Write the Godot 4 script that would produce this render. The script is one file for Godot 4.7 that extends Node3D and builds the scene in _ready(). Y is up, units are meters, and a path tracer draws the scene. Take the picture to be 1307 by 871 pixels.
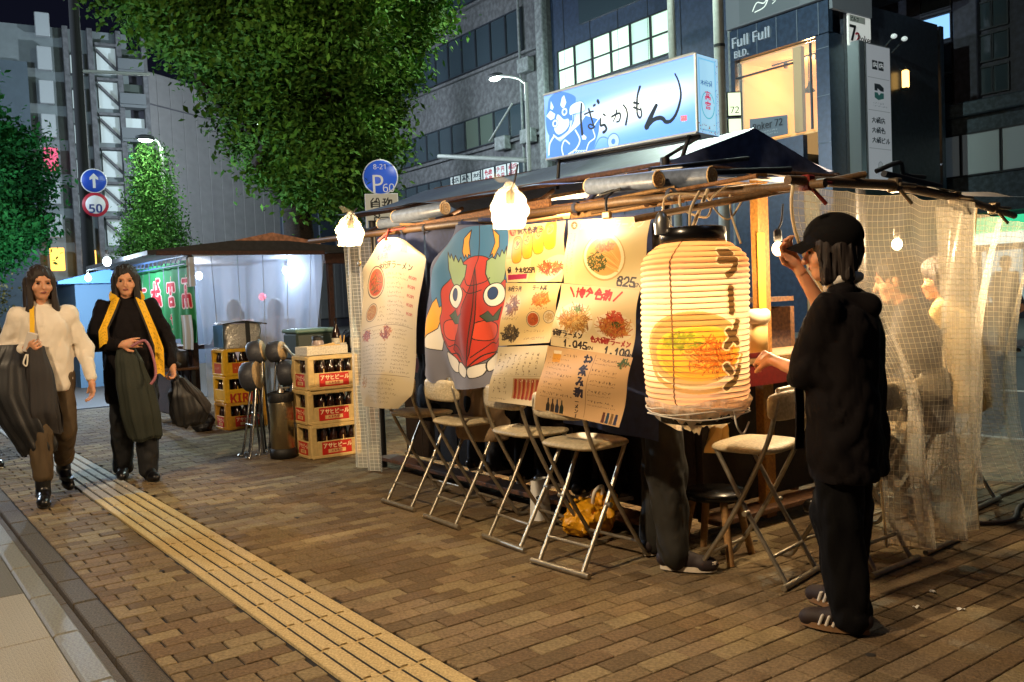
extends Node3D
# A row of night food stalls on a brick pavement; x runs from the pavement across the street, z along the pavement towards the camera.

func _ready() -> void:
	# camera
	var cam := Camera3D.new()
	cam.name = "camera"
	cam.position = V(0, 1.3176, 0)
	var fwd := V(sin(0.63092) * cos(-0.0461), sin(-0.0461), -cos(0.63092) * cos(-0.0461))
	var right := V(cos(0.63092), 0, sin(0.63092))
	var up := right.cross(fwd)
	var roll := -0.04242
	var r2 := right * cos(roll) + up * sin(roll)
	var u2 := up * cos(roll) - right * sin(roll)
	cam.basis = Basis(r2, u2, -fwd)
	cam.fov = 41.7
	cam.near = 0.05
	cam.far = 400.0
	cam.current = true
	add_child(cam)
	# night sky and exposure
	var we := WorldEnvironment.new()
	we.name = "night_air"
	var env := Environment.new()
	env.background_mode = Environment.BG_SKY
	var sky := Sky.new()
	var sm := ProceduralSkyMaterial.new()
	sm.sky_top_color = Color(0.014, 0.015, 0.045)
	sm.sky_horizon_color = Color(0.07, 0.08, 0.125)
	sm.sky_curve = 0.2
	sm.ground_bottom_color = Color(0.04, 0.05, 0.07)
	sm.ground_horizon_color = Color(0.10, 0.12, 0.2)
	sm.sky_energy_multiplier = 1.0
	sky.sky_material = sm
	env.sky = sky
	env.background_energy_multiplier = 1.0
	env.tonemap_mode = Environment.TONE_MAPPER_LINEAR
	env.tonemap_exposure = 1.42
	env.sdfgi_enabled = true
	env.ssao_enabled = true
	env.ssil_enabled = true
	we.environment = env
	add_child(we)
	# moonlight behind thin cloud
	var moon := DirectionalLight3D.new()
	moon.name = "moonlight"
	moon.light_color = Color(0.75, 0.85, 1.0)
	moon.light_energy = 0.02
	moon.light_angular_distance = 12.0
	moon.shadow_enabled = true
	moon.sky_mode = DirectionalLight3D.SKY_MODE_LIGHT_ONLY
	moon.rotation_degrees = V(-60, 30, 0)
	add_child(moon)
	rng.seed = 7
	view_eye = cam.position
	view_basis = cam.basis
	build_ground()
	build_town()
	build_trees()
	build_street_furniture()
	build_far_stall()
	build_stall()
	build_prints()
	build_lamps()
	build_seats()
	build_crates()
	build_people()
	build_nets()
	build_odds()

var view_eye: Vector3
var view_basis: Basis

func seen(p: Vector3, margin := 1.0) -> bool:            # does the camera look towards p
	var q := view_basis.inverse() * (p - view_eye)
	return q.z < -0.1 and absf(q.x) < -q.z * 0.572 * margin and absf(q.y) < -q.z * 0.381 * margin

# ---------------------------------------------------------------- helpers
var names := {}
var mats := {}
var rng := RandomNumberGenerator.new()
var tex := {}

func V(x: float, y: float, z: float) -> Vector3:
	return Vector3(x, y, z)

func numbered(called: String) -> String:
	if not names.has(called):
		names[called] = 0
		return called
	names[called] += 1
	return "%s_%03d" % [called, names[called]]

func tag(o: Node3D, label: String, category: String, group := "") -> Node3D:
	o.set_meta("label", label)
	o.set_meta("category", category)
	if group:
		o.set_meta("group", group)
	return o

func thing(called: String, label: String, category: String, at := Vector3.ZERO, turn := 0.0, group := "") -> Node3D:
	var o := Node3D.new()
	o.name = numbered(called)
	add_child(o, true)
	o.position = at
	o.rotation.y = turn
	return tag(o, label, category, group)

func put(called: String, mesh: Mesh, m: Material, parent: Node3D = null, at := Vector3.ZERO, rot := Vector3.ZERO) -> MeshInstance3D:
	var o := MeshInstance3D.new()
	o.mesh = mesh
	o.material_override = m
	o.cast_shadow = GeometryInstance3D.SHADOW_CASTING_SETTING_ON
	o.name = numbered(called) if parent == null else called
	o.position = at
	o.rotation = rot
	(self if parent == null else parent).add_child(o, true)
	return o

func struct(called: String, mesh: Mesh, m: Material, parent: Node3D = null) -> MeshInstance3D:
	var o := put(called, mesh, m, parent)
	if parent == null:
		o.set_meta("kind", "structure")
	return o

func copy(o: Node3D, at: Vector3, turn: float, label: String) -> Node3D:
	var c: Node3D = o.duplicate()
	c.name = numbered(String(o.name).rstrip("_0123456789"))
	add_child(c, true)
	c.position = at
	c.rotation = V(0, turn, 0)
	c.set_meta("label", label)
	return c

func noise_tex(key: String, freq: float, lo: Color, hi: Color, oct := 4, size := 256, normal := false, kind := FastNoiseLite.TYPE_SIMPLEX_SMOOTH) -> NoiseTexture2D:
	if tex.has(key):
		return tex[key]
	var n := FastNoiseLite.new()
	n.seed = key.hash() % 1000
	n.noise_type = kind
	n.frequency = freq
	n.fractal_octaves = oct
	var t := NoiseTexture2D.new()
	t.width = size
	t.height = size
	t.seamless = true
	t.noise = n
	if normal:
		t.as_normal_map = true
		t.bump_strength = 6.0
	else:
		var g := Gradient.new()
		g.colors = PackedColorArray([lo, hi])
		t.color_ramp = g
	tex[key] = t
	return t

# o: metal, spec, grain (tile size in metres of a blotchy tint), tint (how strong), relief (tile size), bump, back (backlight colour), alpha, emit, energy
func mat(key: String, hex := "888888", rough := 0.7, o := {}) -> StandardMaterial3D:
	if mats.has(key):
		return mats[key]
	var m := StandardMaterial3D.new()
	m.resource_name = key
	m.albedo_color = Color(hex)
	m.roughness = rough
	m.metallic = o.get("metal", 0.0)
	m.metallic_specular = o.get("spec", 0.5)
	m.cull_mode = BaseMaterial3D.CULL_DISABLED
	if o.has("grain"):
		var low: float = 1.0 - o.get("tint", 0.35)
		m.albedo_texture = noise_tex("grain%.2f" % low, 0.03, Color(low, low, low), Color(1, 1, 1), 5)
		m.uv1_triplanar = true
		m.uv1_world_triplanar = o.get("world", true)
		m.uv1_scale = Vector3.ONE / float(o.grain)
	if o.has("relief"):
		m.heightmap_enabled = false
		m.normal_enabled = true
		m.normal_texture = noise_tex("relief", 0.05, Color.BLACK, Color.WHITE, 4, 256, true)
		m.normal_scale = o.get("bump", 0.6)
		m.uv1_triplanar = true
		m.uv1_world_triplanar = o.get("world", true)
		m.uv1_scale = Vector3.ONE / float(o.relief)
	if o.has("back"):
		m.backlight_enabled = true
		m.backlight = Color(o.back)
	if o.has("alpha"):
		m.transparency = BaseMaterial3D.TRANSPARENCY_ALPHA
		m.albedo_color.a = o.alpha
	if o.has("emit"):
		m.emission_enabled = true
		m.emission = Color(o.emit)
		m.emission_energy_multiplier = o.get("energy", 1.0)
	if o.has("coat"):
		m.clearcoat_enabled = true
		m.clearcoat = o.coat
	if o.has("sheen"):
		m.rim_enabled = true
		m.rim = o.sheen
		m.rim_tint = 0.5
	mats[key] = m
	return m

func pic(key: String, im: Image, rough := 0.6, o := {}) -> StandardMaterial3D:
	var m := mat(key, "ffffff", rough, o)
	m.albedo_texture = ImageTexture.create_from_image(im)
	m.uv1_triplanar = false
	m.albedo_color = Color(o.get("dull", "ffffff"))
	if o.has("glow"):
		m.emission_enabled = true
		m.emission = Color.WHITE
		m.emission_operator = BaseMaterial3D.EMISSION_OP_MULTIPLY
		m.emission_texture = m.albedo_texture
		m.emission_energy_multiplier = o.glow
	return m

# Collects shapes into one mesh.
class B:
	var st := SurfaceTool.new()
	func _init() -> void:
		st.begin(Mesh.PRIMITIVE_TRIANGLES)
		st.set_smooth_group(-1)

	func v(p: Vector3, uv := Vector2.ZERO) -> void:
		st.set_uv(uv)
		st.add_vertex(p)

	func quad(a: Vector3, b: Vector3, c: Vector3, d: Vector3, ua := Vector2(0, 0), uc := Vector2(1, 1)) -> B:
		var ub := Vector2(uc.x, ua.y)
		var ud := Vector2(ua.x, uc.y)
		v(a, ua); v(b, ub); v(c, uc)
		v(a, ua); v(c, uc); v(d, ud)
		return self

	func tri(a: Vector3, b: Vector3, c: Vector3) -> B:
		v(a); v(b); v(c)
		return self

	# a box with cut edges, centred at c
	func box(c: Vector3, s: Vector3, bev := 0.0, basis := Basis()) -> B:
		st.set_smooth_group(-1)
		var h := s / 2
		if bev <= 0.0:
			var p := []
			for i in 8:
				p.append(c + basis * Vector3(h.x if i & 1 else -h.x, h.y if i & 2 else -h.y, h.z if i & 4 else -h.z))
			for f in [[4, 6, 7, 5], [1, 3, 2, 0], [5, 7, 3, 1], [0, 2, 6, 4], [6, 2, 3, 7], [0, 4, 5, 1]]:
				quad(p[f[0]], p[f[1]], p[f[2]], p[f[3]])
			return self
		var b: float = minf(bev, minf(h.x, minf(h.y, h.z)) * 0.9)
		var g := func(i: int, ax: int) -> Vector3:
			var q := Vector3(h.x if i & 1 else -h.x, h.y if i & 2 else -h.y, h.z if i & 4 else -h.z)
			var w := q - q.sign() * b
			w[ax] = q[ax]
			return c + basis * w
		var faces := [[5, 7, 3, 1, 0], [0, 2, 6, 4, 0], [6, 2, 3, 7, 1], [0, 4, 5, 1, 1], [4, 6, 7, 5, 2], [1, 3, 2, 0, 2]]
		for f in faces:
			quad(g.call(f[0], f[4]), g.call(f[1], f[4]), g.call(f[2], f[4]), g.call(f[3], f[4]))
		for e in [[0, 1, 1, 2], [2, 3, 1, 2], [4, 5, 1, 2], [6, 7, 1, 2], [0, 2, 0, 2], [1, 3, 0, 2], [4, 6, 0, 2], [5, 7, 0, 2], [0, 4, 0, 1], [1, 5, 0, 1], [2, 6, 0, 1], [3, 7, 0, 1]]:
			var q0: Vector3 = g.call(e[0], e[2])
			var q1: Vector3 = g.call(e[1], e[2])
			var q2: Vector3 = g.call(e[1], e[3])
			var q3: Vector3 = g.call(e[0], e[3])
			if (q1 - q0).cross(q2 - q0).dot((q0 + q2) / 2 - c) > 0:
				quad(q0, q3, q2, q1)
			else:
				quad(q0, q1, q2, q3)
		for i in 8:
			tri(g.call(i, 0), g.call(i, 1), g.call(i, 2))
		return self

	# round bar along points; r a number or a list of radii
	func tube(pts: Array, r, n := 8, caps := true) -> B:
		st.set_smooth_group(0)
		var rings := []
		var up := Vector3.UP
		var d0: Vector3 = (pts[1] - pts[0]).normalized()
		if absf(d0.y) > 0.9:
			up = Vector3.RIGHT
		var x: Vector3 = up.cross(d0).normalized()
		for i in pts.size():
			var d: Vector3 = (pts[mini(i + 1, pts.size() - 1)] - pts[maxi(i - 1, 0)]).normalized()
			x = (x - d * x.dot(d)).normalized()
			var y := d.cross(x)
			var rr: float = r[i] if r is Array else r
			var ring := []
			for k in n:
				var a := TAU * k / n
				ring.append(pts[i] + (x * cos(a) + y * sin(a)) * rr)
			rings.append(ring)
		for i in pts.size() - 1:
			for k in n:
				var k2 := (k + 1) % n
				quad(rings[i][k], rings[i][k2], rings[i + 1][k2], rings[i + 1][k], Vector2(float(k) / n, float(i) / pts.size()), Vector2(float(k + 1) / n, float(i + 1) / pts.size()))
		if caps:
			st.set_smooth_group(-1)
			for k in n:
				tri(pts[0], rings[0][(k + 1) % n], rings[0][k])
				tri(pts[-1], rings[-1][k], rings[-1][(k + 1) % n])
		return self

	# profile of (radius, height) turned about y
	func lathe(prof: Array, n := 24, c := Vector3.ZERO, smooth := true, arc := TAU) -> B:
		st.set_smooth_group(0 if smooth else -1)
		for i in prof.size() - 1:
			for k in n:
				var a0 := arc * k / n
				var a1 := arc * (k + 1) / n
				var f := func(j: int, a: float) -> Vector3: return c + Vector3(cos(a) * prof[j].x, prof[j].y, sin(a) * prof[j].x)
				quad(f.call(i, a0), f.call(i, a1), f.call(i + 1, a1), f.call(i + 1, a0), Vector2(float(k) / n, 1 - float(i) / (prof.size() - 1)), Vector2(float(k + 1) / n, 1 - float(i + 1) / (prof.size() - 1)))
		return self

	# sheet: f(u, v) -> Vector3
	func sheet(f: Callable, nu: int, nv: int, smooth := true, u0 := 0.0, u1 := 1.0, v0 := 0.0, v1 := 1.0, uvf = null) -> B:
		st.set_smooth_group(0 if smooth else -1)
		var p := []
		for j in nv + 1:
			var row := []
			for i in nu + 1:
				row.append(f.call(lerpf(u0, u1, float(i) / nu), lerpf(v0, v1, float(j) / nv)))
			p.append(row)
		for j in nv:
			for i in nu:
				if uvf != null:
					var w := func(a: int, b: int) -> Vector2: return uvf.call(float(a) / nu, float(b) / nv)
					v(p[j][i], w.call(i, j)); v(p[j][i + 1], w.call(i + 1, j)); v(p[j + 1][i + 1], w.call(i + 1, j + 1))
					v(p[j][i], w.call(i, j)); v(p[j + 1][i + 1], w.call(i + 1, j + 1)); v(p[j + 1][i], w.call(i, j + 1))
					continue
				quad(p[j][i], p[j][i + 1], p[j + 1][i + 1], p[j + 1][i], Vector2(lerpf(u0, u1, float(i) / nu), lerpf(v0, v1, float(j) / nv)), Vector2(lerpf(u0, u1, float(i + 1) / nu), lerpf(v0, v1, float(j + 1) / nv)))
		return self

	# outline (x, y) pushed along z by d, placed by t
	func prism(poly: Array, d: float, t := Transform3D()) -> B:
		st.set_smooth_group(-1)
		var pp := PackedVector2Array(poly)
		var ids := Geometry2D.triangulate_polygon(pp)
		for k in range(0, ids.size(), 3):
			var q := [pp[ids[k]], pp[ids[k + 1]], pp[ids[k + 2]]]
			tri(t * Vector3(q[0].x, q[0].y, d / 2), t * Vector3(q[1].x, q[1].y, d / 2), t * Vector3(q[2].x, q[2].y, d / 2))
			tri(t * Vector3(q[0].x, q[0].y, -d / 2), t * Vector3(q[2].x, q[2].y, -d / 2), t * Vector3(q[1].x, q[1].y, -d / 2))
		for k in pp.size():
			var a := pp[k]
			var b := pp[(k + 1) % pp.size()]
			quad(t * Vector3(a.x, a.y, d / 2), t * Vector3(b.x, b.y, d / 2), t * Vector3(b.x, b.y, -d / 2), t * Vector3(a.x, a.y, -d / 2))
		return self

	func ball(c: Vector3, r: Vector3, n := 12, basis := Basis()) -> B:
		st.set_smooth_group(0)
		for j in n / 2:
			for k in n:
				var f := func(jj: int, kk: int) -> Vector3:
					var a := PI * jj / (n / 2)
					var b := TAU * (kk % n) / n
					return c + basis * (Vector3(sin(a) * cos(b), cos(a), sin(a) * sin(b)) * r)
				quad(f.call(j, k), f.call(j, k + 1), f.call(j + 1, k + 1), f.call(j + 1, k))
		return self

	func add(m: Mesh, t := Transform3D()) -> B:
		for s in m.get_surface_count():
			st.append_from(m, s, t)
		return self

	func done() -> ArrayMesh:
		st.generate_normals()
		return st.commit()

func bx(c: Vector3, s: Vector3, bev := 0.0) -> ArrayMesh:
	return B.new().box(c, s, bev).done()

func rod(pts: Array, r, n := 8) -> ArrayMesh:
	return B.new().tube(pts, r, n).done()

func bend(pts: Array, steps := 6) -> Array:      # a smooth curve through the points
	var c := Curve3D.new()
	for i in pts.size():
		var t: Vector3 = (pts[mini(i + 1, pts.size() - 1)] - pts[maxi(i - 1, 0)]) / 6.0
		c.add_point(pts[i], -t, t)
	var out := []
	for i in (pts.size() - 1) * steps + 1:
		out.append(c.samplef(float(i) / steps))
	return out

func lettering(text: String, height: float, m: Material, parent: Node3D, at: Vector3, rot := Vector3.ZERO, depth := 0.004, bold := false) -> MeshInstance3D:
	var t := TextMesh.new()
	var f := SystemFont.new()
	f.font_names = PackedStringArray(["Droid Sans"])
	f.font_weight = 700 if bold else 400
	t.font = f
	t.text = text
	t.font_size = 64
	t.pixel_size = height / 46.0
	t.depth = depth
	t.curve_step = 2.0
	return put("lettering", t, m, parent, at, rot)

func omni(parent: Node3D, at: Vector3, color: String, energy: float, size := 0.04) -> void:
	var l := OmniLight3D.new()
	l.name = "lamp_light"
	l.light_color = Color(color)
	l.light_energy = energy
	l.light_size = size
	l.omni_range = 60.0
	l.omni_attenuation = 2.0
	l.shadow_enabled = true
	l.position = at
	parent.add_child(l, true)

# ---------------------------------------------------------------- drawing print on sheets
# Brush strokes of the characters on a grid of ten by ten: pairs of digits are points, a space lifts the brush.
const STROKES := {
	"ラ": "2171 1484776849", "ー": "1585", "|": "5159", "メ": "715629 3478", "ン": "2244 296783", "ア": "11817354 445629", "サ": "1393 3136 717559",
	"ヒ": "21283989 7325", "ビ": "21283989 7325 7182 8192", "ル": "323619 616996", "ゴ": "228288 2888 7181 8191", "だ": "1353 3129 5484 5889 7181 8191", "し": "3137496987",
	"お": "1353 3138274657768795 7294", "み": "2151281726557688 7468", "飲": "3004 3053 1343 4347 1347 1719 1747 6044 5383 6589 6559", "物": "1131 2129 0434 0738 5035 428289 8978 6247 7249",
	"博": "0434 1119 4292 6065 43939545 4345 4696 858979 5768", "多": "4013 4073734 3343 5428 5484841 9", "名": "4014 4073 7315 3343 3595 9599 9939 3935", "貨": "3013 1319 6053 4363 7083 2484 8489 2429 2686 2888",
	"高": "5051 1191 3373 7375 7535 3533 1696 9699 1619 3777 7779 3739", "大": "1393 5154 5419 5499", "橋": "0434 2129 2407 2437 5090 7045 7094 4494 5575 4697 4649 9699 6888", "宮": "5051 1292 1214 9294 3373 7375 7535 3533 2787 8789 2729 2989",
	"焼": "2129 0433 5090 7094 4494 4696 5649 7699", "豚": "1119 4149 1141 1444 5191 7157 5484", "本": "1393 5159 5418 5498", "格": "0434 2129 2407 5092 4395 5599 9959", "店": "5051 1292 1219 5355 5585 4696 9699 4649",
	"め": "314965 5147266595 8797", "ん": "51193546587996", "ば": "2128 4282 61675849487966 7181 8191", "ら": "4061 333664867849", "か": "13637486696 413519 8396", "も": "5047597987 2373 2676", "麺": "1151 3139 1444 1749 6193 6599 6569",
	"0": "41617376698849262341", "1": "345159", "2": "2341617375294979 4979", "3": "234161736555 557678592928", "4": "612676 6169", "5": "71312545657789593928", "6": "713325284979775524", "7": "217149", "8": "41236573614123 455576795939272545", "9": "64442331617379",
	"Y": "1155 9155 5559", "E": "711119 1565 1979", "N": "19119991", "P": "1911617375651 5", ",": "5848", ".": "4949", "円": "2129 218189 5155 2585", "!": "5156 5859", "/": "8129", "\\": "2189",
}

class Cv:
	var im: Image
	func _init(w: int, h: int, bg: Color) -> void:
		im = Image.create(w, h, false, Image.FORMAT_RGB8)
		im.fill(bg)

	func dot(x: float, y: float, r: float, c: Color) -> void:
		if r < 0.8:
			im.fill_rect(Rect2i(int(x), int(y), 1, 1), c)
			return
		var n := ceili(r)
		for k in range(-n, n + 1):
			var hw := sqrt(maxf(r * r - k * k, 0.0))
			if hw > 0.2:
				im.fill_rect(Rect2i(roundi(x - hw), roundi(y) + k, maxi(1, roundi(hw * 2)), 1), c)

	func line(pts: Array, w: float, c: Color, w1 := -1.0) -> void:
		var total := 0.0
		for i in pts.size() - 1:
			total += pts[i].distance_to(pts[i + 1])
		var gone := 0.0
		for i in pts.size() - 1:
			var d: float = pts[i].distance_to(pts[i + 1])
			var n := maxi(1, int(d / maxf(0.7, w * 0.3)))
			for k in n + 1:
				var p: Vector2 = pts[i].lerp(pts[i + 1], float(k) / n)
				var ww := w if w1 < 0 else lerpf(w, w1, (gone + d * k / n) / maxf(total, 0.001))
				dot(p.x, p.y, ww / 2, c)
			gone += d

	func curve(pts: Array, w: float, c: Color, w1 := -1.0) -> void:
		var cu := Curve2D.new()
		for i in pts.size():
			var t: Vector2 = (pts[mini(i + 1, pts.size() - 1)] - pts[maxi(i - 1, 0)]) / 6.0
			cu.add_point(pts[i], -t, t)
		var out := []
		for i in (pts.size() - 1) * 8 + 1:
			out.append(cu.samplef(i / 8.0))
		line(out, w, c, w1)

	func poly(pts: Array, c: Color) -> void:
		var lo: float = pts[0].y
		var hi := lo
		for p in pts:
			lo = minf(lo, p.y)
			hi = maxf(hi, p.y)
		for y in range(int(lo), int(hi) + 1):
			var xs := []
			for i in pts.size():
				var a: Vector2 = pts[i]
				var b: Vector2 = pts[(i + 1) % pts.size()]
				if (a.y <= y) != (b.y <= y):
					xs.append(a.x + (b.x - a.x) * (y - a.y) / (b.y - a.y))
			xs.sort()
			for i in range(0, xs.size() - 1, 2):
				im.fill_rect(Rect2i(roundi(xs[i]), y, maxi(1, roundi(xs[i + 1]) - roundi(xs[i])), 1), c)

	func shape(pts: Array, fill: Color, w := 0.0, edge := Color.BLACK) -> void:
		poly(pts, fill)
		if w > 0:
			var q := pts.duplicate()
			q.append(pts[0])
			line(q, w, edge)

	static func oval(x: float, y: float, rx: float, ry: float, turn := 0.0, n := 28) -> Array:
		var out := []
		for k in n:
			out.append(Vector2(x, y) + (Vector2(cos(TAU * k / n) * rx, sin(TAU * k / n) * ry)).rotated(turn))
		return out

	static func round_curve(pts: Array) -> Array:        # a closed smooth outline
		var out := []
		var n := pts.size()
		for i in n:
			for k in 6:
				out.append(pts[i].cubic_interpolate(pts[(i + 1) % n], pts[(i + n - 1) % n], pts[(i + 2) % n], k / 6.0))
		return out

	func glyph(ch: String, x: float, y: float, w: float, h: float, pen: float, c: Color) -> void:
		if not STROKES.has(ch):
			return
		for s in STROKES[ch].split(" "):
			var pts := []
			for k in range(0, s.length() - 1, 2):
				pts.append(Vector2(x + (int(s[k]) + 0.5) * w / 10, y + (int(s[k + 1]) + 0.5) * h / 10))
			if pts.size() > 1:
				line(pts, pen, c)
			elif pts.size():
				dot(pts[0].x, pts[0].y, pen / 2, c)

	func text(t: String, x: float, y: float, size: float, pen: float, c: Color, down := false, wide := 1.0) -> void:
		for ch in t:
			glyph(ch, x, y, size * wide, size, pen, c)
			if down:
				y += size * 1.06
			else:
				x += size * wide * (0.72 if ch in "0123456789YENP,." else 1.04)

	# small print too fine to read: broken rows of short marks
	func print_rows(x: float, y: float, w: float, rows: int, size: float, c: Color, r: RandomNumberGenerator, down := false) -> void:
		for i in rows:
			var t := 0.0
			while t < w * r.randf_range(0.7, 1.0):
				var s := size * r.randf_range(0.75, 1.0)
				for k in 3:
					var a := Vector2(r.randf() * s, r.randf() * s)
					var b := Vector2(r.randf() * s, a.y) if r.randf() < 0.5 else Vector2(a.x, r.randf() * s)
					var o := Vector2(x + i * size * 1.6, y + t) if down else Vector2(x + t, y + i * size * 1.6)
					line([o + a, o + b], maxf(1.0, size * 0.13), c)
				t += size * 1.08

	# a photograph of food: a heap of short coloured strokes in an oval
	func heap(x: float, y: float, rx: float, ry: float, cols: Array, n: int, len: float, pen: float, r: RandomNumberGenerator) -> void:
		for i in n:
			var a := r.randf() * TAU
			var d := sqrt(r.randf())
			var p := Vector2(x + cos(a) * rx * d, y + sin(a) * ry * d)
			var t := Vector2.from_angle(r.randf() * TAU) * len
			curve([p - t, p + t.rotated(0.8) * 0.2, p + t], pen, (cols[r.randi() % cols.size()] as Color).darkened(r.randf() * 0.25))

	func stain(n: int, c: Color, r: RandomNumberGenerator) -> void:
		for i in n:
			dot(r.randf() * im.get_width(), r.randf() * im.get_height(), r.randf_range(0.8, 2.0), c)

func C(h: String) -> Color:
	return Color(h)

func P(x: float, y: float) -> Vector2:
	return Vector2(x, y)

func pts2(s: String, ox := 0.0, oy := 0.0, k := 1.0) -> Array:      # "x,y x,y" to points
	var out := []
	for w in s.split(" ", false):
		var q := w.split(",")
		out.append(Vector2(ox + float(q[0]) * k, oy + float(q[1]) * k))
	return out
# ---------------------------------------------------------------- bodies: a field of tapered capsules meshed as surface nets
class F:
	var o: Vector3
	var c: float
	var nx: int
	var ny: int
	var nz: int
	var d := PackedFloat32Array()
	func _init(lo: Vector3, hi: Vector3, cell: float) -> void:
		o = lo
		c = cell
		nx = ceili((hi.x - lo.x) / c) + 2
		ny = ceili((hi.y - lo.y) / c) + 2
		nz = ceili((hi.z - lo.z) / c) + 2
		d.resize(nx * ny * nz)
		d.fill(1.0)

	func _range(lo: Vector3, hi: Vector3) -> Array:
		var a := (lo - o) / c
		var b := (hi - o) / c
		return [maxi(0, int(a.x)), mini(nx - 1, int(b.x) + 1), maxi(0, int(a.y)), mini(ny - 1, int(b.y) + 1), maxi(0, int(a.z)), mini(nz - 1, int(b.z) + 1)]

	func join(i: int, e: float, k: float, cut: bool) -> void:
		if cut:
			var h := maxf(k - absf(d[i] + e), 0.0) / k
			d[i] = maxf(d[i], -e) + h * h * k * 0.25
		else:
			var h := maxf(k - absf(d[i] - e), 0.0) / k
			d[i] = minf(d[i], e) - h * h * k * 0.25

	func cap(a: Vector3, b: Vector3, ra: float, rb := -1.0, k := 0.03, cut := false) -> F:
		if rb < 0:
			rb = ra
		var m := maxf(ra, rb) + k + c * 4
		var g := _range(a.min(b) - Vector3.ONE * m, a.max(b) + Vector3.ONE * m)
		var ab := b - a
		var l2 := maxf(ab.length_squared(), 1e-9)
		for z in range(g[4], g[5] + 1):
			for y in range(g[2], g[3] + 1):
				var i: int = (z * ny + y) * nx + g[0]
				var p := o + Vector3(g[0], y, z) * c
				for x in range(g[0], g[1] + 1):
					var ap := p - a
					var t := clampf(ap.dot(ab) / l2, 0.0, 1.0)
					var e := (ap - ab * t).length() - (ra + (rb - ra) * t)
					if e < k + c * 4:
						join(i, e, k, cut)
					i += 1
					p.x += c
		return self

	func ell(q: Vector3, r: Vector3, k := 0.03, cut := false, basis := Basis()) -> F:
		var m := maxf(r.x, maxf(r.y, r.z)) + k + c * 4
		var g := _range(q - Vector3.ONE * m, q + Vector3.ONE * m)
		var inv := basis.transposed()
		for z in range(g[4], g[5] + 1):
			for y in range(g[2], g[3] + 1):
				var i: int = (z * ny + y) * nx + g[0]
				for x in range(g[0], g[1] + 1):
					var p := inv * (o + Vector3(x, y, z) * c - q)
					var k0 := (p / r).length()
					var k1 := (p / (r * r)).length()
					var e := k0 * (k0 - 1.0) / maxf(k1, 1e-6)
					if e < k + c * 4:
						join(i, e, k, cut)
					i += 1
		return self

	func rough(n: FastNoiseLite, amp: float, stretch := Vector3.ONE) -> F:
		for z in nz:
			for y in ny:
				var i := (z * ny + y) * nx
				for x in nx:
					if absf(d[i]) < c * 4:
						var p := (o + Vector3(x, y, z) * c) * stretch
						d[i] += n.get_noise_3d(p.x, p.y, p.z) * amp
					i += 1
		return self

	func above(h: float) -> F:                                        # keep only what is above height h
		for z in nz:
			for y in ny:
				var e := h - (o.y + y * c)
				if e > -c * 5:
					var i := (z * ny + y) * nx
					for x in nx:
						d[i + x] = maxf(d[i + x], e)
		return self

	func into(b: Array) -> void:                                      # b: [positions, normals, indices]
		var at := PackedInt32Array()
		at.resize(d.size())
		at.fill(-1)
		var P: PackedVector3Array = b[0]
		var N: PackedVector3Array = b[1]
		var I: PackedInt32Array = b[2]
		var sy := nx
		var sz := nx * ny
		var lim := c * 4.0
		for z in nz - 1:
			for y in ny - 1:
				var i := (z * ny + y) * nx
				for x in nx - 1:
					var d0 := d[i]
					if d0 < lim and d0 > -lim:
						var e := [d0, d[i + 1], d[i + sy], d[i + sy + 1], d[i + sz], d[i + sz + 1], d[i + sz + sy], d[i + sz + sy + 1]]
						var s := 0
						for k in 8:
							if e[k] < 0:
								s |= 1 << k
						if s != 0 and s != 255:
							var sum := Vector3.ZERO
							var n := 0
							for g in EDGES:
								var a: float = e[g[0]]
								var bb: float = e[g[1]]
								if (a < 0) != (bb < 0):
									sum += CORN[g[0]].lerp(CORN[g[1]], a / (a - bb))
									n += 1
							at[i] = P.size()
							P.append(o + (Vector3(x, y, z) + sum / n) * c)
							N.append(Vector3(e[1] - e[0] + e[3] - e[2] + e[5] - e[4] + e[7] - e[6], e[2] - e[0] + e[3] - e[1] + e[6] - e[4] + e[7] - e[5], e[4] - e[0] + e[5] - e[1] + e[6] - e[2] + e[7] - e[3]).normalized())
					i += 1
		for z in range(1, nz - 1):
			for y in range(1, ny - 1):
				var i := (z * ny + y) * nx + 1
				for x in range(1, nx - 1):
					if at[i] >= 0:
						var neg := d[i] < 0
						if neg != (d[i + 1] < 0):
							_q(I, at[i], at[i - sy], at[i - sy - sz], at[i - sz], neg)
						if neg != (d[i + sy] < 0):
							_q(I, at[i], at[i - sz], at[i - sz - 1], at[i - 1], neg)
						if neg != (d[i + sz] < 0):
							_q(I, at[i], at[i - 1], at[i - 1 - sy], at[i - sy], neg)
					i += 1
		b[0] = P
		b[1] = N
		b[2] = I

	func _q(I: PackedInt32Array, a: int, b: int, e: int, f: int, flip: bool) -> void:
		if a < 0 or b < 0 or e < 0 or f < 0:
			return
		if flip:
			I.append_array(PackedInt32Array([a, e, b, a, f, e]))
		else:
			I.append_array(PackedInt32Array([a, b, e, a, e, f]))

	const EDGES := [[0, 1], [2, 3], [4, 5], [6, 7], [0, 2], [1, 3], [4, 6], [5, 7], [0, 4], [1, 5], [2, 6], [3, 7]]
	const CORN := [Vector3(0, 0, 0), Vector3(1, 0, 0), Vector3(0, 1, 0), Vector3(1, 1, 0), Vector3(0, 0, 1), Vector3(1, 0, 1), Vector3(0, 1, 1), Vector3(1, 1, 1)]

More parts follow.
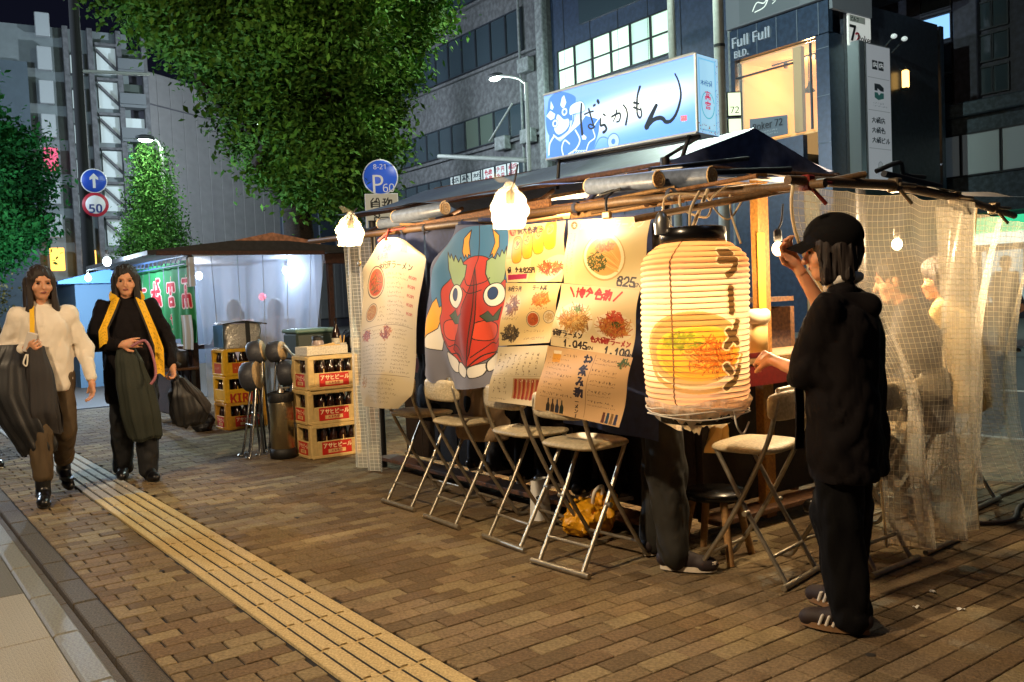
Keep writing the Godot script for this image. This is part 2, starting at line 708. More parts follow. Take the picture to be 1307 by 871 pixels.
func nets(fields: Array) -> ArrayMesh:
	var b := [PackedVector3Array(), PackedVector3Array(), PackedInt32Array()]
	var all := [PackedVector3Array(), PackedVector3Array(), PackedInt32Array()]
	for f in fields:
		b = [PackedVector3Array(), PackedVector3Array(), PackedInt32Array()]
		f.into(b)
		var base: int = all[0].size()
		all[0].append_array(b[0])
		all[1].append_array(b[1])
		var I: PackedInt32Array = b[2]
		for i in I.size():
			I[i] += base
		all[2].append_array(I)
	var arr := []
	arr.resize(Mesh.ARRAY_MAX)
	arr[Mesh.ARRAY_VERTEX] = all[0]
	arr[Mesh.ARRAY_NORMAL] = all[1]
	arr[Mesh.ARRAY_INDEX] = all[2]
	var m := ArrayMesh.new()
	if all[0].size():
		m.add_surface_from_arrays(Mesh.PRIMITIVE_TRIANGLES, arr)
	return m

func field_around(pts: Array, pad: float, cell: float) -> F:
	var lo: Vector3 = pts[0]
	var hi: Vector3 = pts[0]
	for p in pts:
		lo = lo.min(p)
		hi = hi.max(p)
	return F.new(lo - Vector3.ONE * pad, hi + Vector3.ONE * pad, cell)

# a hand at w whose fingers run along dir; palm faces `palm`; curl 0 flat .. 1 closed; thumb on the side of dir x palm times side
func hand_field(w: Vector3, dir: Vector3, palm: Vector3, curl: float, side: float, cell: float, k := 1.0) -> F:
	dir = dir.normalized()
	palm = (palm - dir * palm.dot(dir)).normalized()
	var ax := dir.cross(palm) * side
	var f := F.new(w - Vector3.ONE * 0.05, w + Vector3.ONE * 0.05, cell)
	f = field_around([w - dir * 0.03, w + dir * 0.2 * k, w + palm * 0.1 * k, w - palm * 0.03, w + ax * 0.09 * k, w - ax * 0.06 * k], 0.03, cell)
	f.cap(w - dir * 0.02, w + dir * 0.03 * k, 0.024 * k, 0.024 * k, 0.012)
	for s in [-0.028, -0.009, 0.009, 0.026]:
		f.cap(w + dir * 0.025 * k + ax * s * 0.6 * k, w + dir * 0.082 * k + ax * s * k, 0.014 * k, 0.0115 * k, 0.014)
	var lens := [0.058, 0.074, 0.08, 0.072]
	for i in 4:
		var a: Vector3 = w + dir * 0.085 * k + ax * [-0.03, -0.0105, 0.0095, 0.0285][i] * k
		var l: float = lens[i] * k
		var bend_by := 0.0
		var p := a
		for s in 3:
			bend_by += curl * [0.9, 1.2, 0.9][s] * (1.0 + 0.08 * (i - 1.5))
			var q: Vector3 = p + (dir * cos(bend_by) + palm * sin(bend_by) + ax * 0.04 * (i - 1.5)) * l * [0.45, 0.32, 0.25][s]
			f.cap(p, q, (0.0088 - 0.0009 * s) * k, (0.0082 - 0.0009 * s) * k, 0.003)
			p = q
	var t := w + dir * 0.028 * k + ax * 0.026 * k
	var t1 := t + (dir * 0.7 + ax * 0.75 + palm * 0.35 * curl).normalized() * 0.036 * k
	var t2 := t1 + (dir * 0.9 + ax * 0.25 + palm * 0.9 * curl).normalized() * 0.032 * k
	f.cap(t, t1, 0.0125 * k, 0.0105 * k, 0.01)
	f.cap(t1, t2, 0.0102 * k, 0.0088 * k, 0.004)
	return f

# standing skeleton of height h, facing +z, left side at +x
func pose(h: float, over := {}) -> Dictionary:
	var j := {
		"pel": V(0, 0.53, 0), "chest": V(0, 0.735, 0), "neck": V(0, 0.84, -0.01), "head": V(0, 0.92, 0.014), "face": V(0, -0.04, 1),
		"shl": V(0.105, 0.805, -0.005), "shr": V(-0.105, 0.805, -0.005), "ell": V(0.135, 0.635, -0.02), "elr": V(-0.135, 0.635, -0.02), "wrl": V(0.14, 0.49, 0.04), "wrr": V(-0.14, 0.49, 0.04),
		"hil": V(0.055, 0.52, 0), "hir": V(-0.055, 0.52, 0), "knl": V(0.055, 0.28, 0.012), "knr": V(-0.055, 0.28, 0.012), "anl": V(0.055, 0.045, -0.015), "anr": V(-0.055, 0.045, -0.015),
		"toel": V(0.2, -0.02, 1), "toer": V(-0.2, -0.02, 1), "handl": V(0, -1, 0.15), "handr": V(0, -1, 0.15), "palml": V(-1, 0, 0.2), "palmr": V(1, 0, 0.2), "curll": 0.35, "curlr": 0.35,
	}
	for k in over:
		j[k] = over[k]
	for k in j:
		if j[k] is Vector3 and not k in ["face", "toel", "toer", "handl", "handr", "palml", "palmr"]:
			j[k] = j[k] * h
	j.h = h
	return j

# o: skin, top, top_hex..., trousers, shoes, hair as materials; sleeve 0..1.9; hair_len; loose; cell
func person(label: String, at: Vector3, turn: float, j: Dictionary, o: Dictionary) -> Node3D:
	var p := thing("person", label, "person", at, turn)
	var h: float = j.h
	var s := h / 1.6
	var cell: float = o.get("cell", 0.016)
	var wr := FastNoiseLite.new()
	wr.seed = int(absf(at.x * 100))
	wr.frequency = 1.0
	wr.fractal_octaves = 2
	wr.fractal_type = FastNoiseLite.FRACTAL_RIDGED
	var bend_n: float = o.get("wrinkle", 0.014)
	# --- the body: one surface
	var keys := []
	for k in ["pel", "chest", "neck", "head", "shl", "shr", "ell", "elr", "wrl", "wrr", "hil", "hir", "knl", "knr", "anl", "anr"]:
		keys.append(j[k])
	var f := field_around(keys, 0.17 * s, cell)
	f.cap(j.pel, j.chest, 0.075 * s, 0.075 * s, 0.06)
	f.cap(j.shl - V(0, 0.015, 0), j.shr - V(0, 0.015, 0), 0.032 * s, 0.032 * s, 0.05).cap(j.chest, j.neck, 0.07 * s, 0.045 * s, 0.05)
	for q in ["l", "r"]:
		f.cap(j["sh" + q], j["el" + q], 0.033 * s, 0.032 * s, 0.02).cap(j["el" + q], j["wr" + q], 0.033 * s, 0.022 * s, 0.015)
		f.cap(j["hi" + q], j["kn" + q], 0.065 * s, 0.045 * s, 0.04).cap(j["kn" + q], j["an" + q], 0.045 * s, 0.03 * s, 0.02)
	f.cap(j.neck, j.head - V(0, 0.035, 0) * h, 0.043 * s, 0.043 * s, 0.02)
	var fz: Vector3 = j.face.normalized()
	var fx := V(0, 1, 0).cross(fz).normalized()
	var fy := fz.cross(fx)
	var hb := Basis(fx, fy, fz)
	var hc: float = o.get("head_cell", 0.006)
	var hd: Vector3 = j.head
	var hf := field_around([hd], 0.155 * s, hc)
	hf.ell(hd + hb * V(0, 0.028, -0.012) * s, V(0.073, 0.083, 0.092) * s, 0.02, false, hb)
	hf.ell(hd + hb * V(0, -0.035, 0.02) * s, V(0.056, 0.07, 0.062) * s, 0.03, false, hb)
	hf.ell(hd + hb * V(0, -0.088, 0.05) * s, V(0.026, 0.02, 0.024) * s, 0.03, false, hb)
	hf.cap(hd + hb * V(0, 0.005, 0.083) * s, hd + hb * V(0, -0.03, 0.1) * s, 0.007 * s, 0.012 * s, 0.014)
	for e in [-1, 1]:
		hf.ell(hd + hb * V(0.031 * e, 0.004, 0.088) * s, V(0.019, 0.011, 0.016) * s, 0.014, true, hb)
		hf.ell(hd + hb * V(0.03 * e, 0.024, 0.078) * s, V(0.02, 0.006, 0.01) * s, 0.012, false, hb)
		hf.ell(hd + hb * V(0.075 * e, -0.012, -0.008) * s, V(0.01, 0.03, 0.018) * s, 0.008, false, hb)
		hf.ell(hd + hb * V(0.04 * e, -0.03, 0.052) * s, V(0.022, 0.02, 0.02) * s, 0.02, false, hb)
	hf.ell(hd + hb * V(0, -0.058, 0.075) * s, V(0.022, 0.009, 0.012) * s, 0.008, false, hb)
	hf.cap(hd + hb * V(0, -0.06, -0.02) * s, j.neck.lerp(hd, 0.3), 0.044 * s, 0.046 * s, 0.02)
	var parts := [f, hf]
	if o.get("hands", true):
		for q in ["l", "r"]:
			parts.append(hand_field(j["wr" + q], j["hand" + q], j["palm" + q], j["curl" + q], 1.0 if q == "l" else -1.0, o.get("hand_cell", 0.006), s * 0.95))
	put("body", nets(parts), o.skin, p)
	if o.get("eyes", true):
		for e in [-1, 1]:
			put("eye", B.new().ball(hd + hb * V(0.031 * e, 0.003, 0.0775) * s, V(0.011, 0.007, 0.006) * s, 10, hb).done(), mat("eye", "120e0c", 0.2), p)
		put("lips", B.new().ball(hd + hb * V(0, -0.058, 0.083) * s, V(0.019, 0.007, 0.006) * s, 10, hb).done(), mat("lips", "7a3f38", 0.5), p)
	# --- trousers
	if o.has("trousers"):
		var lk: float = o.get("leg", 1.0)
		var tf := field_around([j.pel, j.hil, j.hir, j.knl, j.knr, j.anl, j.anr], 0.19 * s, cell)
		tf.ell(j.pel + V(0, 0.0, 0), V(0.145, 0.13, 0.115) * s, 0.05)
		for q in ["l", "r"]:
			var low: Vector3 = j["kn" + q].lerp(j["an" + q], o.get("leg_end", 1.0))
			tf.cap(j["hi" + q], j["kn" + q], 0.092 * s, 0.073 * s * lk, 0.05).cap(j["kn" + q], low, 0.073 * s * lk, 0.062 * s * lk, 0.03)
		tf.rough(wr, bend_n, V(6, 3.2, 6))
		put("trousers", nets([tf]), o.trousers, p)
	# --- top
	if o.has("top"):
		var lo: float = o.get("loose", 1.0)
		var slv: float = o.get("sleeve", 1.9)
		var uf := field_around([j.pel, j.chest, j.neck, j.shl, j.shr, j.ell, j.elr, j.wrl, j.wrr, j.pel - V(0, o.get("hem", 0.06), 0) * h], 0.17 * s, cell)
		var hem: Vector3 = j.pel - V(0, o.get("hem", 0.06), 0) * h
		for e in [-0.045, 0.045]:
			var side: Vector3 = (j.shl - j.shr).normalized() * e * s
			uf.cap(hem + side * 1.2 * lo, j.chest + side * lo, 0.105 * s * lo, 0.105 * s * lo, 0.06)
			uf.cap(j.chest + side, j.neck + side * 0.8 - V(0, 0.025, 0) * s, 0.1 * s, 0.05 * s, 0.06)
		uf.cap(j.shl - V(0, 0.012, 0) * s, j.shr - V(0, 0.012, 0) * s, 0.05 * s, 0.05 * s, 0.05)
		for q in ["l", "r"]:
			uf.cap(j["sh" + q], j["sh" + q].lerp(j["el" + q], minf(slv, 1.0) if q == "l" else minf(o.get("sleeve_r", slv), 1.0)), 0.055 * s, o.get("sleeve_end", 0.053) * s * lo, 0.04)
			if slv > 1.0:
				uf.cap(j["el" + q], j["el" + q].lerp(j["wr" + q], slv - 1.0), 0.056 * s * lo, 0.038 * s * lo, 0.02)
		uf.rough(wr, bend_n, V(6, 4, 6))
		uf.above(hem.y - 0.05 * s)
		put(o.get("top_name", "jacket"), nets([uf]), o.top, p)
	# --- shoes
	if o.has("shoes"):
		for q in ["l", "r"]:
			var an: Vector3 = j["an" + q]
			var td: Vector3 = j["toe" + q].normalized()
			var heel := an - td * 0.045 * s - V(0, 0.022, 0) * s
			var sf := field_around([an, an + td * 0.19 * s, heel], 0.08 * s, minf(cell, 0.01))
			var ts := td.cross(V(0, 1, 0)).normalized()
			sf.cap(heel, an + td * 0.15 * s - V(0, 0.036, 0) * s, 0.038 * s, 0.034 * s, 0.02)
			sf.cap(an + td * 0.13 * s - V(0, 0.038, 0) * s + ts * 0.01, an + td * 0.17 * s - V(0, 0.04, 0) * s, 0.035 * s, 0.028 * s, 0.02)
			sf.cap(an, an + td * 0.07 * s - V(0, 0.02, 0), 0.042 * s, 0.034 * s, 0.02)
			if o.get("boot", 0.0) > 0:
				sf.cap(an, an.lerp(j["kn" + q], o.boot), 0.045 * s, 0.056 * s, 0.02)
			var shoe := put("shoe" if o.get("boot", 0.0) == 0 else "boot", nets([sf]), o.shoes, p)
			var sole := []
			for k in 20:
				var a := TAU * k / 20
				sole.append(Vector2(sin(a) * (0.043 if cos(a) > 0 else 0.037), cos(a) * 0.128))
			var zb := V(0, 1, 0)
			var sb := Basis(-ts, V(td.x, 0, td.z).normalized(), zb)
			put("sole", B.new().prism(sole.map(func(v): return v * s), 0.022 * s, Transform3D(sb, an + V(td.x, 0, td.z).normalized() * 0.062 * s - V(0, 0.06, 0) * s)).done(), o.get("sole", mat("sole", "b8b0a4", 0.7)), shoe)
	# --- hair
	if o.has("hair"):
		var len: float = o.get("hair_len", 0.0)
		var bottom := hd + hb * V(0, -0.06, -0.03) * s - V(0, len, 0)
		var kf := field_around([hd, bottom], 0.15 * s, o.get("hair_cell", 0.008))
		kf.ell(hd + hb * V(0, 0.036, -0.018) * s, V(0.084, 0.088, 0.1) * s, 0.02, false, hb)
		kf.ell(hd + hb * V(0, -0.02, -0.045) * s, V(0.078, 0.075, 0.07) * s, 0.02, false, hb)
		if len > 0:
			for e in [-1, 0, 1]:
				kf.cap(hd + hb * V(0.068 * e, 0.0, -0.035 if e != 0 else -0.06) * s, bottom + hb * V(0.075 * e, 0, -0.02) * s, 0.034 * s, 0.03 * s, 0.03)
				if e != 0 and o.get("hair_front", false):
					kf.cap(hd + hb * V(0.066 * e, 0.03, 0.03) * s, bottom + hb * V(0.085 * e, 0.0, 0.05) * s, 0.02 * s, 0.026 * s, 0.03)
		kf.ell(hd + hb * V(0, -0.03, 0.085) * s, V(0.058, 0.085, 0.06) * s, 0.012, true, hb)
		wr.fractal_type = FastNoiseLite.FRACTAL_FBM
		kf.rough(wr, 0.011, V(42, 3.5, 42))
		put("hair", nets([kf]), o.hair, p)
	return p
# ---------------------------------------------------------------- ground
const ROW := 0.0968
const LONG := 0.192

func build_ground() -> void:
	var asphalt := mat("asphalt", "45484c", 0.75, {"grain": 0.9, "tint": 0.3})
	struct("ground", B.new().sheet(func(u, v): return V(lerpf(-160, 160, u), -0.16, lerpf(-160, 90, v)), 8, 8).done(), mat("earth", "3a3a3a", 0.95))
	struct("road", B.new().sheet(func(u, v): return V(lerpf(7.75, 19.6, u), -0.1, lerpf(-110, 40, v)), 4, 20).done(), asphalt)
	var marks := mat("road_paint", "c9c9c4", 0.7, {"grain": 0.5, "tint": 0.3})
	for k in 9:
		struct("road_marking", bx(V(11.7, -0.096, -40 + k * 6.0), V(0.14, 0.004, 3.0)), marks)
	struct("road_edge_line", bx(V(8.15, -0.096, -30), V(0.14, 0.004, 140)), marks)
	struct("far_pavement", bx(V(26, -0.05, -35), V(12.6, 0.14, 150)), mat("far_paving", "6c6a66", 0.8, {"grain": 0.7, "tint": 0.3}))
	var pave := Node3D.new()
	pave.name = "pavement"
	pave.set_meta("kind", "structure")
	add_child(pave)
	# mortar bed and the paved ground past the bricks
	put("mortar_bed", bx(V(4.2, -0.075, -7.2), V(6.9, 0.13, 14.0)), mat("mortar", "1d1813", 0.95, {"grain": 0.3, "tint": 0.4}), pave)
	put("paved_ground", bx(V(2.0, -0.075, -37.2), V(11.3, 0.15, 46.0)), mat("far_bricks", "453a31", 0.8, {"grain": 0.35, "tint": 0.5}), pave)
	# bricks in running bond
	var tones := ["7e6b50", "8a7558", "776248", "826f52", "6f5d44", "92805f"]
	var bm := []
	for t in tones.size():
		bm.append(mat("brick_%s" % "abcdef"[t], tones[t], 0.85, {"spec": 0.3, "relief": 0.16, "bump": 0.9, "grain": 0.22, "tint": 0.28}))
	var mixed := mat("brick_mixed", "ffffff", 0.85, {"spec": 0.3, "relief": 0.16, "bump": 0.9, "grain": 0.22, "tint": 0.28})
	mixed.vertex_color_use_as_albedo = true
	var spots := []
	for k in range(-119, 13):
		var z := -2.5 + ROW * k
		var off := (0.5 if k & 1 else 0.0) + rng.randf_range(-0.06, 0.06)
		for i in range(-8, 32):
			var x0 := 1.969 + (i + off) * LONG
			var x1 := x0 + LONG
			for span in [[0.842, 1.302], [1.662, 7.6]]:
				var a: float = maxf(x0, span[0])
				var b: float = minf(x1, span[1])
				if b - a > 0.03:
					spots.append([(a + b) / 2, b - a, z + ROW / 2])
	var near := []
	for s in spots:
		var p := V(s[0], 0, s[2])
		near.append([p.distance_to(view_eye) if seen(p, 1.02) else 1000.0 + p.length(), s])
	near.sort_custom(func(a, b): return a[0] < b[0])
	var shapes := {}
	var rest := B.new()
	for n in near.size():
		var s: Array = near[n][1]
		var left: bool = s[0] < 1.31
		var gap := rng.randf_range(0.003, 0.006) + (rng.randf() * 0.008 if left else 0.0)
		var w: float = s[1] - gap
		var y := rng.randf_range(-0.002, 0.0015)
		var at := V(s[0] + rng.randf_range(-0.0015, 0.0015), y, s[2])
		var tone := rng.randi() % tones.size()
		if n < 300:
			var key := roundi(w * 500)
			if not shapes.has(key):
				shapes[key] = B.new().box(V(0, -0.02, 0), V(key / 500.0, 0.04, ROW - 0.0045), 0.003).done()
			put("brick", shapes[key], bm[tone], pave, at, V(rng.randf_range(-0.008, 0.008), rng.randf_range(-0.006, 0.006), rng.randf_range(-0.008, 0.008)))
		else:
			var c := Color(tones[tone]).srgb_to_linear()
			rest.st.set_color(c)
			var h := V(w / 2, 0, ROW / 2 - 0.0025)
			var e := 0.0035
			var t := [at + V(-h.x + e, 0, -h.z + e), at + V(h.x - e, 0, -h.z + e), at + V(h.x - e, 0, h.z - e), at + V(-h.x + e, 0, h.z - e)]
			var q := [at + V(-h.x, -e, -h.z), at + V(h.x, -e, -h.z), at + V(h.x, -e, h.z), at + V(-h.x, -e, h.z)]
			rest.quad(t[0], t[1], t[2], t[3])
			for k in 4:
				var k2 := (k + 1) % 4
				rest.quad(q[k], q[k2], t[k2], t[k])
				if near[n][0] < 7.0:
					rest.quad(q[k] - V(0, 0.03, 0), q[k2] - V(0, 0.03, 0), q[k2], q[k])
	var rm := put("bricks_beyond", rest.done(), mixed, pave)
	rm.set_meta("kind", "stuff")
	var gum := mat("old_gum", "2a241c", 0.8)
	for k in 46:
		var gp := V(rng.randf_range(1.0, 4.6), 0.0022, -1.6 - pow(rng.randf(), 1.5) * 6.0)
		var gr := rng.randf_range(0.008, 0.02)
		put("gum_spot", B.new().lathe([P(gr, 0), P(gr * 0.7, 0.0016), P(0.0005, 0.002)], 9).done(), gum if k % 4 else mats["brick_f"], pave, gp, V(0, rng.randf() * 6.0, 0))
	# tactile strip: ribbed tiles, grey ones beyond
	var tact := Node3D.new()
	tact.name = "tactile_paving"
	tact.set_meta("kind", "structure")
	add_child(tact)
	var yellow := mat("tactile_yellow", "ccb482", 0.85, {"spec": 0.3, "relief": 0.12, "bump": 0.25, "grain": 0.5, "tint": 0.3})
	var grey := mat("tactile_grey", "b9b6ae", 0.85, {"spec": 0.3, "relief": 0.12, "bump": 0.25, "grain": 0.5, "tint": 0.3})
	var slab := B.new().box(V(0, -0.03, 0), V(0.345, 0.07, 0.3435), 0.003).done()
	var bar := B.new()
	var prof := [Vector2(-0.0175, 0.0), Vector2(-0.0125, 0.0068), Vector2(0.0125, 0.0068), Vector2(0.0175, 0.0)]
	bar.prism(prof, 0.322, Transform3D())
	var barm := bar.done()
	var shade_strip := bx(Vector3.ZERO, V(0.0075, 0.003, 0.326))
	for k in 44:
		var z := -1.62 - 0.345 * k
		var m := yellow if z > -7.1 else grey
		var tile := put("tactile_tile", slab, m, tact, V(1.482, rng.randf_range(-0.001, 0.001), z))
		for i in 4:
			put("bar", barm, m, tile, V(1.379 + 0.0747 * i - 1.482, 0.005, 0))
			put("shade_line", shade_strip, mats["mortar"], tile, V(1.379 + 0.0747 * i - 1.482 - 0.021, 0.0055, 0))  # mortar-coloured strip painting the shade at the foot of the bar
	# granite kerb and forecourt slabs along the left
	var kerb := Node3D.new()
	kerb.name = "kerb"
	kerb.set_meta("kind", "structure")
	add_child(kerb)
	var gran := mat("rough_granite", "665740", 0.8, {"relief": 0.1, "bump": 1.6, "grain": 0.12, "tint": 0.6})
	var pale := mat("kerb_granite", "86806f", 0.55, {"relief": 0.1, "bump": 0.5, "grain": 0.3, "tint": 0.4})
	var gutter := mat("gutter_stone", "5a4a34", 0.8, {"relief": 0.1, "bump": 1.0, "grain": 0.18, "tint": 0.5})
	var fore := mat("forecourt_tile", "a89e8c", 0.75, {"relief": 0.05, "bump": 1.0, "grain": 0.07, "tint": 0.45})
	for k in 26:
		var z := -2.2 - 0.42 * k
		put("kerb_stone", B.new().box(V(0, -0.03, 0), V(0.108, 0.07, 0.414), 0.006).done(), gran, kerb, V(0.782, rng.randf_range(-0.003, 0.003), z), V(0, rng.randf_range(-0.006, 0.006), 0))
	for k in 12:
		var z := -2.5 - 0.62 * k
		put("step_stone", B.new().box(V(0, -0.01, 0), V(0.1, 0.07, 0.615), 0.01).done(), pale, kerb, V(0.622, 0.0, z))
		put("gutter_stone", B.new().box(V(0, -0.03, 0), V(0.036, 0.05, 0.615), 0.004).done(), gutter, kerb, V(0.695, 0, z + 0.1))
	for k in 9:
		for i in 3:
			put("forecourt_tile", B.new().box(V(0, -0.02, 0), V(0.6, 0.07, 0.746), 0.004).done(), fore if k < 4 else mat("forecourt_dark", "6e675a", 0.8, {"relief": 0.05, "bump": 1.0, "grain": 0.07, "tint": 0.45}), kerb, V(0.27 - 0.604 * i, 0, -2.2 - 0.75 * k))
	put("kerb_bed", bx(V(-0.3, -0.085, -6.5), V(2.2, 0.08, 12.0)), mats["mortar"], kerb)

# ---------------------------------------------------------------- the town beyond
func wall_windows(b: Node3D, face: Transform3D, x0: float, x1: float, y0: float, y1: float, n: int, frame: Material, glass: Material, lit := [], lit_m: Material = null, rows := 1) -> void:
	# a strip of framed windows on a face: x along the wall, z outwards
	var w := (x1 - x0) / n
	for i in n:
		var o := Node3D.new()
		o.name = "window"
		b.add_child(o, true)
		o.transform = face * Transform3D(Basis(), V(x0 + w * (i + 0.5), (y0 + y1) / 2, 0.0))
		var h := y1 - y0
		var t := 0.06
		put("pane", bx(V(0, 0, 0.01), V(w - t, h - t, 0.02)), lit_m if i in lit else glass, o)
		var f := B.new()
		for e in [-1, 1]:
			f.box(V(0, e * (h / 2 - t / 4), 0.03), V(w, t / 2 + 0.02, 0.12))
			f.box(V(e * (w / 2 - t / 4), 0, 0.031), V(t / 2 + 0.02, h - t, 0.12))
		for k in range(1, rows):
			f.box(V(0, -h / 2 + h * k / rows, 0.029), V(w - t, 0.06, 0.1))
		put("frame", f.done(), frame, o)

func facing_road(x: float, z: float) -> Transform3D:      # wall axes: x along +z, outwards -x
	return Transform3D(Basis(V(0, 0, 1), V(0, 1, 0), V(-1, 0, 0)), V(x, 0, z))

func build_town() -> void:
	var concrete := mat("grey_concrete", "6a6c70", 0.85, {"grain": 2.5, "tint": 0.35})
	var dark_tile := mat("dark_cladding", "34435c", 0.45, {"grain": 2.0, "tint": 0.3})
	var frame := mat("window_frame", "2b3038", 0.4)
	var glass := mat("dark_glass", "36424a", 0.08, {"spec": 0.7})
	var dim := mat("lit_window_dim", "30403c", 0.3, {"emit": "9fb4a4", "energy": 0.1})
	var white_lit := mat("lit_window_white", "c8d8c8", 0.4, {"emit": "b9e3c9", "energy": 0.75})
	# grey office block with window bands
	var g := thing("office_building", "grey office block with dark window bands and paper notices behind street lamp", "building")
	put("wall", bx(V(28, 8, -39.0), V(7.9, 22, 18.9)), concrete, g)
	for q in [[5.2, 6.8, 7.45], [7.4, 8.5, 9.9], [11.4, 12.1, 13.9], [14.6, 15.2, 17.0]]:
		var fc := facing_road(24.0, -30.2)
		wall_windows(g, fc, -17.5, -0.9, q[1], q[2], 14, frame, glass, [4, 10, 11] if q[1] == 8.5 else [], dim)
		put("ledge", bx(V(24.0, q[1] - 0.16, -39), V(0.3, 0.12, 18.7)), concrete, g)
	put("corner_pier", bx(V(23.93, 8, -29.75), V(0.3, 22, 0.5), 0.04), mat("pale_pier", "8e9496", 0.7, {"grain": 2.0}), g)
	for i in 6:
		var cv := Cv.new(96, 96, C("cfd6d4"))
		for k in 2:
			cv.text(["麺店", "高大", "本格", "名物", "多円", "橋店"][i], 8, 8 + 42 * k, 36, 5, C("25303a") if i < 3 else C("a33a4a"))
		put("window_notice", B.new().quad(V(23.93, 7.42, -37.3 + 0.95 * i), V(23.93, 7.42, -36.45 + 0.95 * i), V(23.93, 6.75, -36.45 + 0.95 * i), V(23.93, 6.75, -37.3 + 0.95 * i)).done(), pic("notice_%s" % "abcdef"[i], cv.im, 0.8), g)
	# dark block with one lit window band
	var d := thing("dark_building", "dark navy building with one bright band of lit windows above the stall sign", "building")
	put("wall", bx(V(28.2, 8, -24.6), V(8.0, 22, 9.6)), dark_tile, d)
	wall_windows(d, facing_road(24.2, -22.4), -6.6, -0.15, 9.9, 11.5, 6, mat("black_frame", "10151c", 0.4), mat("lit_window_pale", "b8ccc0", 0.4, {"emit": "a4d4c0", "energy": 0.5}), [0, 2, 3, 5], white_lit, 2)
	put("drainpipe", rod([V(24.1, 0, -19.95), V(24.1, 15, -19.95)], 0.07), mats["pale_pier"], d)
	put("drainpipe", rod([V(23.85, 0, -31.2), V(23.85, 15, -31.2)], 0.06), mats["pale_pier"], g)
	for k in 3:
		put("air_conditioner", B.new().box(V(23.75, 8.3 + 3.0 * (k % 2), -30.7 - 1.9 * (k / 2)), V(0.35, 0.6, 0.8), 0.03).done(), mats["pale_pier"], g)
	for k in 5:
		put("panel_joint", bx(V(24.19, 8, -28.6 + k * 1.6), V(0.02, 22, 0.03)), frame, d)
	put("roof_panel", bx(V(24.15, 13.2, -25), V(0.2, 2.0, 5.0), 0.03), glass, d)
	build_shop_block()
	# block at the right with a canopy floor
	var r := thing("tower_block", "dark tower at far right with stacked windows and a low window band", "building")
	put("wall", bx(V(34, 10, -12), V(7.0, 22, 14.0)), mat("plum_cladding", "3c3e50", 0.6, {"grain": 2.0, "tint": 0.4}), r)
	put("annex", B.new().box(V(33.4, 5.2, -11), V(7.0, 3.4, 14.8)).box(V(33.4, 1.7, -16.7), V(7.0, 3.6, 3.4)).done(), mat("annex_concrete", "4a5a68", 0.7, {"grain": 1.6, "tint": 0.4}), r)
	var blind := mat("blind_glass", "9aa6aa", 0.4, {"emit": "8fa4b4", "energy": 0.035})
	wall_windows(r, facing_road(29.9, -12.0), -4.5, 4.5, 4.75, 6.15, 7, frame, blind)
	put("cornice", bx(V(29.8, 6.9, -11), V(0.5, 0.45, 14.9), 0.04), mats["annex_concrete"], r)
	for k in 7:
		var y := 7.4 + 1.05 * k
		wall_windows(r, facing_road(30.48, -12), -4.85, -3.75, y, y + 0.9, 1, frame, glass, [0] if k == 2 else [], mat("lit_window_blue", "5080b0", 0.4, {"emit": "8fc8ff", "energy": 0.9}))
		wall_windows(r, facing_road(30.48, -12), -2.95, -1.9, y, y + 0.9, 2, frame, glass, [0, 1] if k == 3 else [], mats["lit_window_blue"])
		put("spandrel", bx(V(30.47, y - 0.06, -16.3), V(0.1, 0.08, 1.1)), mat("spandrel", "59616a", 0.6), r)
	for k in 3:
		put("pilaster", bx(V(30.35, 12, -15.2 + k * 2.55), V(0.3, 15, 0.8), 0.03), mats["plum_cladding"], r)
	# stair block, far left
	var s := thing("stair_building", "pale apartment block with lit zigzag stairs and hanging white sign boxes", "building", V(8.0, 0, -46.0), -0.12)
	put("wall", bx(V(0.6, 7.2, -3.2), V(5.4, 15.2, 6.0)), mat("pale_render", "6d777a", 0.8, {"grain": 4.0, "tint": 0.1}), s)
	put("lift_shaft", bx(V(-2.2, 6.3, -2.2), V(2.4, 13.4, 5.0)), mat("blue_render", "46545e", 0.8, {"grain": 4.0, "tint": 0.1}), s)
	var stair_lit := mat("stair_lit_wall", "9aa6a8", 0.7, {"emit": "c9dcdf", "energy": 0.2})
	for k in 8:
		var y := 1.6 + 1.62 * k
		var w1 := Node3D.new()
		w1.name = "window"
		s.add_child(w1, true)
		w1.position = V(1.05, y + 0.2, 0)
		put("pane", bx(V(0, 0, -0.1), V(0.52, 0.85, 0.04)), stair_lit, w1)
		put("frame", B.new().box(V(0, 0.47, -0.03), V(0.66, 0.08, 0.12)).box(V(0, -0.47, -0.03), V(0.66, 0.08, 0.12)).box(V(-0.3, 0, -0.031), V(0.07, 0.86, 0.12)).box(V(0.3, 0, -0.031), V(0.07, 0.86, 0.12)).done(), frame, w1)
		var st := Node3D.new()
		st.name = "stair_flight"
		s.add_child(st, true)
		st.position = V(2.35, y, 0)
		put("lit_wall", bx(V(0, 0.5, -0.12), V(0.85, 1.25, 0.04)), stair_lit, st)
		put("flight", B.new().prism([P(-0.42, 1.0), P(-0.42, 0.86), P(0.42, 0.0), P(0.42, 0.14)], 0.3, Transform3D(Basis(), V(0, 0, 0.0))).done(), concrete, st)
		put("landing", bx(V(0.0, 1.17, 0.05), V(1.0, 0.12, 0.5)), concrete, st)
		var bal := put("balcony", B.new().box(V(3.35, y - 0.06, 0.25), V(1.15, 0.14, 0.6)).box(V(3.35, y + 0.28, 0.53), V(1.15, 0.5, 0.05)).done(), mat("balcony", "5a6064", 0.7), s)
		put("back_wall", bx(V(3.35, y + 0.62, -0.12), V(1.1, 0.95, 0.05)), stair_lit if k == 5 else mat("balcony_dark", "39443f", 0.7), bal)
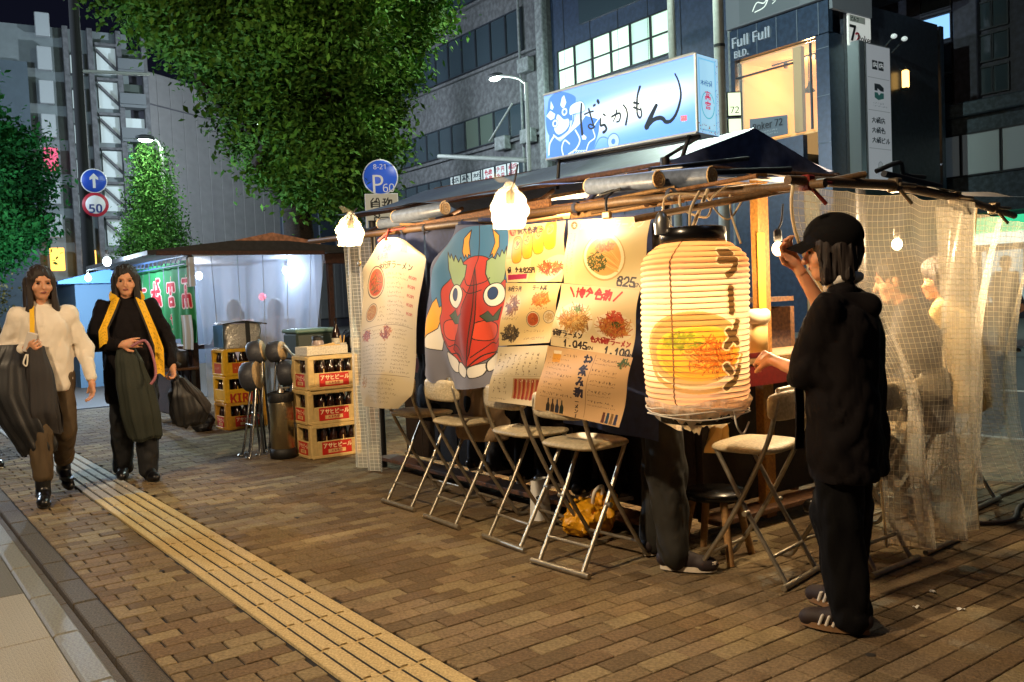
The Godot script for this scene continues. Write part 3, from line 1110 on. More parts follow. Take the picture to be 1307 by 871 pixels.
		if k in [3, 4]:
			put("exit_sign", bx(V(3.2, y + 0.86, -0.06), V(0.2, 0.16, 0.05)), mat("exit_sign_lit", "50e0a0", 0.5, {"emit": "58f0b0", "energy": 1.0}), bal)
	for x in [0.62, 1.65, 2.88, 4.0]:
		put("column", bx(V(x, 7.2, 0.1), V(0.24, 15.2, 0.42), 0.02), concrete, s)
	var n_box := 0
	for k in 8:
		var bmat := mat("sign_box", "8a9296", 0.6, {"emit": "b8c4cc", "energy": 0.05})
		if k == 3:
			bmat = mat("pink_sign_box", "c84a68", 0.6, {"emit": "e05878", "energy": 0.35})
		if k == 0:
			bmat = mat("amber_sign_box", "e0a850", 0.6, {"emit": "ffb848", "energy": 1.5})
		var sb := put("sign_box", bx(V(-0.3, 4.05 + 1.52 * k, 0.45), V(0.6, 1.05, 0.3), 0.03), bmat, s)
		put("bracket", bx(V(-0.3, 4.05 + 1.52 * k, 0.15), V(0.5, 0.08, 0.3)), frame, sb)
	put("amber_lamp", bx(V(1.15, 4.1, 0.45), V(0.36, 0.7, 0.2), 0.02), mats["amber_sign_box"], s)
	# panelled hall that runs away to the right
	var hdir := V(sin(1.0), 0, -cos(1.0))
	var h := thing("panelled_hall", "long windowless hall clad in pale vertical panels with a dark shutter", "building", V(11.9, 0, -45.8), 0.0)
	h.basis = Basis(hdir, V(0, 1, 0), hdir.cross(V(0, 1, 0)))
	put("wall", bx(V(20, 6.6, -4.0), V(40, 13.2, 8)), mat("panel_back", "50505a", 0.8), h)
	var pm := mat("hall_panel", "7e7e80", 0.75, {"grain": 4.0, "tint": 0.1})
	for k in 44:
		for y in [[0.6, 11.6], [11.66, 13.2]]:
			put("panel", bx(V(0.45 + 0.9 * k, (y[0] + y[1]) / 2, 0.04), V(0.86, y[1] - y[0], 0.1), 0.02), pm, h)
	var sh := put("shutter", bx(V(17.5, 7.3, 0.14), V(14.0, 5.0, 0.1)), mat("shutter", "3a4454", 0.6), h)
	for k in 8:
		put("rail", bx(V(10.6 + 1.95 * k, 7.3, 0.22), V(0.1, 5.0, 0.08)), mat("shutter_rail", "6a7280", 0.5), sh)
	for k in 3:
		put("beam", bx(V(17.5, 5.0 + k * 2.0, 0.25), V(14.0, 0.1, 0.08)), mats["shutter_rail"], sh)
	# bright shop far down the street at the right edge, and plain blocks that close the view
	put("shop_wall", bx(V(33.6, 1.7, -9.3), V(6, 3.6, 11.2)), mat("shop_wall", "9aa8ac", 0.7), r)
	put("shop_window", bx(V(30.3, 1.4, -9.3), V(0.06, 1.7, 11.0)), mat("lit_shop_window", "b8c8c8", 0.4, {"emit": "a8c8cc", "energy": 0.4}), r)
	put("fascia_sign", bx(V(30.2, 3.1, -9.3), V(0.3, 0.5, 11.2)), mat("fascia_sign_green", "38c088", 0.5, {"emit": "3fd898", "energy": 0.7}), r)
	put("white_sign_band", bx(V(30.19, 2.65, -9.3), V(0.28, 0.36, 11.2)), mat("white_band_light", "e0f0ec", 0.5, {"emit": "d8f4ec", "energy": 0.7}), r)
	for k in 9:
		put("mullion", bx(V(30.25, 1.4, -14.6 + k * 1.15), V(0.06, 1.7, 0.05)), frame, r)
	var q := thing("backdrop_block", "plain dark block closing the street behind the far stall", "building")
	put("wall", bx(V(-14, 5, -66), V(22, 13, 8)), mat("teal_render", "3c4a50", 0.85, {"grain": 3.0}), q)
	wall_windows(q, Transform3D(Basis(), V(-14, 0, -61.95)), -8, 10, 5, 6.4, 8, frame, glass, [6], dim)

func build_shop_block() -> void:
	# corner block: its left wall faces the road, its right wall the side street
	var b := thing("shop_building", "black tiled corner block with a warm lit upstairs bar window", "building")
	var tile := mat("black_tile", "2a3a50", 0.3, {"grain": 1.5, "tint": 0.3})
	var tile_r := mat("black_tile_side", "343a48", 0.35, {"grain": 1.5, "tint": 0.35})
	var sign_grey := mat("grey_sign_face", "50565c", 0.6, {"emit": "8a9298", "energy": 0.08})
	var warm := mat("lit_room_wall", "d8b07a", 0.8, {"emit": "ffc880", "energy": 0.28})
	put("upper_wall", bx(V(25.1, 15.0, -16.5), V(6.0, 9.0, 3.42)), tile, b)
	# the wall round the window opening
	put("wall_above", bx(V(22.1, 8.72, -16.5), V(0.2, 0.9, 3.42)), tile, b)
	put("wall_below", bx(V(22.1, 2.8, -16.95), V(0.2, 5.7, 2.5)), tile, b)
	put("wall_left", bx(V(22.1, 6.96, -18.13), V(0.2, 2.6, 0.16)), tile, b)
	put("corner_pier", bx(V(22.35, 4.2, -15.0), V(0.7, 8.2, 0.42)), tile, b)
	put("low_pier", bx(V(22.35, 2.2, -15.47), V(0.7, 4.4, 0.5)), mat("tan_panel", "a08058", 0.6), b)
	put("side_wall", bx(V(25.2, 4.7, -14.85), V(5.0, 9.2, 0.14)), tile_r, b)
	put("back_wall", bx(V(28.0, 4.7, -16.5), V(0.2, 9.2, 3.4)), tile, b)
	put("left_wall", bx(V(25.2, 4.7, -18.15), V(5.8, 9.2, 0.12)), tile, b)
	for k in 5:
		put("tile_joint", bx(V(21.995, 8.72, -17.9 + 0.7 * k), V(0.012, 0.9, 0.02)), mat("joint", "56606c", 0.6), b)
	for k in 4:
		put("tile_joint", bx(V(21.995, 7.9 - 1.3 * k, -15.0), V(0.012, 0.02, 0.42)), mats["joint"], b)
	# the lit room
	var room := put("bar_room", B.new().box(V(24.4, 5.72, -16.6), V(4.3, 0.06, 2.9)).box(V(24.4, 8.24, -16.6), V(4.3, 0.06, 2.9)).box(V(26.0, 6.98, -16.6), V(0.06, 2.46, 2.9)).box(V(24.4, 6.98, -18.0), V(4.2, 2.46, 0.06)).done(), warm, b)
	put("pendant_lamp", B.new().lathe([P(0.02, 0.3), P(0.05, 0.16), P(0.16, 0.05), P(0.18, 0)], 14, V(23.2, 7.1, -16.3)).box(V(23.2, 7.75, -16.3), V(0.02, 0.8, 0.02)).done(), mat("pendant", "14110e", 0.5), room)
	put("picture", bx(V(25.95, 6.9, -16.9), V(0.05, 0.55, 0.4)), mat("picture", "c89a6a", 0.6), room)
	put("track", B.new().box(V(23.2, 8.16, -16.5), V(0.05, 0.05, 2.2)).box(V(23.2, 8.05, -17.1), V(0.1, 0.16, 0.08)).box(V(23.2, 8.05, -16.6), V(0.1, 0.16, 0.08)).box(V(23.2, 8.05, -16.0), V(0.1, 0.16, 0.08)).done(), mats["pendant"], room)
	omni(b, V(23.6, 7.7, -16.5), "ffc98a", 3.0, 0.15)
	put("column", bx(V(22.2, 6.97, -15.92), V(0.16, 2.4, 0.28)), mat("tan_column", "b09060", 0.6), b)
	put("mullion", B.new().box(V(22.1, 7.75, -17.05), V(0.06, 0.05, 2.0)).box(V(22.1, 6.97, -15.45), V(0.06, 2.4, 0.05)).done(), mats["window_frame"], b)
	put("pane", bx(V(22.12, 6.97, -16.6), V(0.015, 2.46, 2.9)), mat("clear_glass", "ffffff", 0.05, {"alpha": 0.08}), b)
	var pk := Cv.new(256, 128, C("5c6672"))
	pk.print_rows(30, 84, 180, 2, 10, C("c8ccd0"), rng)
	var ps := put("poker_sign", B.new().quad(V(22.0, 6.42, -17.55), V(22.0, 6.3, -16.2), V(22.0, 5.75, -16.2), V(22.0, 5.75, -17.55)).done(), pic("window_sign", pk.im, 0.7), b)
	lettering("Poker 72", 0.2, mat("sign_ink", "151a24", 0.6), ps, V(21.98, 6.14, -16.9), V(0, -PI / 2, 0), 0.01)
	# signs
	var big := put("roof_sign", bx(V(21.93, 9.95, -16.5), V(0.14, 1.5, 3.42)), sign_grey, b)
	var cap := Cv.new(256, 128, C("50565c"))
	cap.curve([P(60, 90), P(80, 60), P(110, 72), P(130, 50), P(112, 88), P(70, 98)], 5, C("e8e8e4"))
	cap.text("ンミア", 140, 62, 26, 4, C("e8e8e4"))
	put("sign_print", B.new().quad(V(21.85, 10.1, -17.7), V(21.85, 10.1, -15.6), V(21.85, 9.25, -15.6), V(21.85, 9.25, -17.7)).done(), pic("grey_sign_print", cap.im, 0.6), big)
	lettering("Full Full", 0.3, mat("silver_letters", "b8c0c8", 0.35, {"metal": 0.6, "emit": "a8b4c0", "energy": 0.12}), b, V(21.96, 8.78, -17.4), V(0, -PI / 2, 0), 0.05)
	lettering("BLD.", 0.2, mats["silver_letters"], b, V(21.96, 8.42, -17.75), V(0, -PI / 2, 0), 0.05)
	put("side_sign", bx(V(22.95, 9.9, -14.7), V(1.9, 2.0, 0.1)), sign_grey, b)
	var pw := thing("poker_sign", "small white projecting sign with red and black figures on black corner block", "sign")
	put("panel", bx(V(23.34, 8.45, -14.72), V(1.1, 0.88, 0.06), 0.01), mat("white_sign_lit", "d8d8d4", 0.6, {"emit": "d8dcd8", "energy": 0.35}), pw)
	lettering("7", 0.44, mat("ink_black", "101014", 0.6), pw, V(22.98, 8.36, -14.68), Vector3.ZERO, 0.01, true)
	lettering("2", 0.32, mat("ink_red", "c03040", 0.6), pw, V(23.2, 8.24, -14.68), Vector3.ZERO, 0.01, true)
	lettering("Poker", 0.2, mats["ink_black"], pw, V(23.56, 8.24, -14.68), Vector3.ZERO, 0.01)
	var line := Cv.new(128, 32, C("d8d8d4"))
	line.text("ビルゴ", 6, 4, 22, 4, C("202028"))
	put("print", B.new().quad(V(22.85, 8.86, -14.685), V(23.6, 8.86, -14.685), V(23.6, 8.68, -14.685), V(22.85, 8.68, -14.685)).done(), pic("poker_print", line.im), pw)
	# tall tenants' sign
	var t := thing("tenant_sign", "tall narrow white tenants' sign with dark lettering fixed to black corner block", "sign")
	var cv := Cv.new(128, 640, C("b8bcc4"))
	for k in 2:
		cv.poly(pts2("30,70 58,70 58,112 30,112", 34 * k), C("20262c"))
		cv.text("店"[0], 32 + 34 * k, 76, 24, 4, C("d8dce0"))
	cv.line([P(6, 150), P(122, 150)], 3, C("8a9098"))
	cv.shape(pts2("40,176 70,176 90,190 90,208 74,208 56,196 56,208 40,208"), C("20262c"))
	cv.shape(pts2("40,216 56,216 64,228 74,216 90,216 90,240 60,250 40,240"), C("2c5c58"))
	cv.print_rows(30, 262, 80, 2, 8, C("50606c"), rng)
	cv.line([P(6, 300), P(122, 300)], 3, C("8a9098"))
	for k in 3:
		cv.text(["大橋店", "大橋名", "大橋ビル"][k], 20, 330 + 46 * k, 28, 4, C("202830"), false, 0.85)
	cv.line([P(6, 476), P(122, 476)], 3, C("8a9098"))
	cv.shape(Cv.oval(64, 556, 12, 20), C("a8acb4"), 3, C("808890"))
	cv.print_rows(36, 590, 60, 1, 8, C("8088a0"), rng)
	put("frame", bx(V(22.98, 6.1, -14.62), V(0.26, 4.0, 0.4), 0.02), mat("bright_metal", "aab4bc", 0.3, {"metal": 0.8}), t)
	put("panel", bx(V(23.77, 6.1, -14.45), V(1.26, 3.96, 0.06)), mat("sign_back", "6a7078", 0.6), t)
	put("print", B.new().quad(V(23.18, 8.04, -14.41), V(24.36, 8.04, -14.41), V(24.36, 4.16, -14.41), V(23.18, 4.16, -14.41)).done(), pic("tenant_print", cv.im, 0.6, {"glow": 0.22}), t)
	for k in 2:
		var sl := thing("wall_spotlight", "small spotlight on the side wall of black corner block, %s" % ["nearer the poker sign", "farther from the poker sign"][k], "lamp", Vector3.ZERO, 0, "wall spotlights")
		put("arm", rod([V(24.5 + 0.55 * k, 8.1, -14.75), V(24.5 + 0.55 * k, 8.35, -14.4)], 0.025), mats["window_frame"], sl)
		put("lamp_head", B.new().ball(V(24.5 + 0.55 * k, 8.4, -14.35), V(0.09, 0.07, 0.09)).done(), mat("lamp_white", "d0d8d8", 0.5, {"emit": "d8e4e4", "energy": 0.4}), sl)
	var wl := thing("wall_lantern", "warm lit wall lantern on the dark side wall right of tenants' sign", "lamp")
	put("lamp_glass", bx(V(25.5, 7.35, -14.6), V(0.16, 0.5, 0.16), 0.02), mat("lamp_amber", "ffd080", 0.5, {"emit": "ffc870", "energy": 3.0}), wl)
	put("cap", B.new().box(V(25.5, 7.64, -14.62), V(0.2, 0.06, 0.2)).box(V(25.5, 7.06, -14.62), V(0.2, 0.06, 0.2)).done(), mats["window_frame"], wl)
	for k in 2:
		var s := thing("projecting_sign", ["upper small green-lit projecting sign on the pale pole by the stall sign", "lower small green-lit projecting sign half hidden by the tarpaulin roof"][k], "sign", V(14.56, 5.06 - 0.52 * k, -12.0), -0.63)
		put("case", bx(V(0, 0, 0), V(0.3, 0.5, 0.1), 0.015), mat("sign_case", "202a28", 0.5), s)
		put("lit_face", bx(V(0, 0, 0.052), V(0.25, 0.45, 0.012)), mat("sign_green_lit", "e8f4dc", 0.5, {"emit": "e4f8d0", "energy": 0.9}), s)
		put("bracket", B.new().box(V(-0.16, 0.15, 0), V(0.1, 0.03, 0.03)).box(V(-0.16, -0.15, 0), V(0.1, 0.03, 0.03)).done(), mats["window_frame"], s)
		lettering("72", 0.13, mats["ink_black"], s, V(0, -0.12, 0.062), Vector3.ZERO, 0.006)
# ---------------------------------------------------------------- trees
func leaf_clump(seed_: int, n: int, spread: float, size: float, long := 1.6) -> ArrayMesh:
	var r := RandomNumberGenerator.new()
	r.seed = seed_
	var b := B.new()
	for i in n:
		var c := V(r.randfn(), r.randfn() * 0.7, r.randfn()) * spread * 0.5
		var d := V(r.randfn(), r.randfn() * 0.6 - 0.25, r.randfn()).normalized()
		var s := d.cross(V(r.randfn(), r.randfn() + 1.0, r.randfn())).normalized() * size * r.randf_range(0.35, 0.55)
		var l := d * size * long * r.randf_range(0.7, 1.2)
		var mid := c + l * 0.5 + V(0, size * 0.1, 0)
		b.quad(c, mid + s, c + l, mid - s)
	return b.done()

func crown(parent: Node3D, m: Material, clump: Mesh, spots: Array, scale := 1.0, called := "crown") -> void:
	var clumps := FastNoiseLite.new()
	clumps.seed = spots.size()
	clumps.frequency = 0.55
	var mm := MultiMesh.new()
	mm.transform_format = MultiMesh.TRANSFORM_3D
	mm.use_colors = true
	mm.mesh = clump
	mm.instance_count = spots.size()
	for i in spots.size():
		var bs := Basis.from_euler(V(rng.randf_range(-0.5, 0.5), rng.randf() * TAU, rng.randf_range(-0.5, 0.5))).scaled(Vector3.ONE * scale * rng.randf_range(0.7, 1.3))
		mm.set_instance_transform(i, Transform3D(bs, spots[i]))
		var t := rng.randf_range(0.7, 1.15) * clampf(1.0 + 1.5 * clumps.get_noise_3dv(spots[i]), 0.35, 1.9)
		mm.set_instance_color(i, Color(t * rng.randf_range(0.85, 1.2), t, t * 0.9))
	var o := MultiMeshInstance3D.new()
	o.multimesh = mm
	o.material_override = m
	o.name = called
	o.set_meta("kind", "stuff")
	parent.add_child(o, true)

func lobes(list: Array, per_m2: float) -> Array:          # points through lobes [centre, radii], thicker near the skin
	var out := []
	for l in list:
		var c: Vector3 = l[0]
		var r: Vector3 = l[1]
		for i in int(per_m2 * (r.x * r.y + r.y * r.z + r.x * r.z) * 4.2):
			var d := V(rng.randfn(), rng.randfn(), rng.randfn()).normalized()
			var k := pow(rng.randf(), 0.22)
			var bump := 1.0 + 0.16 * sin(d.x * 7 + c.x * 3) + 0.14 * sin(d.y * 9 + c.y * 5) + 0.12 * sin(d.z * 8)
			if sin(d.x * 5.0 + c.z) + sin(d.y * 6.0 + c.x) + sin(d.z * 5.5) < 0.85:
				out.append(c + d * r * k * bump)
	return out

func limb(b: B, a: Vector3, c: Vector3, r0: float, r1: float, wob := 0.12) -> void:
	var pts := []
	var rad := []
	for k in 7:
		var t := k / 6.0
		pts.append(a.lerp(c, t) + V(rng.randf_range(-wob, wob), 0, rng.randf_range(-wob, wob)) * sin(t * PI))
		rad.append(lerpf(r0, r1, t))
	b.tube(pts, rad, 9)

func build_trees() -> void:
	var bark := mat("bark", "3d3126", 0.9, {"relief": 0.3, "bump": 1.5, "grain": 0.4, "tint": 0.5})
	var leaf := mat("camphor_leaf", "466c2c", 0.8, {"back": "3a6414", "spec": 0.2})
	leaf.vertex_color_use_as_albedo = true
	var fir := mat("fir_leaf", "467236", 0.8, {"back": "3a6a1c", "spec": 0.2})
	fir.vertex_color_use_as_albedo = true
	var dark := mat("dark_leaf", "2c7038", 0.8, {"back": "1c4020", "spec": 0.2})
	dark.vertex_color_use_as_albedo = true
	var clump := leaf_clump(3, 22, 0.36, 0.07)
	# the great street tree
	var t := thing("camphor_tree", "great spreading dark green street tree above the stalls", "tree", V(6.6, 0, -15.4))
	var b := B.new()
	limb(b, V(0, -0.1, 0), V(-0.1, 3.2, 0.1), 0.34, 0.25, 0.06)
	var ends := [V(-2.4, 6.2, 0.6), V(-1.0, 7.6, -0.8), V(0.8, 7.8, 0.6), V(1.7, 6.8, -0.6), V(-1.4, 4.6, 1.0), V(1.4, 4.8, 1.0), V(0.2, 6.2, 1.8)]
	for e in ends:
		limb(b, V(-0.1, 3.1, 0.1), e, 0.15, 0.03, 0.25)
	put("trunk", b.done(), bark, t)
	var L := [
		[V(-1.9, 7.2, 0.2), V(1.25, 1.4, 1.4)], [V(-0.9, 8.0, -0.2), V(2.2, 1.8, 2.0)], [V(1.1, 8.2, 0.0), V(2.0, 1.8, 2.0)], [V(2.0, 7.5, -0.2), V(1.4, 1.2, 1.5)], [V(-1.0, 5.6, 0.8), V(1.1, 1.1, 1.2)],
		[V(0.1, 5.7, 0.9), V(1.45, 1.2, 1.3)], [V(1.2, 6.0, 0.3), V(1.0, 0.9, 1.1)], [V(-0.3, 4.3, 0.6), V(0.95, 0.75, 0.9)], [V(0.7, 4.4, 0.6), V(0.9, 0.8, 0.9)], [V(0.5, 3.45, 0.6), V(0.8, 0.6, 0.7)],
		[V(0.9, 3.75, 0.5), V(0.5, 0.4, 0.5)], [V(-1.9, 6.1, 0.6), V(0.7, 0.6, 0.8)], [V(0.1, 7.0, 1.5), V(1.6, 1.4, 1.2)], [V(1.3, 4.9, 0.5), V(0.5, 0.45, 0.5)], [V(2.2, 6.6, 0.0), V(0.7, 0.5, 0.8)], [V(-0.2, 3.75, 1.0), V(0.6, 0.42, 0.6)],
	]
	crown(t, leaf, clump, lobes(L, 62.0))
	# a lamplit conifer
	var c := thing("conifer_tree", "bright lamplit young conifer under a street lamp before panelled hall", "tree", V(8.3, 0, -31.5))
	var cb := B.new()
	limb(cb, V(0, 0, 0), V(0.1, 7.0, 0), 0.16, 0.02, 0.03)
	var cs := []
	for i in 1500:
		var h := 1.0 - pow(rng.randf(), 0.6)
		var y := 1.6 + h * 5.5
		var rr := (1.0 - h) * 1.75 + 0.08
		var a := rng.randf() * TAU
		var k := pow(rng.randf(), 0.4) * (0.75 + 0.25 * sin(a * 5 + y * 3.0))
		cs.append(V(cos(a) * rr * k, y - rr * k * 0.25, sin(a) * rr * k))
	for i in 16:
		var y := 1.9 + i * 0.3
		var a := i * 2.4
		cb.tube([V(0, y, 0), V(cos(a), -0.2, sin(a)) * (1.75 - i * 0.1) + V(0, y, 0)], [0.04, 0.01], 5)
	put("trunk", cb.done(), bark, c)
	crown(c, fir, leaf_clump(5, 26, 0.5, 0.05, 2.2), cs, 1.1)
	# trees at the left edge
	var l := thing("street_tree", "dark bushy street tree at left edge beyond the walkers", "tree", V(1.85, 0, -21.5))
	var lb := B.new()
	limb(lb, V(0, 0, 0), V(0.1, 3.0, 0), 0.2, 0.14, 0.05)
	for e in [V(-1, 5, 0), V(0.8, 4.6, 0.3), V(0.2, 5.6, -0.4)]:
		limb(lb, V(0.1, 2.8, 0), e, 0.1, 0.03)
	put("trunk", lb.done(), bark, l)
	crown(l, dark, clump, lobes([[V(-0.6, 5.2, 0), V(1.5, 1.3, 1.4)], [V(0.5, 4.5, 0.2), V(1.0, 1.1, 1.1)], [V(-0.3, 3.6, 0.3), V(1.3, 0.8, 1.1)], [V(0.75, 3.3, 0.3), V(0.7, 0.55, 0.8)], [V(-0.9, 6.2, 0), V(0.9, 0.6, 0.9)], [V(-0.2, 2.75, 0.3), V(1.2, 0.4, 0.9)]], 60.0), 1.1)
	var fr := thing("lit_shrub", "pale lamplit shrub low at the left edge behind street tree", "shrub", V(2.6, 0, -34))
	put("stem", rod([V(0, 0, 0), V(0, 1.8, 0)], 0.06), bark, fr)
	var frm := mat("pale_leaf", "a8a878", 0.6, {"back": "707048"})
	frm.vertex_color_use_as_albedo = true
	crown(fr, frm, leaf_clump(8, 14, 0.4, 0.09), lobes([[V(0, 2.2, 0), V(1.1, 0.9, 0.8)]], 50.0))

# ---------------------------------------------------------------- poles, signs and street lamps
func disc(parent: Node3D, c: Vector3, r: float, m: Material, called: String, z := 0.0, t := 0.02) -> void:
	put(called, B.new().lathe([P(0.001, t / 2), P(r - 0.004, t / 2), P(r, 0), P(r - 0.004, -t / 2), P(0.001, -t / 2)], 32).done(), m, parent, c + V(0, 0, z), V(PI / 2, 0, 0))

func ring_sign(parent: Node3D, c: Vector3, r: float, outer: Material, inner: Material, ri: float) -> void:
	disc(parent, c, r, outer, "sign_disc")
	disc(parent, c, ri, inner, "sign_face", 0.008)

func build_street_furniture() -> void:
	var steel := mat("painted_steel", "3a3f42", 0.5, {"metal": 0.3})
	var black := mat("black_pole", "0e0f11", 0.85)
	var palep := mat("pale_pole_steel", "b4bab6", 0.5, {"grain": 1.0, "tint": 0.15})
	var blue := mat("sign_blue", "1f48b0", 0.4, {"emit": "2c5cd0", "energy": 0.1})
	var white := mat("sign_white", "d8dce0", 0.45, {"emit": "d8dce4", "energy": 0.12})
	var red := mat("sign_red", "b02838", 0.45, {"emit": "c03048", "energy": 0.08})
	# black lamp post with two round signs
	var p := thing("lamp_post", "tall black post at upper left carrying the arrow sign and the speed sign", "post", V(5.38, 0, -27.4))
	put("pole", rod([V(0, -0.1, 0), V(0.02, 3, 0), V(0.05, 11.5, 0)], [0.17, 0.16, 0.13], 14), black, p)
	put("arm", rod([V(0.05, 8.2, 0), V(1.9, 8.25, 0.3)], 0.05), mat("arm_grey", "9aa0a2", 0.5), p)
	put("bracket", B.new().box(V(0.1, 5.1, 0.12), V(0.3, 0.06, 0.24)).box(V(0.1, 4.45, 0.12), V(0.3, 0.06, 0.24)).done(), steel, p)
	var a := thing("arrow_sign", "round blue sign with a white arrow pointing up", "sign", V(5.6, 5.12, -27.1), -0.25)
	ring_sign(a, V(0, 0, 0), 0.34, white, blue, 0.315)
	put("arrow", B.new().prism(pts2("-0.035,-0.2 0.035,-0.2 0.035,0.06 0.11,0.02 0.11,0.09 0,0.21 -0.11,0.09 -0.11,0.02 -0.035,0.06"), 0.01, Transform3D(Basis(), V(0, 0, 0.022))).done(), white, a)
	var s := thing("speed_sign", "round white speed limit sign with a red ring reading 50", "sign", V(5.6, 4.46, -27.1), -0.25)
	ring_sign(s, V(0, 0, 0), 0.34, red, white, 0.255)
	lettering("50", 0.24, mat("figure_blue", "26408c", 0.5), s, V(0, -0.115, 0.02), Vector3.ZERO, 0.008, true)
	# parking sign
	var k := thing("parking_sign", "round blue parking sign with a white letter P over a white plate", "sign", V(7.33, 0, -13.62), -0.5)
	put("pole", rod([V(0, 0, -0.05), V(0, 3.8, -0.05)], 0.03), palep, k)
	ring_sign(k, V(0, 3.49, 0), 0.3, white, mat("sign_blue_violet", "2c56c8", 0.4, {"emit": "3468e0", "energy": 0.22}), 0.282)
	lettering("P", 0.3, white, k, V(-0.05, 3.37, 0.022), Vector3.ZERO, 0.006)
	lettering("60", 0.14, white, k, V(0.13, 3.3, 0.022), Vector3.ZERO, 0.006)
	lettering("8-21", 0.085, white, k, V(0.0, 3.66, 0.022), Vector3.ZERO, 0.006)
	var cv := Cv.new(192, 224, C("cfd2d0"))
	cv.text("貨物", 22, 22, 62, 7, C("22262c"), false, 1.15)
	cv.text("8ー20", 34, 112, 62, 8, C("22262c"))
	put("plate", bx(V(0, 2.9, 0.0), V(0.56, 0.62, 0.02), 0.004), white, k)
	put("plate_print", B.new().quad(V(-0.27, 3.2, 0.013), V(0.27, 3.2, 0.013), V(0.27, 2.6, 0.013), V(-0.27, 2.6, 0.013)).done(), pic("plate_print", cv.im, 0.6), k)
	# street lamp across the road
	var l := thing("added_lamp", "lit street lamp on a slim grey pole before grey office block", "lamp")
	put("pole", rod([V(20.0, 0, -25.9), V(20.0, 9.1, -25.85)], [0.11, 0.07], 10), palep, l)
	put("arm", rod(bend([V(20.0, 9.05, -25.85), V(20.0, 9.4, -26.4), V(19.9, 9.7, -27.4)]), 0.05), palep, l)
	put("lamp_head", B.new().ball(V(19.9, 9.72, -27.6), V(0.22, 0.11, 0.42), 12).done(), steel, l)
	put("lamp_glass", B.new().ball(V(19.9, 9.64, -27.6), V(0.17, 0.1, 0.32), 12).done(), mat("lamp_white_glass", "ffffff", 0.4, {"emit": "e4fff4", "energy": 14.0}), l)
	omni(l, V(19.9, 9.62, -27.6), "dcfff0", 130.0, 0.12)
	put("signal_arm", rod([V(19.95, 6.35, -26.0), V(19.0, 7.1, -30.4)], 0.09), palep, l)
	put("banner_rod", rod([V(19.9, 8.5, -26.6), V(19.8, 7.35, -28.0)], 0.04), palep, l)
	# lamp behind the conifer
	var m := thing("added_lamp", "lit street lamp behind the bright conifer", "lamp")
	put("pole", rod([V(8.6, 0, -31.2), V(8.6, 6.9, -31.2)], [0.08, 0.06], 10), palep, m)
	put("arm", rod(bend([V(8.6, 6.8, -31.2), V(8.4, 7.05, -30.9), V(7.95, 6.98, -30.3)]), 0.035), palep, m)
	put("lamp_head", B.new().ball(V(7.85, 7.0, -30.2), V(0.32, 0.1, 0.2), 12).done(), steel, m)
	put("lamp_glass", B.new().ball(V(7.85, 6.95, -30.2), V(0.24, 0.1, 0.15), 12).done(), mats["lamp_white_glass"], m)
	omni(m, V(7.85, 6.9, -30.2), "f0fff0", 13.0, 0.1)
	# pale pole beside the stall sign
	var w := thing("utility_pole", "thick pale utility pole rising right of the lit stall sign", "pole")
	put("pole", rod([V(14.3, -0.1, -12.13), V(14.32, 5, -12.13), V(14.35, 12, -12.13)], [0.115, 0.11, 0.1], 14), palep, w)
	put("band", B.new().lathe([P(0.118, 0), P(0.118, 0.12)], 14, V(14.32, 4.3, -12.13)).lathe([P(0.116, 0), P(0.116, 0.06)], 14, V(14.33, 6.2, -12.13)).done(), steel, w)
	# added unseen fill lamps for the tree, facades and pavement
	var more := [[V(13.0, 11.0, -13.0), "added fill lamp high over the road, above the view", "e6fff0", 85.0], [V(14.0, 9.0, -36.0), "added fill lamp far down the road, hidden behind the great tree", "e8f4ff", 80.0], [V(-6.0, 9.0, -30.0), "added fill lamp beyond the left edge, lighting the far buildings", "d8ecff", 150.0], [V(-2.2, 5.2, -2.6), "added warm fill lamp left of the view, lighting the pavement", "ffdfb4", 31.0]]
	for q in more:
		var e := thing("added_lamp", q[1], "lamp", q[0])
		var sd := signf(q[0].x - 4.0)
		put("pole", rod([V(0.9 * sd, -q[0].y, 0), V(0.9 * sd, 0.2, 0)], [0.09, 0.07], 10), palep, e)
		put("arm", rod(bend([V(0.9 * sd, 0.15, 0), V(0.5 * sd, 0.3, 0), V(0, 0.12, 0)]), 0.04), palep, e)
		put("lamp_glass", B.new().ball(V(0, 0, 0), V(0.22, 0.09, 0.14), 12).done(), mats["lamp_white_glass"], e)
		omni(e, V(0, -0.02, 0), q[2], q[3], 0.12)
	# added out-of-view spot, shaped as a lamp, that brightens the great tree
	var f := thing("added_lamp", "added shaded fill lamp beyond the right edge, turned to the great tree", "lamp", V(12.0, 9.5, -5.5))
	put("pole", rod([V(0.8, -9.6, 0), V(0.8, 0.2, 0)], [0.1, 0.07], 10), palep, f)
	put("lamp_shade", B.new().lathe([P(0.05, 0.3), P(0.3, 0.16), P(0.36, 0.0), P(0.34, 0.0), P(0.28, 0.14), P(0.03, 0.28)], 20).done(), steel, f)
	put("lamp_glass", B.new().ball(V(0, -0.02, 0), V(0.2, 0.08, 0.2), 12).done(), mats["lamp_white_glass"], f)
	var sp := SpotLight3D.new()
	sp.name = "lamp_light"
	sp.light_color = Color("fff6d2")
	sp.light_energy = 75.0
	sp.light_size = 0.15
	sp.spot_angle = 34.0
	sp.spot_range = 80.0
	sp.spot_attenuation = 2.0
	sp.spot_angle_attenuation = 0.6
	sp.shadow_enabled = true
	f.add_child(sp)
	sp.position = V(0, -0.12, 0)
	sp.look_at_from_position(V(12.0, 9.38, -5.5), V(6.2, 6.4, -15.0))
# ---------------------------------------------------------------- the near stall
func cloth(called: String, m: Material, parent: Node3D, f: Callable, nu := 24, nv := 24) -> MeshInstance3D:
	return put(called, B.new().sheet(f, nu, nv).done(), m, parent)

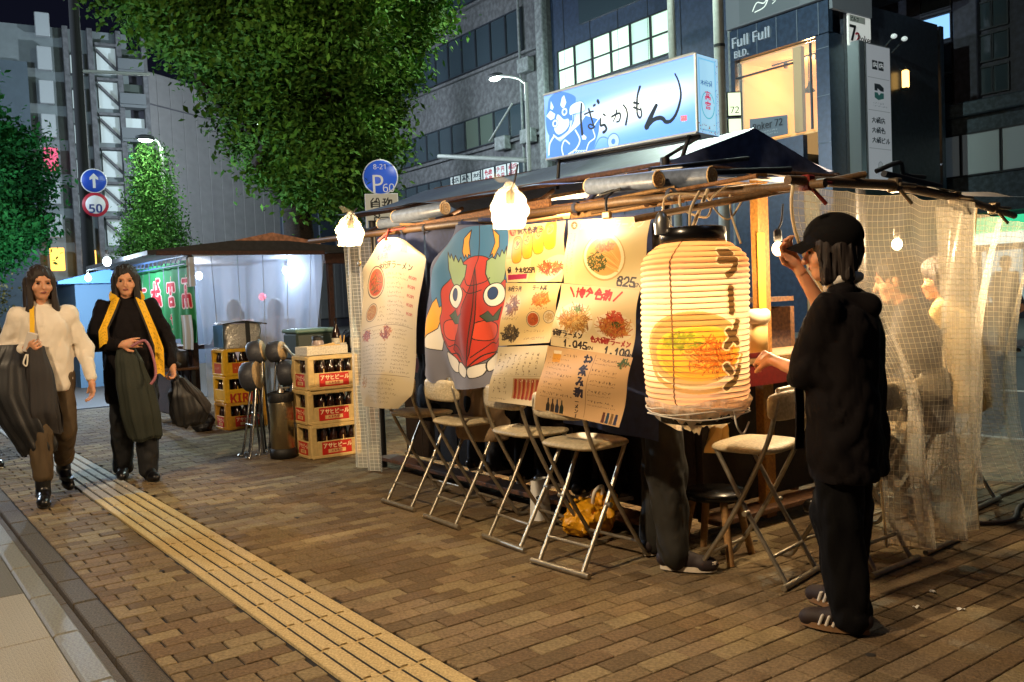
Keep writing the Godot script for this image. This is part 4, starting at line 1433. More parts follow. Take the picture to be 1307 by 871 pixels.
func build_stall() -> void:
	var wood := mat("stall_wood", "6b4526", 0.7, {"grain": 0.25, "tint": 0.45})
	var darkw := mat("dark_wood", "2e1f16", 0.7, {"grain": 0.3, "tint": 0.4})
	var plyw := mat("plywood", "b08550", 0.7, {"grain": 0.2, "tint": 0.3})
	var bamboo := mat("bamboo", "7a5a34", 0.55, {"grain": 0.1, "tint": 0.4})
	var tarp := mat("navy_tarpaulin", "4a5a86", 0.5, {"grain": 0.6, "tint": 0.3, "sheen": 0.2})
	var tarp_in := mat("tarp_brightened", "5a6890", 0.7, {"grain": 0.6, "tint": 0.3})  # gable tarpaulin brightened in colour because it catches no light
	var black := mat("black_pipe", "161516", 0.45)
	var red := mat("red_lacquer", "7d1c1a", 0.4, {"grain": 0.3, "tint": 0.2})
	var s := thing("food_stall", "near open food stall with navy tarpaulin roof, wooden posts and red counter", "stall")
	# frame
	for q in [[3.34, -3.2, 0.024, "corner_post"], [3.4, -6.5, 0.03, "post"], [5.05, -3.2, 0.03, "post"], [5.05, -6.5, 0.03, "post"]]:
		put(q[3], rod([V(q[0], 0, q[1]), V(q[0], 2.0, q[1])], q[2], 10), black, s)
	put("post", B.new().box(V(4.12, 1.0, -3.24), V(0.09, 1.95, 0.06), 0.004).done(), mat("bright_post", "b07a34", 0.6, {"grain": 0.2, "tint": 0.3}), s)
	put("notice_strip", bx(V(4.085, 1.42, -3.207), V(0.06, 0.42, 0.004)), mat("yellow_notice", "d8a62c", 0.6), s)
	# counters: one along the walkway, one along the near end
	put("counter", B.new().box(V(3.52, 0.94, -4.85), V(0.36, 0.04, 3.5), 0.006).box(V(4.2, 0.9405, -3.24), V(1.72, 0.04, 0.36), 0.006).done(), plyw, s)
	put("counter_apron", B.new().box(V(3.36, 0.86, -4.85), V(0.03, 0.11, 3.4)).box(V(4.2, 0.86, -3.08), V(1.6, 0.11, 0.03)).done(), red, s)
	put("cart_front", B.new().box(V(3.62, 0.45, -4.85), V(0.04, 0.72, 3.2)).box(V(4.3, 0.45, -3.42), V(1.3, 0.72, 0.04)).done(), darkw, s)
	for k in 12:
		put("plank", bx(V(3.59, 0.45, -6.3 + 0.262 * k), V(0.02, 0.7, 0.25), 0.004), darkw, s)
	put("foot_board", B.new().box(V(3.4, 0.09, -4.85), V(0.16, 0.03, 3.2), 0.004).box(V(4.25, 0.09, -3.22), V(1.3, 0.03, 0.16), 0.004).done(), wood, s)
	put("shelf", B.new().box(V(4.75, 1.25, -5.0), V(0.3, 0.03, 2.8)).box(V(4.75, 0.85, -5.0), V(0.3, 0.03, 2.8)).box(V(4.88, 0.6, -5.0), V(0.04, 1.2, 2.8)).done(), wood, s)
	put("cooking_range", B.new().box(V(4.25, 0.78, -4.9), V(0.5, 0.3, 2.0), 0.02).done(), mat("steel", "a8a6a0", 0.3, {"metal": 0.9}), s)
	for k in 3:
		put("stock_pot", B.new().lathe([P(0.01, 0), P(0.16, 0), P(0.165, 0.3), P(0.172, 0.31), P(0.16, 0.3), P(0.15, 0.05)], 20, V(4.22, 0.93, -4.3 - 0.5 * k)).done(), mats["steel"], s)
	# roof frame
	var rf := put("roof_frame", B.new().tube([V(3.42, 1.98, -3.25), V(3.36, 2.06, -6.7)], 0.02).tube([V(4.9, 1.99, -3.25), V(4.9, 2.0, -6.7)], 0.02).tube([V(4.14, 2.18, -3.28), V(4.14, 2.3, -6.7)], 0.02).tube([V(3.42, 1.97, -3.25), V(4.9, 1.98, -3.25)], 0.018).done(), wood, s)
	for k in 7:
		put("rafter", rod([V(2.9, 1.72 + 0.012 * k, -2.9 - 0.5 * k), V(3.42, 1.96, -3.2 - 0.5 * k)], 0.014), wood, rf)
	# main tarpaulin: two slopes with a sagging hem
	var ridge := func(z: float) -> Vector3: return V(4.14, 2.225 - (z + 3.3) * 0.025, z)
	var slope_front := func(u: float, v: float) -> Vector3:
		var z := lerpf(-6.9, -3.27, u)
		var e := V(3.27, 1.955 - (z + 3.3) * 0.036 - 0.02 * absf(sin(u * 9.0)), z)
		var p: Vector3 = e.lerp(ridge.call(z), v)
		p.y -= 0.035 * sin(v * PI) + 0.006 * sin(u * 31 + v * 4) * (1 - v) - 0.01 * sin(u * 13.0) * sin(v * 7)
		return p
	cloth("tarpaulin_front", tarp, s, slope_front, 44, 12)
	cloth("tarpaulin_rear", tarp, s, func(u: float, v: float) -> Vector3:
		var z := lerpf(-6.9, -3.27, u)
		var p: Vector3 = V(4.92, 2.0 + 0.01 * sin(u * 20), z).lerp(ridge.call(z), v)
		p.y -= 0.02 * sin(v * PI)
		return p, 30, 8)
	cloth("gable_cloth", tarp_in, s, func(u: float, v: float) -> Vector3:
		var top: Vector3 = V(3.38, 1.985, -3.262).lerp(ridge.call(-3.262), u * 2) if u < 0.5 else (ridge.call(-3.262) as Vector3).lerp(V(4.88, 1.995, -3.262), u * 2 - 1)
		top.y -= 0.004
		return V(top.x, lerpf(top.y, 1.93 + 0.03 * sin(u * 9.0) + 0.05 * sin(u * PI), v), -3.262 + 0.02 * sin(u * 14) * v), 24, 6)
	# lean-to flaps over the seats, carried by the outer poles
	var flap := mat("flap_sheet", "39445c", 0.55, {"grain": 0.5, "tint": 0.4})
	cloth("flap_front", flap, s, func(u: float, v: float) -> Vector3:
		var z := lerpf(-6.6, -2.35, u)
		var a := V(2.86, 1.735 - (z + 2.06) * 0.022, z)
		var p := a.lerp(V(3.32, 1.86 - (z + 3.3) * 0.025, minf(z, -3.2) if v > 0.5 else z), v)
		p.y -= 0.02 * sin(v * PI) + 0.006 * sin(u * 40)
		return p, 40, 6)
	cloth("flap_end", flap, s, func(u: float, v: float) -> Vector3:
		var x := lerpf(2.9, 5.0, u)
		var p := V(x, 1.735 + 0.0 * u, -2.07 - 0.1 * u).lerp(V(maxf(x, 3.4), 1.955, -3.24), v)
		p.y -= 0.025 * sin(v * PI) + 0.006 * sin(u * 23)
		return p, 30, 6)
	put("front_pole", rod([V(2.86, 1.83, -6.5), V(2.875, 1.775, -4.4), V(2.87, 1.745, -3.0), V(2.93, 1.7, -2.0)], [0.02, 0.022, 0.021, 0.018]), bamboo, s)
	put("end_pole", rod([V(2.8, 1.715, -2.07), V(3.6, 1.735, -2.12), V(4.3, 1.71, -2.2), V(5.15, 1.66, -2.34)], [0.018, 0.022, 0.021, 0.018]), bamboo, s)
	put("tip_brace", rod([V(2.55, 1.62, -2.62), V(2.9, 1.69, -2.25), V(3.3, 1.76, -2.07)], 0.014), bamboo, s)
	# lit boards and slats under the front eave
	for k in 4:
		put("eave_board", bx(V(2.93 + 0.03 * (k & 1), 1.81 - 0.034 * k + (0.02 if k == 2 else 0.0), -4.5 + 0.16 * k), V(0.024, 0.045, [1.75, 1.5, 1.2, 0.9][k]), 0.004), plyw if k & 1 else mat("straw_board", "a06a34", 0.75, {"grain": 0.12, "tint": 0.5}), s)
	for k in 9:
		var z := -5.2 + 0.27 * k
		put("eave_stick", rod([V(2.9 + rng.randf() * 0.06, 1.79 + rng.randf() * 0.06 - 0.01 * k, z), V(2.92 + rng.randf() * 0.1, 1.8 + rng.randf() * 0.06 - 0.01 * k, z + rng.randf_range(0.4, 0.9))], rng.randf_range(0.006, 0.013), 6), [plyw, bamboo, mats["straw_board"]][k % 3], s)
	put("eave_board", bx(V(2.95, 1.735, -3.1), V(0.03, 0.05, 0.75), 0.004), plyw, s)
	put("ceiling_board", bx(V(3.95, 1.93, -4.9), V(1.0, 0.02, 3.0)), plyw, s)
	# ties on the poles
	for k in 5:
		var z: float = [-5.05, -4.78, -4.35, -3.35, -2.72][k]
		var q := V(2.872, 1.79 - 0.012 * k, z)
		put("tie", B.new().lathe([P(0.027, -0.012), P(0.03, 0), P(0.027, 0.012)], 10).done(), mat("dark_cloth_tie", "262a3a", 0.8), s, q, V(PI / 2, 0, 0))
	for k in 4:
		var q: Vector3 = [V(2.93, 1.71, -2.08), V(3.6, 1.735, -2.12), V(4.25, 1.712, -2.2), V(4.8, 1.685, -2.28)][k]
		put("clamp", B.new().box(q, V(0.045, 0.06, 0.05), 0.006).box(q + V(0.05, 0.0, 0.03), V(0.13, 0.016, 0.012), 0.004).tube([q + V(0.0, -0.02, 0.02), q + V(0.06, -0.08, 0.04)], 0.008).done(), mat("clamp_steel", "8a7a62", 0.4, {"metal": 0.7}) if k else mat("red_clamp", "7a2218", 0.5), s)
	# black pipes stacked on the corner of the flap
	put("loose_pipe", rod([V(3.0, 1.86, -2.9), V(3.95, 1.93, -2.9)], 0.014), black, s)
	put("loose_pipe", rod([V(3.05, 1.9, -3.02), V(3.8, 2.0, -3.05)], 0.012), black, s)
	put("loose_pipe", rod([V(3.9, 1.83, -2.35), V(4.4, 1.79, -2.35)], 0.016), black, s)
	put("loose_pipe", rod(bend([V(4.0, 1.86, -2.45), V(4.12, 1.9, -2.4), V(4.2, 1.85, -2.42), V(4.35, 1.84, -2.4)]), 0.012), black, s)
	# knotted cord and plastic at the lantern's corner
	put("cord_tangle", B.new().tube(bend([V(2.82, 1.73, -2.62), V(2.75, 1.66, -2.55), V(2.82, 1.62, -2.48), V(2.85, 1.7, -2.5), V(2.74, 1.72, -2.62), V(2.72, 1.6, -2.6), V(2.79, 1.56, -2.52)]), 0.005, 5).done(), mat("cord", "b09a78", 0.8), s)
	put("cord_tangle", B.new().tube(bend([V(2.86, 1.74, -2.4), V(2.78, 1.68, -2.42), V(2.83, 1.6, -2.38), V(2.9, 1.68, -2.36)]), 0.004, 5).done(), mats["cord"], s)
	# rolled blinds lying on the eave
	var roll_out := mat("blind_outside", "707c90", 0.4, {"grain": 0.3, "tint": 0.3})
	var roll_in := mat("blind_edge", "d6b078", 0.6)
	for q in [[V(2.93, 1.895, -5.25), V(2.98, 1.9, -4.72), 0.045, "thick rolled vinyl blind lying at the far end of the front eave"], [V(2.9, 1.865, -5.42), V(3.02, 1.87, -4.95), 0.034, "thin rolled blind under another at the far end of the front eave"],
			[V(2.92, 1.85, -3.3), V(2.9, 1.82, -2.82), 0.04, "rolled blind lying on the eave above the ramen poster"], [V(2.98, 1.845, -3.1), V(3.02, 1.815, -2.62), 0.042, "rolled blind on the eave above the paper lantern"]]:
		var r := thing("rolled_blind", q[3], "blind", Vector3.ZERO, 0, "rolled blinds on the eave")
		put("roll", B.new().tube([q[0], q[1]], q[2], 16, false).done(), roll_out, r)
		var d: Vector3 = (q[1] - q[0]).normalized()
		for e in [q[0], q[1]]:
			var ends := B.new()
			var sp := []
			for k in 30:
				var a := k * 0.6
				sp.append(e + (V(0, 1, 0) * cos(a) + d.cross(V(0, 1, 0)) * sin(a)) * q[2] * (1.0 - k / 34.0) + d * (0.004 if e == q[1] else -0.004))
			ends.tube(sp, 0.0045, 5)
			ends.tube([e - d * 0.004, e + d * 0.002], q[2] * 0.93, 14)
			put("wound_edge", ends.done(), roll_in, r)
	# lit sign on the roof
	build_roof_sign(black)

func build_roof_sign(black: Material) -> void:
	var g := thing("roof_sign", "long lit pale blue sign box with brushed dark characters on the stall roof", "sign")
	var W := 1024
	var H := 352
	var im := Image.create(W, H, false, Image.FORMAT_RGB8)
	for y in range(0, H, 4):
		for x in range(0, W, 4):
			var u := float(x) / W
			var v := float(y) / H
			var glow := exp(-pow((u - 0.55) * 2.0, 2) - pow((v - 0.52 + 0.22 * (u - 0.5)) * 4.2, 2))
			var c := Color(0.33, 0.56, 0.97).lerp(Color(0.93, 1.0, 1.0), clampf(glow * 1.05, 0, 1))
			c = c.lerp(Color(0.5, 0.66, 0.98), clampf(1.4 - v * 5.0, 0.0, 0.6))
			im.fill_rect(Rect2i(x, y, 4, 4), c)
	var cv := Cv.new(8, 8, Color.WHITE)
	cv.im = im
	var sp := func(t: String) -> Array:                     # measured on the face, straightened
		var out := []
		for w in t.split(" ", false):
			var q := w.split(",")
			var u := (float(q[0]) - 65.0) / 1020.0
			out.append(Vector2(u * W, (float(q[1]) - (385.0 - 300.0 * u)) / (420.0 + 95.0 * u) * H))
		return out
	# a printed festival dancer in a dragon mask, in two blues
	var b := C("3f74d8")
	var wv := C("b8d8fa")
	cv.poly(Cv.round_curve(sp.call("72,560 90,470 110,400 190,352 300,372 310,420 300,520 250,600 150,660 90,640")), b)
	cv.poly(sp.call("95,640 180,680 330,560 380,500 480,520 470,600 420,740 300,760 120,790 80,780"), b)
	cv.shape(Cv.round_curve(sp.call("150,540 170,500 215,530 250,525 255,565 220,610 165,635 135,600")), wv, 3, b)
	cv.shape(sp.call("190,440 205,390 225,370 240,420 215,470"), wv, 2, b)
	cv.shape(sp.call("110,470 118,415 140,455 130,475"), wv, 2, b)
	cv.shape(sp.call("75,520 110,480 150,500 140,530 110,545 90,530"), wv, 2, b)
	for e in ["222,482", "145,563"]:
		var c0: Vector2 = sp.call(e)[0]
		cv.shape(Cv.oval(c0.x, c0.y, 24, 22), wv, 4, b)
		cv.shape(Cv.oval(c0.x, c0.y, 11, 11), b)
	cv.shape(Cv.round_curve(sp.call("265,450 300,420 350,405 375,430 370,470 300,490 262,500")), wv, 3, b)
	for k in 6:
		cv.line(sp.call("%d,%d %d,%d" % [285 + k * 14, 500, 282 + k * 14, 555]), 5, wv, 2)
	cv.curve(sp.call("130,640 170,660 230,630 262,580 270,540"), 9, wv)
	cv.curve(sp.call("85,770 95,700 130,650"), 12, wv)
	cv.curve(sp.call("200,770 190,720 215,670 250,690"), 9, wv)
	cv.curve(sp.call("240,760 300,720 330,660 300,600"), 10, wv)
	cv.curve(sp.call("370,745 395,680 440,640 430,580 470,520"), 7, wv)
	cv.curve(sp.call("420,740 470,650 520,640 560,680 565,700"), 6, b)
	for k in 5:
		cv.curve(sp.call("%d,%d %d,%d %d,%d" % [265 + k * 22, 770 - k * 6, 290 + k * 16, 730, 320 + k * 14, 760 - k * 8]), 4, wv)
		cv.poly(sp.call("%d,620 %d,640 %d,660" % [340 + k * 4, 380, 350 + k * 6]), wv)
	cv.shape(Cv.oval(505, 322, 40, 40), C("8fb4ee"), 5, b)
	cv.shape(Cv.oval(505, 322, 14, 14), b)
	# brushed name
	var ink := C("16222c")
	for st in [["352,425 344,520 350,622", 13, 18], ["372,492 402,478 436,468", 9, 9], ["404,455 428,540 436,572 412,584 396,568 414,556 444,572", 12, 8], ["440,432 450,426", 12, 12], ["470,398 476,410", 17, 17], ["508,486 520,494", 11, 8], ["486,516 484,560 510,556 524,580 512,600 502,604", 11, 15],
			["564,500 596,482 618,478 622,498 612,528 596,534", 12, 9], ["598,456 592,490 572,532", 10, 7], ["642,420 662,448 668,490 656,548", 8, 14], ["755,300 736,370 732,470 746,504 760,484 756,440", 14, 9], ["714,404 746,412", 13, 9], ["712,436 752,452", 12, 8],
			["852,424 820,490 790,562", 20, 32], ["790,562 830,520 868,504 892,512 905,530 935,526 965,486 988,420 1000,350 990,270 970,216", 24, 8]]:
		cv.curve(sp.call(st[0]), st[1], ink, st[2])
	for k in 9:
		cv.print_rows(732 + 18 * k, 122 - k * 0, 14, 1, 12, ink, rng)
	var st0: Array = sp.call("994,492 1030,488 1030,524 994,528")
	cv.shape(st0, C("c86070"), 0)
	cv.print_rows(st0[0].x + 6, st0[0].y + 5, 22, 2, 11, C("f0e8f0"), rng)
	cv.line([P(0, 2), P(W, 2)], 5, C("f4fcff"))
	cv.line([P(W - 3, 0), P(W - 3, H)], 6, C("e8f4fc"))
	var c3 := V(3.6, 0, 0)
	var a := V(3.6, 2.6, -4.47)
	var bb := V(3.6, 2.555, -3.21)
	var dn := V(0, -0.405, 0)
	var back := V(0.17, -0.012, 0)
	put("case", B.new().quad(a, a + back, bb + back, bb).quad(a + dn, bb + dn, bb + dn + back, a + dn + back).quad(a + back, a + back + dn, bb + back + dn, bb + back).quad(a, a + dn, a + dn + back, a + back).done(), mat("sign_case_metal", "c8d4dc", 0.4, {"metal": 0.5}), g)
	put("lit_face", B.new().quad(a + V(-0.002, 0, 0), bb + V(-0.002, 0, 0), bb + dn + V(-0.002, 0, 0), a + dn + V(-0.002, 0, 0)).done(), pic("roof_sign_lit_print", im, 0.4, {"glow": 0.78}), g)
	var ev := Cv.new(160, 384, C("a4d4f4"))
	ev.poly(pts2("18,14 142,14 142,370 18,370"), C("7cc4ec"))
	ev.poly(pts2("26,22 134,22 134,362 26,362"), C("a8dcf6"))
	ev.text("本格焼", 28, 118, 28, 4, C("3a6a9c"))
	ev.line(Cv.oval(80, 240, 46, 66), 5, C("50b0c0"))
	ev.text("高宮ミ", 56, 170, 44, 6, C("d04868"), true)
	for k in 40:
		ev.dot(rng.randf_range(10, 150), rng.randf_range(330, 380), rng.randf_range(1, 4), C("8a7868"))
		ev.dot(rng.randf_range(140, 156), rng.randf_range(10, 380), rng.randf_range(1, 3), C("70685c"))
	put("lit_end", B.new().quad(bb + V(0, 0, 0.003), bb + back + V(0, 0, 0.003), bb + back + dn + V(0, 0, 0.003), bb + dn + V(0, 0, 0.003)).done(), pic("sign_end_lit_print", ev.im, 0.4, {"glow": 0.65}), g)
	var fr := B.new()
	for e in [a, a + dn]:
		fr.tube([e + V(-0.004, 0, 0), e + (bb - a) + V(-0.004, 0, 0)], 0.008, 6)
	fr.tube([bb + V(-0.004, 0, 0.004), bb + dn + V(-0.004, 0, 0.004)], 0.008, 6)
	put("trim", fr.done(), mat("sign_trim", "d8e8f0", 0.35, {"metal": 0.4}), g)
	put("stand", B.new().tube([V(3.64, 2.19, -4.4), V(3.62, 2.0, -4.4)], 0.012).tube([V(3.64, 2.16, -3.3), V(3.62, 2.02, -3.35)], 0.012).tube([V(3.66, 2.18, -4.45), V(3.66, 2.14, -3.25)], 0.01).tube([V(3.72, 2.15, -3.3), V(3.75, 2.08, -3.6)], 0.01).done(), black, g)
	var l := AreaLight3D.new()
	l.name = "sign_light"
	l.area_size = Vector2(1.2, 0.38)
	l.light_color = Color("b4d0ff")
	l.light_energy = 0.55
	l.shadow_enabled = true
	l.position = V(3.57, 2.37, -3.84)
	l.rotation = V(0, PI / 2, 0)
	g.add_child(l)

# ---------------------------------------------------------------- printed sheets, banner and lantern
func hang(called: String, label: String, kind: String, x: float, c: Array, m: Material, group := "", bulge := 0.012, folds := 0.0, sub := "sheet") -> Node3D:
	# a sheet hung over the walkway: four corners (z, y) from top left, facing -x
	var t := thing(called, label, kind, Vector3.ZERO, 0, group)
	put(sub, B.new().sheet(func(u: float, v: float) -> Vector3:
		var a: Vector2 = (c[0] as Vector2).lerp(c[1], u)
		var b: Vector2 = (c[3] as Vector2).lerp(c[2], u)
		var p := a.lerp(b, v)
		var off := -bulge * sin(u * PI) * (0.5 + 0.5 * sin(v * 5.0 + x * 40)) - folds * (0.35 + v) * sin(u * 11.0 + v * 1.5) + bulge * 0.6 * sin(v * 7 + u * 3)
		return V(x + off, p.y, p.x), 30, 24).done(), m, t)
	return t

func food_bowl(cv: Cv, x: float, y: float, r: float, broth: Color, noodles: Array, rim := Color("5a4a3a")) -> void:
	cv.shape(Cv.oval(x, y, r * 1.08, r), rim)
	cv.shape(Cv.oval(x, y, r, r * 0.92), C("e8dcc0"))
	cv.shape(Cv.oval(x, y, r * 0.9, r * 0.82), broth)
	cv.heap(x, y, r * 0.7, r * 0.62, noodles, 60, r * 0.22, maxf(1.5, r * 0.045), rng)

func build_prints() -> void:
	var ink := C("2a1c14")
	var red := C("b8281e")
	var noodle := [C("e0b460"), C("d89a48"), C("ecca84"), C("c88a3c")]
	var meat := [C("b8502a"), C("d0703a"), C("e09048"), C("943a1e")]
	var o := {"back": "2c2820"}
	var op := {"back": "2c2820", "dull": "cfc6b4"}
	# blue shop curtain behind the sheets
	var navy := mat("navy_cloth", "27345e", 0.85, {"grain": 0.4, "tint": 0.25, "sheen": 0.3})
	for k in 4:
		var z0: float = [-5.46, -4.82, -4.2, -3.52][k]
		var z1: float = [-4.84, -4.22, -3.54, -2.86][k]
		var low: float = [1.0, 0.98, 0.9, 0.66][k]
		hang("shop_curtain", ["navy shop curtain panel behind the long menu scroll", "navy shop curtain panel behind the dragon mask banner", "navy shop curtain panel behind the egg roll posters", "navy shop curtain panel behind the ramen posters, beside the lantern"][k], "curtain", 2.885, [P(z0, 1.8 - 0.03 * k), P(z1, 1.77 - 0.03 * k), P(z1, low - 0.01), P(z0, low + 0.02)], navy, "navy curtain panels", 0.01, 0.012, "cloth")
	# long menu scroll
	var cv := Cv.new(384, 640, C("e4dac4"))
	cv.stain(160, C("cfc2a8"), rng)
	cv.text("名物", 150, 22, 26, 3, C("3a4a8a"))
	cv.text("飲み物", 120, 52, 24, 3, C("4a5a9a"))
	cv.poly(pts2("260,20 292,20 292,52 260,52"), C("3a4a9a"))
	cv.text("本格豚ラーメン", 130, 84, 28, 4, ink)
	food_bowl(cv, 98, 150, 62, C("d8602a"), [C("e88a3a"), C("f0b060"), C("c04a1e"), C("6a7a30")])
	food_bowl(cv, 70, 262, 36, C("b07a30"), noodle)
	cv.heap(50, 352, 30, 22, meat, 50, 10, 4, rng)
	cv.heap(190, 352, 36, 24, meat, 50, 10, 4, rng)
	cv.heap(46, 540, 26, 26, noodle, 40, 8, 3, rng)
	for k in 5:
		cv.print_rows(180, 128 + 34 * k, 130, 1, 12, ink, rng)
		cv.text("850円", 316, 128 + 34 * k, 13, 2, red)
		cv.print_rows(180, 144 + 34 * k, 150, 1, 9, C("4a3c30"), rng)
	cv.print_rows(120, 250, 40, 4, 10, ink, rng)
	cv.print_rows(182, 296, 176, 2, 10, C("3a2e24"), rng)
	cv.line([P(20, 322), P(360, 322)], 2, ink)
	cv.print_rows(90, 336, 70, 3, 9, ink, rng)
	cv.print_rows(236, 336, 110, 3, 9, ink, rng)
	for k in 3:
		cv.print_rows(22 + 114 * k, 392, 102, 8, 9, C("32261c"), rng)
	cv.line([P(20, 510), P(360, 510)], 2, ink)
	cv.print_rows(84, 522, 264, 6, 11, C("32261c"), rng)
	var t := thing("menu_scroll", "long cream vinyl menu scroll with noodle bowls, hung left of the dragon mask banner", "menu")
	put("sheet", B.new().sheet(func(u: float, v: float) -> Vector3:
		var side := lerpf(-5.462, -5.637, v) if v > 0.08 else -5.462 + (0.08 - v) * 2.2
		var right := lerpf(-4.645, -4.801, v) if v > 0.06 else -4.645 - (0.06 - v) * 2.4
		if v > 0.9:
			side += (v - 0.9) * 0.9
			right -= (v - 0.9) * 1.6
		var z := lerpf(side, right, u)
		return V(2.76 - 0.025 * sin(u * PI * 0.9) + 0.03 * sin(v * 3 + u * 2) + 0.012 * sin(v * 9 - u * 5), lerpf(1.745, 0.645, v) - 0.09 * pow(absf(u - 0.5) * 2, 2.0) * (1 - v) + 0.03 * (u - 0.4) * v, z), 24, 40).done(), pic("menu_scroll_print", cv.im, 0.45, op), t)
	put("grommet", B.new().lathe([P(0.02, 0), P(0.022, 0.004), P(0.012, 0.006)], 14, Vector3.ZERO).done(), mat("brass", "a8843c", 0.3, {"metal": 0.9}), t, V(2.7, 1.6, -5.36), V(0, 0, PI / 2))
	put("ribbon", B.new().tube(bend([V(2.74, 1.73, -5.16), V(2.8, 1.79, -5.1), V(2.86, 1.8, -5.0)]), 0.008, 6).tube(bend([V(2.74, 1.73, -5.06), V(2.8, 1.8, -5.12), V(2.86, 1.79, -5.2)]), 0.008, 6).done(), mat("ribbon_red", "8a3a34", 0.7), t)
	build_dragon()
	# three sheets of side dishes
	cv = Cv.new(320, 256, C("e2c48a"))
	cv.poly(pts2("0,150 150,150 120,256 0,256"), C("ecd8a8"))
	for k in 4:
		var x := 62 + 62 * k
		var y := 110 - 18 * k
		cv.shape(Cv.round_curve(pts2("%d,%d %d,%d %d,%d %d,%d" % [x - 26, y - 46, x + 24, y - 52, x + 30, y + 44, x - 20, y + 52])), C("e8a828"), 3, C("a86818"))
		cv.shape(Cv.oval(x, y - 26, 20, 24, 0.2), C("f0c860"), 3, C("b87a20"))
		cv.heap(x, y - 26, 12, 14, [C("d85a28"), C("e87a3a")], 14, 5, 4, rng)
	cv.shape(Cv.oval(250, 200, 92, 46, -0.5), C("e8d0b0"))
	cv.heap(250, 196, 66, 26, [C("e06030"), C("d84a28"), C("f08848")], 110, 12, 4, rng)
	cv.shape(Cv.oval(28, 26, 20, 20), red)
	cv.text("名", 16, 12, 26, 3, C("f0e0c0"))
	cv.text("焼大名物ら", 56, 10, 30, 5, ink)
	cv.text("焼き多本825円", 10, 188, 26, 5, ink, false, 0.8)
	cv.poly(pts2("10,222 120,218 116,240 8,246"), C("b02a5a"))
	var g3 := "food posters hung on the stall"
	hang("food_poster", "poster of yellow egg rolls and orange roe, top of the middle column", "poster", 2.70, [P(-3.691, 1.691), P(-3.230, 1.675), P(-3.272, 1.393), P(-3.725, 1.408)], pic("egg_roll_print", cv.im, 0.4, op), g3)
	cv = Cv.new(320, 256, C("e6cf98"))
	cv.text("本格ラ円", 14, 12, 22, 4, ink)
	cv.text("ラーめ高", 170, 8, 20, 4, ink)
	cv.shape(Cv.oval(66, 92, 54, 48), C("ead8b0"))
	cv.heap(62, 92, 40, 36, [C("a06828"), C("c08838"), C("8a5420")], 70, 12, 5, rng)
	cv.heap(234, 66, 48, 26, [C("e09030"), C("d87a28"), C("f0b050")], 70, 12, 5, rng)
	food_bowl(cv, 200, 150, 34, C("c05a28"), meat)
	food_bowl(cv, 286, 142, 28, C("e0d0b0"), noodle)
	cv.heap(66, 208, 50, 32, [C("5a4a34"), C("7a6848"), C("40382c")], 90, 10, 5, rng)
	cv.print_rows(10, 138, 130, 1, 14, ink, rng)
	cv.print_rows(150, 196, 150, 1, 12, ink, rng)
	cv.print_rows(150, 226, 140, 1, 12, ink, rng)
	cv.print_rows(180, 100, 110, 1, 10, ink, rng)
	hang("food_poster", "poster of small brown dishes, middle of the middle column", "poster", 2.69, [P(-3.714, 1.405), P(-3.272, 1.385), P(-3.373, 1.103), P(-3.806, 1.080)], pic("side_dish_print", cv.im, 0.4, op), g3)
	cv = Cv.new(320, 256, C("e8dcc0"))
	for k in 8:
		cv.print_rows(18 + 36 * k, 26, 84, 1, 17, C("5a4630"), rng, true)
		cv.print_rows(18 + 36 * k, 118, 18, 1, 8, ink, rng)
	for k in 3:
		cv.print_rows(22 + 34 * k, 140, 76, 1, 18, C("6a5640"), rng, true)
	cv.poly(pts2("150,140 306,136 300,232 142,232"), C("caa070"))
	for k in 6:
		cv.line([P(166 + 24 * k, 150), P(160 + 24 * k, 226)], 16, C("a83a20").lightened(0.12 * (k & 1)))
		cv.line([P(172 + 24 * k, 154), P(166 + 24 * k, 220)], 4, C("d87040"))
	cv.print_rows(170, 144, 100, 1, 13, C("fff0d8"), rng)
	cv.line([P(8, 132), P(310, 128)], 2, C("a89070"))
	cv.print_rows(20, 236, 110, 1, 9, ink, rng)
	hang("food_poster", "pale poster of skewers, bottom of the middle column", "poster", 2.68, [P(-3.793, 1.075), P(-3.373, 1.091), P(-3.467, 0.785), P(-3.914, 0.786)], pic("skewer_print", cv.im, 0.4, op), g3)
	# three big sheets of noodles and drinks
	cv = Cv.new(400, 288, C("e0cfa0"))
	cv.poly(pts2("60,44 400,44 400,288 60,288"), C("d8c898"))
	cv.shape(Cv.oval(34, 24, 18, 18), C("a83a20"))
	cv.text("本", 24, 14, 20, 3, C("f0e0c0"))
	cv.text("アゴだし豚ラーメン", 62, 8, 34, 5, C("f6ecd0"))
	cv.print_rows(36, 60, 190, 1, 12, ink, rng, true)
	cv.print_rows(14, 60, 210, 1, 9, C("5a4a34"), rng, true)
	cv.shape(Cv.oval(206, 160, 104, 102), C("b89a60"))
	cv.shape(Cv.oval(206, 158, 98, 96), C("f0e4c4"))
	cv.shape(Cv.oval(206, 158, 84, 82), C("dca860"))
	for k in 26:
		cv.curve([P(170 + rng.randf() * 20, 120 + k * 2), P(220 + rng.randf() * 14, 110 + k * 4), P(270 + rng.randf() * 10, 170 + k * 2)], 2.5, (noodle[k % 4] as Color).lightened(0.1))
	cv.heap(174, 180, 46, 40, [C("4a5a28"), C("62743a"), C("384820")], 130, 6, 4, rng)
	cv.heap(206, 112, 50, 22, [C("e8a888"), C("d88a68")], 40, 14, 6, rng)
	cv.text("825", 268, 232, 44, 8, ink)
	cv.text("YEN", 352, 256, 18, 3, ink)
	hang("food_poster", "big ramen poster priced 825, top of the right-hand column", "poster", 2.69, [P(-3.203, 1.674), P(-2.663, 1.641), P(-2.742, 1.331), P(-3.255, 1.385)], pic("ramen_print", cv.im, 0.4, op), g3)
	cv = Cv.new(400, 288, C("ead8b0"))
